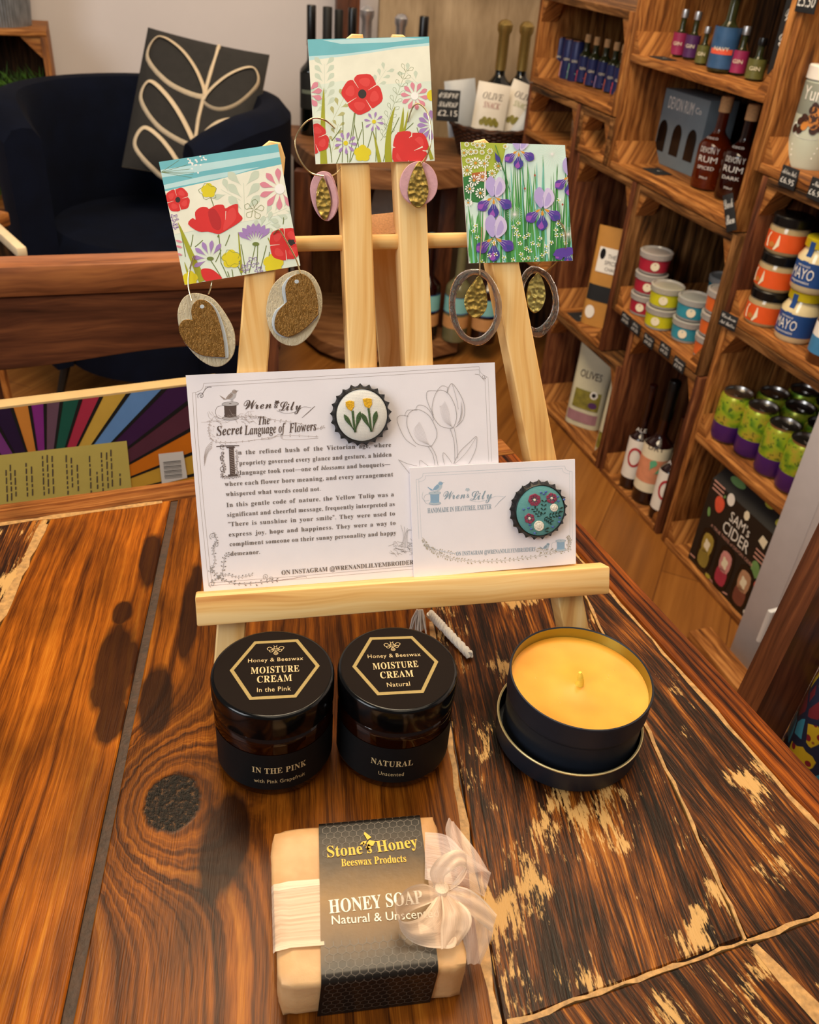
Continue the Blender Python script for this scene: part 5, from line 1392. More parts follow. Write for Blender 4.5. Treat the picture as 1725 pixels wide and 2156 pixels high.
for x0, y0, x1, y1, x2, y2 in ((440, 560, 470, 660, 475, 815), (470, 556, 488, 660, 495, 775), (280, 690, 315, 750, 330, 825), (300, 686, 335, 750, 352, 825)): A.curve([(x0, y0), (x1, y1), (x2, y2)], 2.4, L)
A.curve([(465, 815), (510, 730), (580, 660), (632, 618), (628, 700), (600, 770), (575, 815)], 2.4, L); A.curve([(480, 812), (560, 730), (628, 625)], 1.6, L); A.curve([(400, 820), (388, 770), (392, 735), (430, 775), (455, 815)], 2.2, L)
A.curve([(65, 785), (130, 815), (200, 830)], 2.2, L); A.curve([(65, 785), (100, 830), (150, 890)], 2.2, L); A.curve([(220, 830), (222, 790), (260, 815), (280, 830)], 2, L)
finish(t, b, base)

# ---- the small card
t, b, pl, base = card('name_card', 'small white card with pale blue bird print in front of the large card', 'card', [(863, 985), (1211, 967), (1213, 1187), (872, 1216.5)], .0032, .0044)
A = Art(b, .0044, pl, 820, 740, 3.45)
for d, w in ((0, 2), (18, 1.6)):
    A.line([(245+d, 885+d), (700, 862+d), (1275-d, 832+d)], w, blu[1]); A.line([(1328-d, 870), (1330-d, 1380)], w, blu[1]); A.line([(195+d, 930), (215+d, 1360)], w, blu[1])
    A.curve([(245+d, 885+d), (240+d, 910+d), (215+d, 925+d), (195+d, 930+d)], w, blu[1]); A.curve([(1275-d, 832+d), (1282-d, 855+d), (1305-d, 868+d), (1328-d, 872+d)], w, blu[1])
bird(A, 345, 985, .85, blu[2], blu[0], blu[1]); spool(A, 330, 1065, .72, blu[2], blu[1], blu[0])
A.curve([(245, 1020), (238, 1060), (260, 1085), (290, 1080)], 2, blu[1])
A.text(script('Wren'), (392, 1075), (552, 1066), .0078, blu[0]); A.text(script('&'), (560, 1062), (582, 1061), .0035, blu[0]); A.text(script('Lily'), (588, 1082), (748, 1066), .0084, blu[0])
A.curve([(580, 1078), (640, 1090), (720, 1075), (770, 1052), (830, 1055)], 2.2, blu[1]); A.line([(765, 1132), (800, 1090), (845, 1050)], [1.5, 3, 2], blu[0]); A.poly(ell(568, 1002, 15, 11, 0, 20, .25, 5), blu[1])
A.text(serif('HANDMADE IN HEAVITREE, EXETER'), (278, 1174), (742, 1143), .0042, blu[0]); A.text(serif('ON INSTAGRAM @WRENANDLILYEMBROIDERY'), (485, 1484), (1064, 1450), .0036, blu[0])
vine(A, [(240, 1350), (290, 1430), (400, 1490), (560, 1520), (800, 1520), (1050, 1490), (1310, 1440)], 2, blu[3], blu[3], 22, 31, 2); vine(A, [(250, 1400), (340, 1440), (480, 1470)], 2, blu[0], blu[3], 18, 32, 3); vine(A, [(1060, 1440), (1160, 1450), (1320, 1430)], 2, blu[3], blu[3], 22, 33, 3)
bird(A, 1135, 1418, .55, blu[0], blu[0], blu[1]); spool(A, 1245, 1408, .62, blu[2], blu[1], blu[0]); vine(A, [(1290, 1420), (1310, 1380), (1300, 1345)], 2, blu[3], blu[3], 18, 34, 3)
finish(t, b, base)

# ---- embroidered bottle-cap brooches
M_capblk = simple('cap_black_enamel', '#08090b', .4, .1, spec=.3); M_capedge = simple('cap_bare_edge', '#b9bcc4', .3, .05, metal=.8)
def fabric(name, col):
    g = NT(name); tc = g.n('TexCoord').outputs['Object']; sp = g.n('SeparateXYZ', {0: tc})
    a = g.math('SINE', g.math('MULTIPLY', g.math('ADD', sp.outputs[0], sp.outputs[1]), 7000.0)); c = g.math('SINE', g.math('MULTIPLY', g.math('SUBTRACT', sp.outputs[0], sp.outputs[1]), 7000.0))
    f = g.math('ADD', g.math('MULTIPLY', g.math('MULTIPLY', a, c), .5), .5); g.bump(f, .5, .0003)
    k = Vector(hx(col)); return g.out(g.ramp(f, [(0, tuple(k*.82)), (1, tuple(min(1, v) for v in k*1.06))]), rough=.85)
def threads(name, col):
    g = NT(name); tc = g.n('TexCoord').outputs['Object']; f = g.noise(tc, 1500, 2); g.bump(f, .7, .0004); k = Vector(hx(col))
    return g.out(g.ramp(f, [(.3, tuple(k*.65)), (.7, tuple(min(1, v) for v in k*1.2))]), rough=.6)
def brooch(label, cpx, rpx, card_c, mat_f):
    o = ep(cpx[0], cpx[1], card_c); e = ep(cpx[0]+rpx, cpx[1], card_c); Rr = (e-o).length
    t = thing('bottle_cap_brooch', label, 'brooch', EM @ Matrix.Translation((o.x, o.y, card_c+.0001)))
    b = MB(); rf = Rr*.83; N = 21*4; prof = []
    def ring(r0, amp, z): return [(Vector((math.sin(2*PI*i/N), -math.cos(2*PI*i/N)))*(r0+amp*(1-abs(((i % 4)-2))/2*1.0)), z) for i in range(N)]
    rings = [ring(Rr*.80, 0, 0), ring(Rr*.90, .0004, .0004), ring(Rr*.86, Rr*.135, .0026), ring(Rr*.875, Rr*.03, .0038), ring(Rr*.855, 0, .0056), ring(Rr*.83, 0, .0060), ring(Rr*.80, 0, .0054)]
    vs = [(p.x, p.y, z) for rg in rings for p, z in rg]; fs = []; mm = []
    for k in range(len(rings)-1):
        for i in range(N): fs.append([k*N+i, k*N+(i+1) % N, (k+1)*N+(i+1) % N, (k+1)*N+i]); mm.append(M_capblk)
    b.add(vs, fs, mm); b.build('crimped_cap', t)
    b = MB(); b.lathe([(0, .0068), (rf*.6, .0066), (rf*.92, .0060), (rf*.985, .0054), (rf*.99, .0046)][::-1], mat_f, 48); b.build('fabric_disc', t)
    return t, o
def stitch(t, o, zoom, x0, y0, name, mat, shapes, h=.0005, cz=.0066):
    b = MB()
    for pts in shapes:
        pl_ = []
        for x, y in pts: q = ep(x0+x/zoom, y0+y/zoom, .0024); pl_.append((q.x-o.x, q.y-o.y))
        b.prism(pl_, cz, cz+h, mat, mat, None, .0002)
    return b.build(name, t)
M_thy, M_thg, M_thr, M_thdg, M_thw, M_thb = threads('thread_yellow', '#e8b21c'), threads('thread_green', '#3f5a30'), threads('thread_raspberry', '#8e3450'), threads('thread_bottle_green', '#173a30'), threads('thread_cream', '#e8dfd0'), threads('thread_blue', '#4a64a8')
t, o = brooch('round brooch with two yellow embroidered tulips on the large card', (759, 873), 65, .0024, fabric('white_linen', '#e8e6e0'))
for nm_, m_, sh in (('tulip_head', M_thy, [[(1188, 362), (1215, 352), (1248, 358), (1250, 395), (1230, 428), (1205, 415), (1190, 390)]]), ('tulip_head', M_thy, [[(1310, 342), (1340, 335), (1375, 340), (1378, 380), (1358, 410), (1325, 395)]]),
                    ('stem', M_thg, [strip([(1238, 425), (1245, 500), (1258, 580)], 16)]), ('stem', M_thg, [strip([(1352, 408), (1358, 450), (1372, 575)], 15)]),
                    ('leaf', M_thg, [petal(1258, 582, 155, 30, math.radians(-122), 0)]), ('leaf', M_thg, [petal(1256, 580, 155, 36, math.radians(-76), 0)]), ('leaf', M_thg, [petal(1376, 578, 155, 34, math.radians(-118), 0)]), ('leaf', M_thg, [petal(1380, 578, 155, 36, math.radians(-79), 0)])):
    stitch(t, o, 3.45, 380, 740, nm_, m_, sh)
t, o = brooch('round brooch with embroidered garden flowers on teal fabric, small card', (1131, 1072), 61, .0044, fabric('teal_twill', '#5f9c9c'))
def flower(cx, cy, r, n): return [petal(cx, cy, r, r*.8, 2*PI*k/n+.3, .1) for k in range(n)]
for cx, cy, r, n_ in ((1018, 1062, 46, 7), (1140, 1050, 40, 6), (982, 1195, 38, 6)):
    stitch(t, o, 3.45, 820, 740, 'raspberry_flower', M_thr, flower(cx, cy, r, n_)); stitch(t, o, 3.45, 820, 740, 'flower_centre', M_thw, [ell(cx, cy, 9, 9)], .0007)
for cx, cy, r in ((1158, 1118, 28), (1050, 1248, 36)):
    stitch(t, o, 3.45, 820, 740, 'cream_rose', M_thw, [ell(cx, cy, r, r*1.02)]); stitch(t, o, 3.45, 820, 740, 'rose_centre', M_thb if False else M_thw, [ell(cx, cy, r*.5, r*.5)], .0008)
lv = []
for q0, q1 in (((1075, 1195), (1020, 1130)), ((1075, 1195), (1085, 1080)), ((1075, 1180), (1130, 1215)), ((1100, 1180), (1185, 1165))):
    for k in range(4):
        x, y = lerp2(q0, q1, .25+.25*k); a = math.atan2(q1[1]-q0[1], q1[0]-q0[0]); lv += [petal(x, y, 26, 11, a+.8, .1), petal(x, y, 26, 11, a-.8, .1)]
lv += [petal(1190, 1130, 36, 13, -.5), petal(1190, 1140, 32, 12, .2), petal(1085, 1275, 40, 13, -.4), petal(1085, 1280, 36, 13, .3)]
stitch(t, o, 3.45, 820, 740, 'green_leaves', M_thdg, lv)
stitch(t, o, 3.45, 820, 740, 'blue_knots', M_thb, [ell(x, y, 9, 7) for x, y in ((1065, 1010), (1085, 1020), (1100, 1005), (940, 1130), (975, 1120), (1185, 1040), (1190, 1070), (1230, 1060), (985, 1240), (995, 1270), (1020, 1300), (1150, 1255), (1200, 1190), (1195, 1220))])

# ================================================================== the three earring cards
col_ = lambda n, c: simple(n, c, .5, .05, 80)
C_sky, C_sky2, C_cream, C_mint, C_red, C_pink, C_lil, C_yel, C_grn, C_dgrn, C_sage, C_blk, C_wht, C_olv = col_('print_sky', '#6fbcc8'), col_('print_sky_pale', '#bfe3e6'), col_('print_cream', '#f0efdc'), col_('print_mint', '#e2ecdc'), col_('poppy_red', '#d82a2a'), col_('daisy_pink', '#dd8a9c'), col_('lilac', '#a784c2'), col_('buttercup', '#e0cf1c'), col_('blade_green', '#a3a522'), col_('stem_green', '#6f7f3a'), col_('sage_wash', '#ccd8c4'), col_('poppy_centre', '#2a2424'), col_('paint_white', '#f6f4f0'), col_('olive_wash', '#b9b77c')
C_redd, C_redl = col_('poppy_shade', '#b91f24'), col_('poppy_light', '#e2413f')
def poppy(A, cx, cy, r, a0=0.0, n=4, centre=True, sq=1.0):
    for k in range(n):
        a = a0+2*PI*k/n; A.poly(ell(cx+r*.48*math.cos(a), cy+r*.48*math.sin(a)*sq, r*.56, r*.60*sq, a, 22, .05, 5, k), C_red)
    for k in range(n):
        a = a0+2*PI*k/n; A.poly(ell(cx+r*.62*math.cos(a), cy+r*.62*math.sin(a)*sq, r*.22, r*.28*sq, a, 14, .1, 3, k), C_redl)
    for k in range(n):
        a = a0+2*PI*(k+.5)/n; A.line([(cx+r*.35*math.cos(a), cy+r*.35*math.sin(a)*sq), (cx+r*.95*math.cos(a), cy+r*.95*math.sin(a)*sq)], [r*.01, r*.05], C_cream)
    if centre: A.poly(ell(cx, cy, r*.21, r*.23), C_blk)
def daisy(A, cx, cy, r, n, m, cm, a0=0.0, a1=2*PI, cr=.2, wd=.26):
    for k in range(n): A.poly(petal(cx, cy, r, r*wd, a0+(a1-a0)*k/(n if a1-a0 > 6.2 else max(1, n-1)), .2), m)
    if cm: A.poly(ell(cx, cy, r*cr, r*cr), cm)
def butter(A, cx, cy, r):
    for k in range(5): A.poly(ell(cx+r*.5*math.cos(1.2566*k-.3), cy+r*.5*math.sin(1.2566*k-.3), r*.52, r*.5, 0, 14, .05, 3), C_yel)
def blade(A, x0, y0, x1, y1, w, bend, m=None): A.poly(strip(bez((x0, y0), ((x0+x1)/2+bend, (y0+y1)/2), (x1, y1), 10), [w*(1-i/10)**.6+1 for i in range(11)]), m or C_grn)
def stem(A, x0, y0, x1, y1, w=5, bend=0, m=None): A.line(bez((x0, y0), ((x0+x1)/2+bend, (y0+y1)/2), (x1, y1), 6), w, m or C_dgrn)
def sprig(A, x0, y0, x1, y1, n, l, m, outline=False):
    a = math.atan2(y1-y0, x1-x0); A.line([(x0, y0), (x1, y1)], 3, m)
    for k in range(n):
        t_ = (k+.6)/n; x, y = x0+(x1-x0)*t_, y0+(y1-y0)*t_
        for sg in (-1, 1):
            p = petal(x, y, l, l*.36, a+sg*.75, .12)
            if outline: A.line(p+[p[0]], 2.5, m)
            else: A.poly(p, m, False)
    A.k += 1
M_cardback = simple('card_back', '#dcd6cf', .7, .03)
# middle card
t, b, pl, base = card('earring_card', 'square earring card with one big open poppy, pinned on the two middle masts', 'card', [(648, 83), (903.5, 77), (915.5, 338.5), (665, 345.5)], .0006, .0016, C_mint, M_cardback)
A = Art(b, .0016, pl, 620, 60, 5.074)
A.poly([(120, 80), (1480, 60), (1480, 640), (120, 700)], C_cream); A.poly([(120, 60), (1480, 40), (1480, 168), (1100, 200), (800, 255), (500, 290), (120, 330)], C_sky)
A.poly([(120, 300), (500, 275), (800, 238), (1100, 190), (1480, 150), (1480, 180), (1100, 215), (800, 262), (500, 300), (120, 345)], C_sky2); A.poly([(300, 125), (1100, 95), (1400, 110), (1000, 150), (500, 165)], C_sky2)
A.poly([(150, 620), (500, 560), (900, 600), (1480, 560), (1480, 1450), (150, 1480)], C_mint)
sprig(A, 330, 900, 320, 380, 6, 150, C_sage); sprig(A, 200, 960, 250, 700, 3, 130, C_sage); sprig(A, 850, 640, 980, 440, 3, 110, C_sage); sprig(A, 1350, 620, 1180, 450, 2, 120, C_sage); sprig(A, 400, 1000, 540, 720, 3, 120, C_olv); sprig(A, 390, 1360, 470, 1020, 4, 90, C_olv)
sprig(A, 960, 1100, 1200, 430, 8, 95, C_dgrn, True); sprig(A, 920, 1200, 1000, 1080, 2, 90, C_dgrn, True)
for x0, y0, x1, y1 in ((450, 1440, 500, 1300), (510, 1430, 520, 930), (590, 1430, 650, 900), (590, 1230, 640, 905), (690, 1290, 640, 1030), (740, 1260, 725, 1000), (870, 1420, 870, 1060), (900, 1420, 840, 1100), (950, 1420, 1010, 1130), (1010, 1170, 1120, 950), (1400, 1400, 1310, 1060), (1470, 1390, 1370, 1120), (600, 1420, 720, 1080), (400, 1430, 370, 1180), (780, 1280, 830, 1100), (1170, 1100, 1270, 1010), (400, 1200, 500, 1060), (560, 1300, 570, 1430)): stem(A, x0, y0, x1, y1, 8, 6)
blade(A, 315, 1450, 315, 630, 75, -20); blade(A, 1010, 1440, 1075, 830, 80, -70); blade(A, 1090, 1430, 1165, 840, 70, 20); blade(A, 910, 1430, 850, 1120, 40, 0); blade(A, 1470, 1400, 1390, 1150, 40, 0); blade(A, 1140, 1200, 1215, 870, 30, 20)
for k in range(4): A.poly(petal(120, 700, 180, 60, -.75+.52*k, .25), C_pink)
poppy(A, 725, 700, 212, -1.35); daisy(A, 1285, 722, 152, 10, C_pink, C_wht, .12, .12+2*PI, .27, .30); A.poly(ell(1470, 715, 55, 60), C_yel)
daisy(A, 850, 996, 108, 8, C_lil, C_yel, .2, .2+2*PI, .2, .24); daisy(A, 548, 1225, 122, 9, C_lil, C_yel, .1, .1+2*PI, .2, .26); daisy(A, 1475, 1035, 165, 7, C_lil, None, 1.7, 4.6, .2, .3); butter(A, 728, 1335, 92)
poppy(A, 205, 1185, 165, .4, 4, False); poppy(A, 1235, 1290, 205, .9, 4, False); A.poly([(1100, 1110), (1180, 1095), (1350, 1250), (1405, 1400), (1150, 1415), (1075, 1280)], C_red)
A.line([(1225, 1170), (1255, 1145)], [2, 12], C_cream); A.line([(1280, 1305), (1370, 1265)], [3, 16], C_cream)
finish(t, b, base)
# left card
t, b, pl, base = card('earring_card', 'square earring card with a wide side-view poppy, tilted on the left leg', 'card', [(334.5, 341), (585, 303), (632.5, 559), (389, 600)], .0006, .0016, C_mint, M_cardback)
A = Art(b, .0016, pl, 320, 290, 4.4)
A.poly([(60, 220), (1180, 40), (1280, 700), (180, 900)], C_cream); A.poly([(40, 220), (1180, 40), (1230, 240), (900, 310), (600, 390), (300, 455), (110, 500)], C_sky)
A.poly([(70, 300), (600, 220), (1190, 130), (1205, 175), (700, 270), (300, 340), (80, 370)], C_sky2); A.poly([(100, 440), (500, 350), (800, 300), (1000, 270), (700, 360), (300, 440), (110, 480)], C_sky2)
random.seed(4)
for k in range(22): A.poly(ell(random.gauss(400, 55), random.gauss(235, 40), 9, 9, 0, 10), C_wht)
for x, y in ((250, 190), (330, 230), (350, 270), (390, 300), (380, 320), (370, 350)): stem(A, 85, 320, x, y+20, 3, 0)
sprig(A, 860, 760, 850, 420, 3, 210, C_sage); sprig(A, 1000, 760, 1250, 650, 3, 130, C_sage); sprig(A, 820, 580, 640, 480, 1, 150, C_sage); sprig(A, 900, 900, 1100, 780, 3, 120, C_sage)
for x0, y0, x1, y1 in ((570, 630, 545, 560), (620, 900, 640, 1160), (640, 1160, 700, 1290), (900, 1250, 960, 985), (970, 1200, 980, 985), (830, 1270, 800, 880), (870, 1260, 825, 990), (1150, 1110, 1075, 930), (1060, 1230, 1090, 1060), (540, 1130, 640, 1290), (400, 1010, 470, 950), (380, 900, 360, 1010), (1000, 1230, 1060, 1000), (310, 1100, 270, 880), (680, 1000, 720, 900), (590, 1150, 640, 1040), (1215, 800, 1220, 740), (740, 1220, 750, 1290), (700, 1240, 715, 1290), (790, 1180, 830, 1270)): stem(A, x0, y0, x1, y1, 7, 4)
blade(A, 470, 1330, 240, 780, 70, -10); blade(A, 830, 1250, 800, 870, 24, 0); blade(A, 1150, 1130, 1075, 920, 20, 0); blade(A, 360, 1340, 300, 1150, 26, 0)
poppy(A, 240, 575, 112, .5); butter(A, 525, 490, 70); A.line([(p[0], p[1]) for p in ell(520, 500, 78, 66, .4, 22, .18, 5)], 3, C_dgrn)
daisy(A, 1185, 475, 195, 7, C_pink, C_wht, 1.0, 4.6, .24, .28); A.poly(ell(1185, 475, 48, 38), C_wht)
for k in range(5): p = petal(945, 665, 95, 55, 1.2566*k-.2, .08); A.line(p+[p[0]], 3, C_dgrn)
A.poly(smoothpts([(335, 800), (375, 745), (405, 760), (400, 690), (450, 645), (510, 645), (530, 660), (590, 625), (660, 622), (680, 655), (730, 630), (795, 615), (800, 690), (840, 745), (800, 790), (720, 840), (660, 875), (610, 892), (520, 870), (430, 868)], 3), C_red)
A.poly(smoothpts([(520, 690), (580, 660), (640, 760), (630, 850), (560, 830)], 4), C_redd); A.poly(smoothpts([(700, 690), (760, 650), (780, 740), (720, 820), (660, 850)], 4), C_redl); A.line([(685, 680), (680, 760)], [6, 2], C_cream); A.poly(petal(615, 885, 40, 20, 1.57), C_dgrn)
for cx, cy, r, a0, a1, n_ in ((962, 985, 195, -2.55, -.85, 7), (540, 1120, 170, -3.6, -.95, 6)):
    daisy(A, cx, cy, r, n_, C_lil, None, a0, a1, .2, .24); A.poly(ell(cx, cy, 32, 18), C_dgrn)
butter(A, 735, 1125, 88); butter(A, 1125, 1165, 95); butter(A, 355, 1305, 72); A.line(ell(735, 1115, 80, 66, .3, 22, .2, 5), 3, C_dgrn)
poppy(A, 1235, 985, 150, .7, 4, False, 1.1); A.poly(ell(1290, 970, 36, 28, 0, 20, .15, 5), C_blk); A.poly(smoothpts([(455, 1225), (540, 1215), (610, 1260), (645, 1310), (500, 1330)], 4), C_red)
C_vio = col_('violet_line', '#7a4aa8')
for cx, cy, r in ((935, 1150, 45), (860, 1210, 35), (990, 1225, 32), (205, 745, 34), (215, 820, 26)): A.line(ell(cx, cy, r, r*.9, 0, 20, .3, 5), 4, C_vio); A.line(ell(cx, cy, r*.6, r*.5, 0, 20, .4, 4), 3, C_vio)
for y in (960, 1010, 1080): A.poly(ell(250, y, 30, 10, .3), C_pink)
finish(t, b, base)
# right card
I_bg, I_grn, I_dg, I_teal, I_yg, I_pur, I_ind, I_lav, I_lav2, I_or, I_mag = col_('iris_pale', '#d3eadf'), col_('iris_green', '#4f9f4a'), col_('iris_deep_green', '#2f7a3c'), col_('iris_teal', '#7cc4b8'), col_('iris_yellow_green', '#a9b83a'), col_('iris_purple', '#5a3ba0'), col_('iris_indigo', '#3f3a94'), col_('iris_lavender', '#b7a6dc'), col_('iris_lavender_pale', '#d3c6e8'), col_('iris_orange', '#d9952c'), col_('iris_magenta', '#9a4fb4')
t, b, pl, base = card('earring_card', 'square earring card with purple irises and daisies, on the right leg', 'card', [(970, 299), (1190, 305.5), (1206.5, 549), (988, 554.5)], .0006, .0016, I_bg, M_cardback)
A = Art(b, .0016, pl, 900, 280, 4.492)
random.seed(12)
A.poly([(300, 60), (760, 60), (700, 330), (560, 520), (350, 430)], I_yg); A.poly([(330, 420), (580, 360), (600, 560), (480, 660), (350, 640)], I_dg); A.poly([(420, 380), (560, 360), (570, 470), (430, 440)], col_('rust', '#b5622c'))
for k in range(16):
    x = random.uniform(360, 1340); A.poly(strip([(x, 1240), (x+random.uniform(-40, 40), random.uniform(200, 900))], [random.uniform(20, 50), 8]), random.choice((I_teal, I_bg, C_wht, I_teal)))
for k in range(110):
    x = random.uniform(360, 1360); y0 = random.uniform(1000, 1250); blade(A, x, y0+200, x+random.uniform(-90, 60), random.uniform(180, 850) if x > 700 else random.uniform(680, 950), random.uniform(14, 34), random.uniform(-20, 20), random.choice((I_grn, I_grn, I_dg, I_teal)))
for cx, cy, r in ((1180, 200, 120), (825, 770, 75), (1330, 960, 70)):
    for k in range(26): a = 2*PI*k/26; A.line([(cx, cy), (cx+r*math.cos(a), cy+r*math.sin(a))], [2, 1.5], C_wht)
def marg(A, cx, cy, r): daisy(A, cx, cy, r, 11, C_wht, I_or, random.random(), random.random()+2*PI, .24, .30)
for x, y, r in ((455, 285, 58), (540, 290, 44), (375, 355, 52), (670, 315, 46), (440, 450, 55), (520, 415, 46), (400, 530, 48), (500, 570, 52), (680, 470, 48), (385, 660, 40), (610, 385, 40), (345, 190, 40), (410, 180, 34), (520, 120, 34), (470, 120, 30), (385, 265, 28), (590, 175, 30), (455, 180, 26), (515, 185, 26), (570, 230, 26), (370, 110, 26), (430, 105, 22), (735, 130, 26)): marg(A, x, y, r)
def iris(A, cx, cy, s, falls=True, stand_=True):
    if stand_:
        A.poly([(cx+x*s, cy+y*s) for x, y in smoothpts([(-15, 0), (-70, -70), (-75, -150), (-30, -200), (15, -150), (20, -60)], 4)], I_lav); A.poly([(cx+x*s, cy+y*s) for x, y in smoothpts([(15, 0), (0, -90), (40, -190), (100, -150), (110, -70), (60, -10)], 4)], I_lav2); A.poly([(cx+x*s, cy+y*s) for x, y in smoothpts([(20, -20), (30, -90), (60, -150), (85, -90), (60, -30)], 4)], I_lav)
        A.line([(cx+10*s, cy), (cx+5*s, cy-100*s)], 3, I_ind)
    for ang, l, w, m in ((2.45, 200, 105, I_pur), (.55, 200, 105, I_pur), (1.6, 215, 110, I_ind)):
        p = petal(cx, cy, l*s, w*s, ang, .12, 9, .68); A.poly(p, m)
        q = petal(cx+l*s*.45*math.cos(ang), cy+l*s*.45*math.sin(ang), l*s*.5, w*s*.5, ang+.12, .1); A.poly(q, I_mag if ang != .55 else I_ind)
        for k in range(4): a = ang-.3+.2*k; A.line([(cx+30*s*math.cos(a), cy+30*s*math.sin(a)), (cx+120*s*math.cos(a), cy+120*s*math.sin(a))], [3, 1], C_wht)
    for ang in (2.6, .5, 1.6): A.poly(petal(cx, cy, 75*s, 24*s, ang, .05), I_or)
for x0, y0, x1, y1 in ((870, 200, 920, 560), (680, 250, 780, 560), (640, 120, 760, 480), (1075, 720, 1075, 1200), (625, 620, 640, 1000)): stem(A, x0, y0, x1, y1, 7, 4, I_dg)
iris(A, 862, 165, .85); iris(A, 625, 605, .98); iris(A, 1085, 712, 1.0); iris(A, 628, 990, 1.08); iris(A, 1345, 410, .9); iris(A, 1330, 1090, .8, True, False); A.poly(petal(620, 155, 140, 44, 1.15), I_ind); A.poly(ell(1290, 1130, 105, 45, -.15, 20, .08, 5), I_pur)
for x, y in ((810, 890), (840, 920), (830, 960), (860, 970), (855, 855), (950, 965), (915, 990), (870, 1045), (990, 1045), (930, 1095), (965, 1115), (1060, 1000), (1045, 1060), (1120, 1075), (1115, 1130), (1080, 1160), (1025, 1190), (950, 1185), (720, 1180), (805, 1200), (900, 1195), (1230, 860), (1210, 920), (1215, 970), (1270, 890), (1265, 965), (1235, 640), (625, 1040), (640, 1150), (580, 1160), (450, 880), (430, 930), (465, 990), (1165, 1040), (1300, 1040), (510, 1220), (880, 1150)): daisy(A, x, y, 23, 5, C_wht, C_yel, random.random(), random.random()+2*PI, .28, .6)
for x, y in ((1010, 405), (1272, 680), (915, 530)): A.poly(ell(x, y, 9, 11), col_('ladybird', '#a8452c'))
finish(t, b, base)

# ================================================================== earrings
M_wire = simple('gold_wire', '#c9b48a', .22, .05, metal=1)
def leather(name, col, scale, bump, **kw):
    g = NT(name); tc = g.n('TexCoord').outputs['Object']; mp = g.n('Mapping', {'Vector': tc, 'Scale': (1, .30, 1), 'Rotation': (0, 0, .65)}).outputs[0]
    n1 = g.noise(mp, scale, 3, .6, .4); f = g.ramp(g.math('ABSOLUTE', g.math('SUBTRACT', n1, .5)), [(0, 0.0), (.10, 1.0)])
    g.bump(f, bump, .0006); k = Vector(hx(col)); return g.out(g.ramp(g.noise(tc, 200, 2), [(.3, tuple(k*.85)), (.7, tuple(k))]), **kw)
M_cremeL = leather('cream_leather', '#c9bb9c', 520, .45, rough=.6); M_goldL = leather('bronze_gold_leather', '#86602a', 760, .55, rough=.42, metal=.7)
M_pinkL = simple('dusty_pink_leather', '#c99aa2', .75, .08, 300, .25, 900); M_suede = simple('pale_suede_edge', '#b7c0c8', .9, .06, 400)
def hammered(name, col, scale):
    g = NT(name); tc = g.n('TexCoord').outputs['Object']; v = g.n('TexVoronoi', {'Vector': tc, 'Scale': scale}, feature='SMOOTH_F1').outputs['Distance']
    g.bump(g.math('MULTIPLY', v, v), 1.0, .0016); return g.out(rgba(col), rough=.36, metal=.85)
M_hamd, M_haml = hammered('hammered_brass', '#9c8444', 430), hammered('hammered_pale_brass', '#bdb06a', 430)
M_resin = simple('smoky_resin', '#b9b0ac', .06, .06, 200, .5, 180, .0012, trans=.90, ior=1.25)
def epc(zoom, x0, y0, c): return lambda x, y: ep(x0+x/zoom, y0+y/zoom, c)
def earring(label, E_, origin, parts):
    o = E_(*origin); t = thing('earring', label, 'earring', EM @ Matrix.Translation((o.x, o.y, 0)), 'hoop earrings on display cards')
    for nm_, kind, pts, c, th, m in parts:
        b = MB(); b.M = Matrix.Translation((-o.x, -o.y, 0))
        if kind == 'flat':
            pl_ = [tuple(E_(*p))[:2] for p in smoothpts(pts, 5)]; b.prism(pl_, c, c+th, m, M_suede if nm_ == 'heart' else m, None, .0003)
        elif kind == 'hard':
            pl_ = [tuple(E_(*p))[:2] for p in pts]; b.prism(pl_, c, c+th, m, m, None, .0003)
        elif kind == 'wire':
            q = smoothpts([tuple(E_(*p[:2]))[:2]+(p[2],) for p in pts], 6, False); b.tube(q, .00042, m, 8)
        elif kind == 'ring':
            Po, Pi = [E_(*p) for p in smoothpts(pts[0], 8)], [E_(*p) for p in smoothpts(pts[1], 8)]
            ctr_ = sum((Vector((p.x, p.y)) for p in Po), Vector((0, 0)))/len(Po)
            def rad(P, a):
                best = None
                d = Vector((math.cos(a), math.sin(a)))
                for i in range(len(P)):
                    p, q = Vector((P[i-1].x, P[i-1].y))-ctr_, Vector((P[i].x, P[i].y))-ctr_; e = q-p; den = d.x*e.y-d.y*e.x
                    if abs(den) < 1e-12: continue
                    tt = (p.x*e.y-p.y*e.x)/den; ss = (p.x*d.y-p.y*d.x)/den
                    if 0 <= ss <= 1 and tt > 0: best = tt
                return best or .01
            N = 64; vs = []; S_ = 10
            for i in range(N):
                a = 2*PI*i/N; ro, ri = rad(Po, a), rad(Pi, a); d = Vector((math.cos(a), math.sin(a))); rm, hw_ = (ro+ri)/2, (ro-ri)/2
                for k in range(S_):
                    ph = 2*PI*k/S_; hz_ = th*(1+.18*math.sin(i*1.3)); rr = rm+hw_*math.copysign(abs(math.cos(ph))**.8, math.cos(ph)); p = ctr_+d*rr; vs.append((p.x, p.y, c+hz_*math.copysign(abs(math.sin(ph))**.9, math.sin(ph))))
            fs = [[i*S_+k, ((i+1) % N)*S_+k, ((i+1) % N)*S_+(k+1) % S_, i*S_+(k+1) % S_] for i in range(N) for k in range(S_)]
            b.add(vs, [f[::-1] for f in fs], m)
        b.build(nm_, t)
    return t
z4 = epc(4.4, 320, 290, .0045)
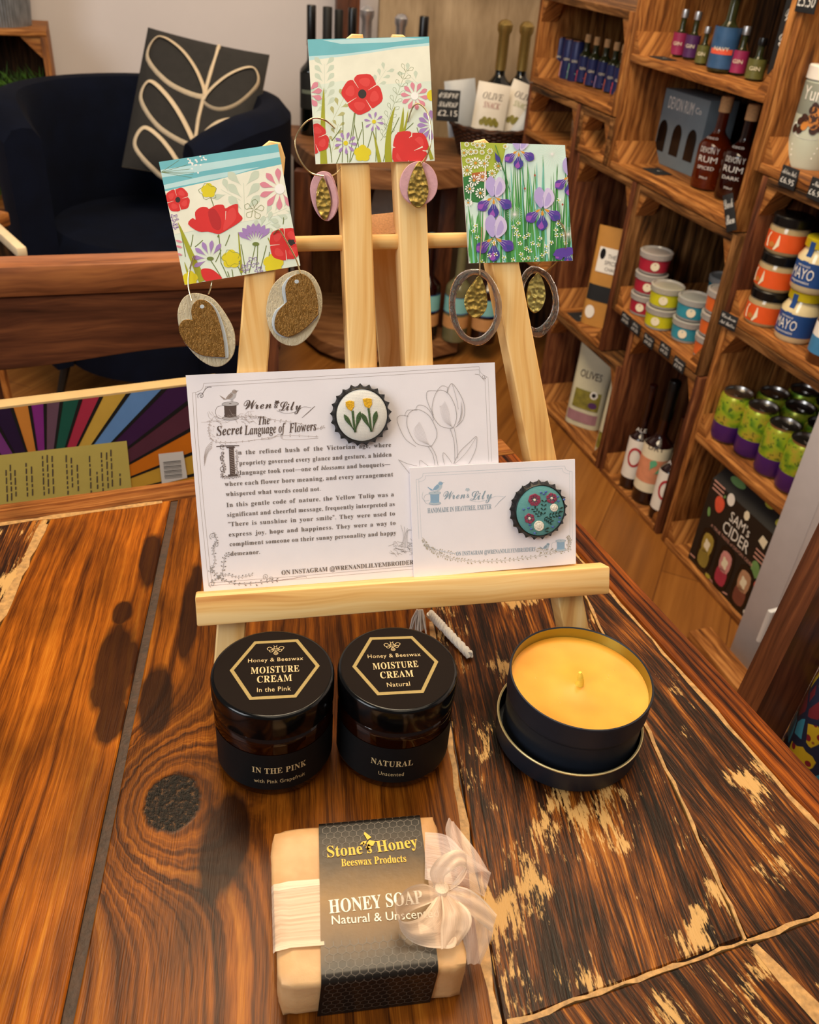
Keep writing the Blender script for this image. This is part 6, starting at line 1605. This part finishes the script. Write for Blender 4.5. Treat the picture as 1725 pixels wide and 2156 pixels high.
earring('cream leather earring with bronze heart, left side of the left card', z4, (370, 1450), [
    ('leather_oval', 'flat', [(370, 1440), (480, 1450), (580, 1500), (690, 1640), (765, 1800), (765, 1980), (690, 2090), (580, 2122), (450, 2060), (330, 1930), (255, 1770), (238, 1610), (285, 1490)], .0022, .0014, M_cremeL),
    ('heart_lining', 'flat', [(385, 1700), (375, 1610), (392, 1540), (450, 1502), (535, 1520), (612, 1605), (668, 1750), (700, 1890), (712, 2010), (690, 2045), (560, 2034), (440, 2012), (330, 1932), (265, 1830), (250, 1750), (290, 1690), (340, 1680)], .0037, .0009, M_suede),
    ('heart', 'hard', smoothpts([(375, 1690), (365, 1605), (385, 1540), (440, 1500), (520, 1520), (590, 1610), (640, 1760), (668, 1900)], 4, False)+smoothpts([(680, 2036), (560, 2030), (440, 2010), (330, 1930), (265, 1830), (250, 1750), (290, 1692), (340, 1682)], 4, False), .0047, .0011, M_goldL),
    ('punched_hole', 'flat', ell(466, 1566, 24, 22), .0055, .0004, M_suede),
    ('hoop_wire', 'wire', [(392, 1088, .0019), (355, 1200, .004), (338, 1300, .0045), (342, 1400, .005), (372, 1512, .006)], 0, 0, M_wire), ('hoop_wire', 'wire', [(556, 1318, -.0008), (545, 1380, -.0006), (522, 1446, .001)], 0, 0, M_wire)])
earring('cream leather earring with bronze heart, right side of the left card', z4, (1370, 1240), [
    ('leather_oval', 'flat', [(1200, 1285), (1290, 1238), (1400, 1225), (1500, 1285), (1570, 1420), (1580, 1570), (1545, 1700), (1450, 1850), (1330, 1927), (1200, 1900), (1105, 1800), (1062, 1650), (1072, 1500), (1120, 1370)], .0022, .0014, M_cremeL),
    ('heart_lining', 'flat', [(1225, 1525), (1208, 1440), (1212, 1365), (1275, 1290), (1380, 1264), (1470, 1320), (1520, 1430), (1545, 1570), (1540, 1660), (1440, 1750), (1330, 1825), (1225, 1850), (1140, 1800), (1112, 1710), (1138, 1610), (1200, 1555)], .0037, .0009, M_suede),
    ('heart', 'hard', smoothpts([(1250, 1520), (1238, 1440), (1240, 1370), (1290, 1290), (1390, 1262), (1470, 1320), (1520, 1430), (1542, 1560)], 4, False)+smoothpts([(1545, 1640), (1440, 1750), (1330, 1825), (1240, 1845), (1160, 1800), (1135, 1720), (1160, 1620), (1215, 1555)], 4, False), .0047, .0011, M_goldL),
    ('punched_hole', 'flat', ell(1340, 1335, 24, 22), .0055, .0004, M_suede),
    ('hoop_wire', 'wire', [(1130, 885, .0019), (1180, 852, .0035), (1240, 945, .004), (1290, 1035, .0045), (1340, 1135, .0045), (1365, 1220, .005), (1376, 1262, .006)], 0, 0, M_wire)])
z5 = epc(5.074, 620, 60, .0045)
earring('pink leather earring seen edge-on with dark brass leaf, left of the middle card', z5, (300, 1560), [
    ('leather_disc', 'flat', [(300, 1520), (395, 1550), (450, 1680), (478, 1850), (440, 1985), (360, 2050), (270, 2000), (200, 1870), (172, 1700), (215, 1570)], .0022, .0014, M_pinkL),
    ('leather_fold', 'flat', [(330, 1560), (400, 1600), (448, 1740), (462, 1880), (420, 2010), (352, 2052), (400, 1900), (388, 1750)], .0040, .0010, M_pinkL),
    ('brass_leaf', 'flat', [(298, 1592), (345, 1680), (380, 1800), (388, 1900), (345, 2035), (295, 2032), (245, 1930), (230, 1820), (248, 1690)], .0052, .0009, M_hamd),
    ('hoop', 'wire', [(436, 1052, .0019), (335, 978, .0035), (205, 955, .004), (90, 1035, .0045), (8, 1200, .0045), (55, 1390, .0045), (170, 1540, .0048), (310, 1586, .0065)], 0, 0, M_wire), ('hoop', 'wire', [(512, 1452, -.001), (470, 1520, .0005), (395, 1572, .0034)], 0, 0, M_wire)])
earring('pink round leather earring with hammered brass drop, right of the middle card', z5, (1335, 1425), [
    ('leather_disc', 'flat', ell(1335, 1652, 203, 236, 0, 24, .01, 3), .0022, .0014, M_pinkL),
    ('brass_drop', 'flat', [(1335, 1420), (1385, 1520), (1425, 1660), (1430, 1760), (1395, 1865), (1330, 1918), (1255, 1875), (1215, 1780), (1215, 1690), (1262, 1530)], .0042, .0009, M_hamd),
    ('hoop', 'wire', [(1220, 985, .0019), (1262, 850, .0035), (1320, 800, .004), (1400, 862, .0045), (1448, 1000, .0045), (1458, 1180, .0045), (1430, 1330, .0048), (1348, 1452, .0058)], 0, 0, M_wire)])
z6 = epc(4.492, 900, 280, .0045)
ringL = [[(460, 1285), (545, 1305), (622, 1385), (680, 1500), (706, 1630), (690, 1790), (622, 1920), (520, 2005), (420, 2000), (305, 1930), (226, 1790), (203, 1640), (214, 1500), (262, 1378), (350, 1302)], [(460, 1340), (535, 1375), (600, 1450), (638, 1600), (625, 1765), (560, 1880), (470, 1933), (375, 1912), (305, 1810), (266, 1660), (280, 1520), (340, 1412), (400, 1358)]]
earring('clear resin ring earring with dark brass drop, left of the iris card', z6, (488, 1310), [
    ('resin_ring', 'ring', ringL, .0045, .0016, M_resin), ('brass_drop', 'flat', [(490, 1352), (540, 1440), (566, 1560), (558, 1660), (510, 1730), (440, 1750), (383, 1700), (350, 1605), (370, 1510), (425, 1425)], .0042, .0009, M_hamd),
    ('hoop_wire', 'wire', [(525, 885, .0019), (516, 1000, .0035), (506, 1100, .004), (496, 1200, .0045), (488, 1345, .006)], 0, 0, M_wire)])
z7 = epc(4.492, 900, 280, -.019)
earring('clear resin ring earring with pale brass drop, half behind the right easel leg', z7, (1050, 1270), [
    ('resin_ring', 'ring', [[(985, 1258), (1060, 1270), (1140, 1320), (1210, 1430), (1243, 1580), (1240, 1690), (1200, 1800), (1110, 1910), (1040, 1935), (940, 1880), (870, 1750), (850, 1600), (865, 1450), (910, 1320)], [(1000, 1330), (1090, 1355), (1150, 1435), (1186, 1560), (1172, 1690), (1110, 1790), (1030, 1845), (960, 1800), (920, 1690), (910, 1570), (925, 1430)]], -.019, .0016, M_resin),
    ('brass_drop', 'flat', [(1050, 1325), (1095, 1400), (1118, 1510), (1108, 1600), (1070, 1672), (1010, 1702), (955, 1640), (940, 1540), (958, 1430), (1000, 1365)], -.0195, .0009, M_haml),
    ('hoop_wire', 'wire', [(1095, 870, .0019), (1150, 930, .003), (1178, 1040, .003), (1178, 1140, .002), (1160, 1240, -.008), (1128, 1312, -.019)], 0, 0, M_wire), ('hoop_wire', 'wire', [(1000, 1222, -.0008), (995, 1262, -.010)], 0, 0, M_wire)])

# ================================================================== jars of cream
M_amberg = simple('amber_glass', '#3c1504', .06, .08, trans=.8, ior=1.45); M_lidblk = simple('black_lid_gloss', '#050506', .14, .1, spec=.35); M_lbl = simple('brown_black_label', '#19120f', .55, .06, spec=.04); M_lbl2 = simple('charcoal_label', '#0f1113', .55, .1, 300, spec=.2); M_creamfill = simple('dark_cream_fill', '#1c0b03', .7)
M_goldtxt = simple('pale_gold_print', '#cbb284', .55, .05, spec=.2); M_frame = simple('gold_frame_print', '#98824c', .5, .08, 400, spec=.3)
def jar(label, XY, hexpx, rows, side, rot_, zoom, x0, y0):
    t = thing('cream_jar', label, 'jar', Matrix.Translation((XY[0], XY[1], TABLE_Z))); r = .0312
    b = MB(); b.lathe([(0, .0008), (.026, .0006), (.0290, .0014), (.0305, .0045), (r, .009), (r, .040), (.0300, .0440), (.0285, .0455), (.0285, .050), (0, .050)], M_amberg, 64); b.build('glass_jar', t)
    b = MB(); b.lathe([(0, .0045), (.0265, .0045), (.0285, .009), (.0285, .038), (.026, .042), (0, .042)], M_creamfill, 48); b.build('contents', t)
    b = MB(); b.lathe([(.0285, .0468), (.0316, .0468), (.0317, .048), (.0317, .0610), (.0312, .0622), (.0302, .0628), (0, .0628)], M_lidblk, 64); lid = b.build('lid', t)
    zt = TABLE_Z+.0628
    def L(p): q = at_z(x0+p[0]/zoom, y0+p[1]/zoom, zt); return (q.x-XY[0], q.y-XY[1])
    b = MB(); b.lathe([(0, .06295), (.0298, .06295), (.0299, .0628)][::-1], M_lbl, 64)
    H = [L(p) for p in hexpx]; cx_, cy_ = sum(p[0] for p in H)/6, sum(p[1] for p in H)/6
    for k0, k1, m in ((1, .90, M_frame),):
        for i in range(6):
            a, c = H[i], H[(i+1) % 6]; s_ = lambda p, k: (cx_+(p[0]-cx_)*k, cy_+(p[1]-cy_)*k)
            b.prism([s_(a, 1), s_(c, 1), s_(c, .91), s_(a, .91)], .06296, .06308, M_frame, M_frame)
    for txt, p, q, em, f_ in rows:
        a, c = Vector(L(p)), Vector(L(q)); d = c-a; b.text(f_(txt), a.x, a.y, em, M_goldtxt, .06304, d.length, 'L', None, 0, math.atan2(d.y, d.x), 0.0, 1.08)
    # bee
    bee = hexpx[6] if len(hexpx) > 6 else None
    bc_ = Vector(L(side['bee'])); Rm = Matrix.Rotation(side['tilt'], 2)
    def BP(pts): return [tuple(bc_+Rm @ Vector((x, y))) for x, y in pts]
    def BL(pts, w): b.flat(BP(strip(pts, w)), M_goldtxt, .06306)
    def ring_(pl_, w):
        for i in range(len(pl_)): BL([pl_[i-1], pl_[i]], w)
    ring_(petal(0, .0004, .0046, .0024, .25, .05), .0003); ring_(petal(0, .0004, .0046, .0024, PI-.25, .05), .0003); ring_(petal(0, 0, .0034, .0016, -.25, .05), .0003); ring_(petal(0, 0, .0034, .0016, PI+.25, .05), .0003)
    ring_(petal(0, .0004, .0042, .0022, -PI/2, .05), .0003); ring_(ell(0, .0016, .0008, .0009), .0003)
    for k in range(3): BL([(-.0007, -.0012-.0008*k), (.0007, -.0012-.0008*k)], .0003)
    BL([(.0003, .0024), (.0009, .0034)], .00025); BL([(-.0003, .0024), (-.0009, .0034)], .00025)
    b.build('lid_label', lid)
    b = MB(); b.M = Matrix.Rotation(rot_, 4, 'Z'); band(b, r+.00025, .0085, .0350, -1.35, 1.45, M_lbl2, 48); f = cyl(r+.0003)
    for txt, z, em, w, fn_ in side['rows']: b.text(fn_(txt), 0, z, em, M_goldtxt, .0001, w, 'C', f, sp=1.08)
    b.build('side_label', t); return t
ident = lambda s: s
jar('amber cream jar with black lid and pink grapefruit label, left of the pair', (-.0633, .3205), [(290, 605), (570, 277), (1065, 252), (1312, 552), (1045, 912), (515, 940)],
    [('Honey & Beeswax', (498, 516), (1125, 486), .0040, ident), ('MOISTURE', (530, 645), (1080, 616), .0068, serif), ('CREAM', (600, 745), (998, 724), .0068, serif), ('In the Pink', (600, 852), (985, 832), .0044, ident)],
    dict(bee=(812, 372), tilt=.22, rows=[('IN THE PINK', .0215, .0062, .0285, serif), ('with Pink Grapefruit', .0140, .0040, .0270, ident)]), math.radians(15), 5.39, 430, 1300)
jar('amber cream jar with black lid labelled Natural, right of the pair', (.0007, .3315), [(983, 645), (1090, 468), (1347, 460), (1504, 615), (1415, 803), (1135, 818)],
    [('Honey & Beeswax', (1078, 594), (1398, 580), .0040, ident), ('MOISTURE', (1110, 662), (1385, 646), .0068, serif), ('CREAM', (1155, 716), (1356, 704), .0068, serif), ('Natural', (1195, 768), (1334, 760), .0044, ident)],
    dict(bee=(1226, 520), tilt=.22, rows=[('NATURAL', .0215, .0062, .0225, serif), ('Unscented', .0140, .0040, .0135, ident)]), math.radians(2), 2.875, 400, 1180)

# ================================================================== candle tin standing in its upturned lid
M_tin = simple('tin_black_matt', '#181d27', .5, .06, 200, spec=.4); M_tingold = simple('tin_gold_inside', '#9a9448', .32, .06, metal=.85); M_tinrim = simple('tin_gold_rim', '#e2d09a', .35, .05, metal=.8)
def wax_mat():
    g = NT('beeswax'); tc = g.n('TexCoord').outputs['Object']; f = g.noise(tc, 26, 2); c = g.ramp(f, [(.3, '#d08a1e'), (.7, '#dca73c')])
    v = g.n('TexVoronoi', {'Vector': tc, 'Scale': 190}).outputs['Distance']; g.bump(g.ramp(v, [(0, 1.0), (.10, 0.0)]), .4, .0004)
    g.set(g.b.inputs['Subsurface Radius'], (.01, .005, .001)); return g.out(c, rough=.32, sss=.25)
M_wax = wax_mat(); M_wickm = simple('waxed_wick', '#e8c84a', .5, .15, 400, .4, 900)
TX = (.1030, .3535)
tl = thing('tin_lid', 'shallow black tin lid with gold rim lying upturned under the candle', 'lid', Matrix.Translation((TX[0]-.0018, TX[1]-.0035, TABLE_Z)))
b = MB(); b.lathe([(0, .0006), (.0375, .0004), (.0397, .001), (.0410, .003), (.0413, .0152), (.0414, .0158)], M_tin, 72); b.build('lid_shell', tl)
b = MB(); b.lathe([(.0414, .0156), (.0418, .0162), (.0418, .0168), (.0413, .0172), (.0405, .0168), (.0402, .0020), (0, .0016)], [M_tinrim]*4+[M_tin]*2, 72); b.build('gold_rim', tl)
tn = thing('candle_tin', 'black candle tin filled with golden beeswax standing on its lid', 'candle', Matrix.Translation((TX[0], TX[1], TABLE_Z+.0017)))
b = MB(); b.lathe([(0, 0), (.036, 0), (.0385, .0014), (.0387, .0275), (.0390, .0286), (.0397, .0295), (.0399, .0315), (.0400, .0425), (.0402, .0436), (.0400, .0446), (.0394, .0449), (.0389, .0443)], M_tin, 80); b.build('tin_body', tn)
b = MB(); b.lathe([(.0389, .0443), (.0387, .042), (.0385, .0300), (.0383, .0290)], M_tingold, 80); b.build('tin_inside', tn)
b = MB(); b.lathe([(.0386, .0376), (.036, .0372), (.02, .0368), (.006, .0369), (.002, .0376), (0, .0377)], M_wax, 72); wx = b.build('wax', tn)
b = MB(); b.tube([(0, 0, .0362), (.0003, .0002, .0398), (-.0004, .0002, .0433), (-.0010, .0004, .0463)], [.0028, .0022, .0018, .0009], M_wickm, 10); b.build('wick', tn)

# ================================================================== soap bar with paper sleeve and organza bow
SZ = .0265; syaw = math.radians(11.5); SC = Vector((-.0058, .2250, TABLE_Z))
soap = thing('soap_bar', 'cream honey soap bar in a black honeycomb sleeve tied with organza bow', 'soap', rotz(SC, syaw)); SI = soap.matrix_world.inverted()
def sl(px, py, z=SZ): q = SI @ at_z(px, py, TABLE_Z+z); return (q.x, q.y)
g = NT('honey_soap'); tc = g.n('TexCoord').outputs['Object']; sz_ = g.n('SeparateXYZ', {0: tc})
f = g.noise(tc, 45, 3); g.bump(g.noise(tc, 380, 4, .65), .25, .0006); g.set(g.b.inputs['Subsurface Radius'], (.008, .005, .003))
M_soap = g.out(g.ramp(f, [(.3, '#b98a58'), (.7, '#cfa878')]), rough=.5, sss=.2)
bm = bmesh.new(); bmesh.ops.create_cube(bm, size=1)
bmesh.ops.subdivide_edges(bm, edges=list(bm.edges), cuts=11, use_grid_fill=True)
from mathutils import noise as mn
HX, HY = .0398, .0372
for v in bm.verts:
    x, y, z = v.co.x*2*HX, v.co.y*2*HY, (v.co.z+.5)*SZ
    ex_ = max(0, abs(v.co.x)*2-.93)/.07; ey_ = max(0, abs(v.co.y)*2-.93)/.07; ez_ = max(0, abs(v.co.z)*2-.86)/.14
    k = .0014*((ex_ > 0)+(ey_ > 0)+(ez_ > 0) >= 2)
    x -= math.copysign(k, x)*(ex_ > 0); y -= math.copysign(k, y)*(ey_ > 0); z -= math.copysign(k*.8, v.co.z)*(ez_ > 0)*(1 if v.co.z > 0 else 0)
    nn = mn.noise_vector(Vector((x, y, z))*130)*.0007 + mn.noise_vector(Vector((x, y, z))*45)*.0010
    x += nn.x+(-.0010 if y > 0 else .0006); y += nn.y; z = max(0.0002, z+(nn.z*.7 if v.co.z > .4 else 0))
    v.co = Vector((x, y, z))
vs = [tuple(v.co) for v in bm.verts]; bm.verts.index_update(); fs = [[v.index for v in f_.verts] for f_ in bm.faces]; bm.free()
b = MB(); b.add(vs, fs, M_soap); o = b.build('soap', soap, angle=1.2)
# sleeve: a band of glossy card over back, top and front
g = NT('sleeve_bronze_fade'); uv = g.n('UVMap').outputs[0]; sp = g.n('SeparateXYZ', {0: uv}); tc = g.n('TexCoord').outputs['Object']
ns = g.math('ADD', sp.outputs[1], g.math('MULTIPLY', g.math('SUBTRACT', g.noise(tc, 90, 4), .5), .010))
cb = g.ramp(g.math('MULTIPLY', ns, 7.5), [(.24, '#15110e'), (.36, '#3a2914'), (.50, '#805c26'), (.60, '#6a4a20'), (.72, '#1d1713'), (.80, '#14110f')])  # base colour runs from black to bronze and back along the sleeve
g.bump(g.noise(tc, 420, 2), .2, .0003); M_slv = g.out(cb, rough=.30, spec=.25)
M_hexl = simple('sleeve_honeycomb_lines', '#51473e', .4, .08); M_honeyt = simple('sleeve_yellow_print', '#e0ac1e', .45, .05); M_whitet = simple('sleeve_white_print', '#efe4d0', .45, .04)
xl_b, xr_b = sl(676, 1716)[0], sl(889, 1708)[0]; xl_f, xr_f = sl(668, 2055)[0], sl(914, 2030)[0]
R_ = .0030; o_ = .0011; pr = []
yb_, yf_ = HY+o_, -HY-o_; zt_ = SZ+o_
pr.append((yb_, .001))
for k in range(7): a = PI/2*k/6; pr.append((yb_-R_+R_*math.cos(a), zt_-R_+R_*math.sin(a)))
for k in range(1, 12): pr.append((yb_-R_+(yf_-yb_+2*R_)*k/12, zt_+.0004*math.sin(PI*k/12)))
for k in range(9): a = PI/2+PI/2*k/8; pr.append((yf_+R_*1.3+R_*1.3*math.cos(a), zt_-R_*1.3+R_*1.3*math.sin(a)))
pr.append((yf_, .0006))
cum = [0]
for i in range(1, len(pr)): cum.append(cum[-1]+math.hypot(pr[i][0]-pr[i-1][0], pr[i][1]-pr[i-1][1]))
def onprof(s):
    s = min(max(s, 0), cum[-1]-1e-6)
    for i in range(1, len(pr)):
        if s <= cum[i]:
            t_ = (s-cum[i-1])/(cum[i]-cum[i-1]); p = lerp2(pr[i-1], pr[i], t_); d = Vector((pr[i][0]-pr[i-1][0], pr[i][1]-pr[i-1][1])).normalized()
            return p, (d.y*-1*-1, -d.x)
    return pr[-1], (0, 0)
def xat(u, s): t_ = s/cum[-1]; return lerp2((xl_b, 0), (xl_f, 0), t_)[0]*(1-u)+lerp2((xr_b, 0), (xr_f, 0), t_)[0]*u
def SLV(x, s, h):                              # x along the sleeve's width in metres from its left edge, s along its length
    wmid = (xr_b-xl_b+xr_f-xl_f)/2; p, nrm = onprof(s); nx = Vector((pr[0][0], 0))
    out = Vector((0, 0))
    i = min(range(len(cum)), key=lambda k: abs(cum[k]-s)); a_, c_ = pr[max(0, i-1)], pr[min(len(pr)-1, i+1)]
    d = Vector((c_[0]-a_[0], c_[1]-a_[1])).normalized(); out = Vector((-d.y, d.x))*-1
    return (xat(x/wmid, s), p[0]+out.x*h*1, p[1]+out.y*h*1)
b = MB(); WM = (xr_b-xl_b+xr_f-xl_f)/2; vs = []; fs = []
for s_ in cum:
    for u in (0, .25, .5, .75, 1): vs.append(SLV(u*WM, s_, 0))
for i in range(len(cum)-1):
    for k in range(4): fs.append([i*5+k, (i+1)*5+k, (i+1)*5+k+1, i*5+k+1])
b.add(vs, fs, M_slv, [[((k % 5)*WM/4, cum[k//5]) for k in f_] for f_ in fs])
hs = .00205; lw = .00026; done = set()
nxh = int(WM/(hs*math.sqrt(3)))+2; nsh = int(cum[-1]/(hs*1.5))+2
for j in range(nsh):
    for i in range(nxh):
        cx_ = (i+(j % 2)*.5)*hs*math.sqrt(3); cs = j*hs*1.5
        if .026 < cs < .062: pass
        V_ = [(cx_+hs*math.sin(PI/3*k), cs+hs*math.cos(PI/3*k)) for k in range(6)]
        for k in range(6):
            a, c = V_[k], V_[(k+1) % 6]; key = (round((a[0]+c[0])*5e4), round((a[1]+c[1])*5e4))
            if key in done or min(a[0], c[0]) < .0002 or max(a[0], c[0]) > WM-.0002 or min(a[1], c[1]) < .001 or max(a[1], c[1]) > cum[-1]-.0005: continue
            if .046 < (a[1]+c[1])/2 < .086: continue
            done.add(key); q = strip([a, c], lw); b.add([SLV(x, s_, .00012) for x, s_ in q], [[3, 2, 1, 0]], M_hexl)
def top_text(t_, A_, B_, em, m, fn_=ident):
    a, c = Vector(sl(*A_, z=zt_)), Vector(sl(*B_, z=zt_)); d = c-a; b.text(fn_(t_), a.x, a.y, em, m, zt_+.0006, d.length, 'L', None, 0, math.atan2(d.y, d.x), 0.0)
top_text('Stone’s', (690, 1807), (784, 1797), .0086, M_honeyt, serif); top_text('Honey', (795, 1796), (881, 1784), .0086, M_honeyt, serif)
top_text('Beeswax Products', (719, 1826), (856, 1816), .0056, M_honeyt, serif)
top_text('HONEY SOAP', (694, 1925), (892, 1903), .0092, M_whitet, serif)
top_text('Natural & Unscented', (699, 1948), (925, 1932), .0058, M_whitet)
for P_ in ([(778, 1770), (790, 1773), (786, 1782), (776, 1784), (772, 1778)], [(774, 1770), (766, 1757), (768, 1753), (782, 1764)], [(772, 1772), (762, 1774), (758, 1780), (770, 1778)], [(776, 1778), (782, 1784), (776, 1792), (770, 1786)]):
    b.flat([sl(x, y, zt_) for x, y in P_], M_honeyt, zt_+.0006)
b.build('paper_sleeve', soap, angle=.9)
# organza ribbon
def organza(name, col, alpha):
    g = NT(name); uv = g.n('UVMap').outputs[0]; sp = g.n('SeparateXYZ', {0: uv})
    f = g.noise(g.comb(g.math('MULTIPLY', sp.outputs[0], 60.0), g.math('MULTIPLY', sp.outputs[1], 2600.0)), 1, 3)
    a = g.n('MapRange', {0: f, 1: .3, 2: .7, 3: alpha-.22, 4: alpha+.22}).outputs[0]; k = Vector(hx(col))
    g.bump(f, .2, .0002); return g.out(g.ramp(f, [(0, tuple(k*.94)), (1, tuple(k))]), rough=.38, alpha=a, sheen=.4)
M_org, M_orgh = organza('organza', '#dfc0a4', .62), organza('organza_hem', '#e4c8ac', .85); M_orgt = organza('organza_tail', '#e6cfc4', .48)
def ribbon_grid(b, rows, m, mh):                # rows of points across the ribbon's width
    n = len(rows[0]); vs = [p for r_ in rows for p in r_]; fs = []; mm = []; uv = []
    for i in range(len(rows)-1):
        for k in range(n-1):
            fs.append([i*n+k, i*n+k+1, (i+1)*n+k+1, (i+1)*n+k]); mm.append(mh if k in (0, n-2) else m); uv.append([(i*.003, k*.003), (i*.003, (k+1)*.003), ((i+1)*.003, (k+1)*.003), ((i+1)*.003, k*.003)])
    b.add(vs, fs, mm, uv)
ya, yb2 = sl(600, 1862)[1], sl(600, 2003)[1]
b = MB(); rows = []
path = [(xl_f-.0002+.004, SZ+.0012), (xl_f-.010, SZ+.0012), (-HX+.002, SZ+.0012), (-HX-.0004, SZ+.0006), (-HX-.0014, SZ-.002), (-HX-.0014, .012), (-HX-.0012, .001)]
for i, (x, z) in enumerate(path):
    rows.append([(x, ya+(yb2-ya)*t_+.0004*math.sin(i*2+k), z+(.0004 if k in (0, 6) else 0)) for k, t_ in enumerate((0, .10, .2, .5, .8, .9, 1))])
ribbon_grid(b, rows, M_org, M_orgh); b.build('ribbon_band', soap); b = MB()
rows = []
for x, z in [(xr_f-.004, SZ+.0014), (HX-.002, SZ+.0012), (HX+.0006, SZ+.0004), (HX+.0012, SZ-.003), (HX+.0012, .001)]: rows.append([(x, ya+(yb2-ya)*t_, z) for t_ in (0, .15, .5, .85, 1)])
ribbon_grid(b, rows, M_org, M_orgh); b.build('ribbon_band', soap)
def sribbon(name, rowspx, m, mh=None, bow=None):
    # each row: (left px), (right px), height left, height right (mm above the table)
    b = MB(); n = 13; R2 = []
    L_ = smoothpts([tuple(sl(*r_[0], z=r_[2]*.001))+(r_[2]*.001,) for r_ in rowspx], 5, False); Rr_ = smoothpts([tuple(sl(*r_[1], z=r_[3]*.001))+(r_[3]*.001,) for r_ in rowspx], 5, False)
    for i, (p, q) in enumerate(zip(L_, Rr_)):
        p, q = Vector(p), Vector(q); R2.append([tuple(p.lerp(q, k/(n-1))+Vector((0, 0, .0005*math.sin(k*.95+i*.35)))) for k in range(n)])
    ribbon_grid(b, R2, m, mh or M_orgh); return b.build(name, soap)
K = 34
sribbon('bow_loop', [((918, 1872), (936, 1888), K, K), ((890, 1862), (900, 1905), 40, 34), ((855, 1872), (858, 1925), 44, 33), ((832, 1905), (842, 1952), 43, 31), ((845, 1940), (872, 1985), 40, 30), ((880, 1935), (925, 1998), 37, 30), ((905, 1905), (962, 1985), 36, 31), ((925, 1880), (945, 1895), K, K)], M_org)
sribbon('bow_loop', [((915, 1868), (940, 1870), K, K), ((905, 1838), (935, 1850), 42, 39), ((925, 1805), (950, 1835), 48, 44), ((960, 1788), (968, 1822), 49, 45), ((982, 1800), (984, 1832), 46, 42), ((975, 1830), (968, 1862), 41, 38), ((950, 1862), (938, 1880), K, K)], M_org)
sribbon('ribbon_tail', [((935, 1862), (928, 1885), K, K), ((985, 1872), (965, 1905), 38, 35), ((1020, 1895), (1000, 1935), 35, 30), ((1047, 1925), (1036, 1962), 30, 24)], M_org)
sribbon('ribbon_tail', [((928, 1880), (945, 1880), K, K), ((932, 1925), (985, 1915), 37, 36), ((928, 1960), (992, 1950), 35, 33), ((930, 1998), (965, 1990), 31, 29)], M_org)
sribbon('ribbon_tail', [((895, 1752), (895, 1850), 31, 31), ((940, 1760), (930, 1860), 36, 34), ((975, 1790), (960, 1865), 36, 33), ((1003, 1812), (985, 1868), 31, 28), ((1034, 1838), (1020, 1888), 24, 20)], M_orgt, M_orgt)
sribbon('ribbon_tail', [((945, 1722), (960, 1735), 30, 28), ((938, 1750), (978, 1760), 32, 29), ((950, 1790), (1008, 1800), 32, 27), ((958, 1840), (1030, 1835), 32, 24)], M_orgt, M_orgt)
sribbon('ribbon_tail', [((960, 1890), (1010, 1890), 33, 28), ((970, 1930), (1032, 1925), 30, 22), ((975, 1975), (1038, 1965), 26, 16), ((985, 2030), (1012, 2030), 19, 12)], M_orgt, M_orgt)
b = MB(); kx_, ky_ = sl(930, 1874, .034); b.lathe([(0, -.003), (.003, -.0024), (.0042, 0), (.003, .0024), (0, .003)], M_orgh, 16, c=(kx_, ky_, .0335)); b.build('knot', soap)
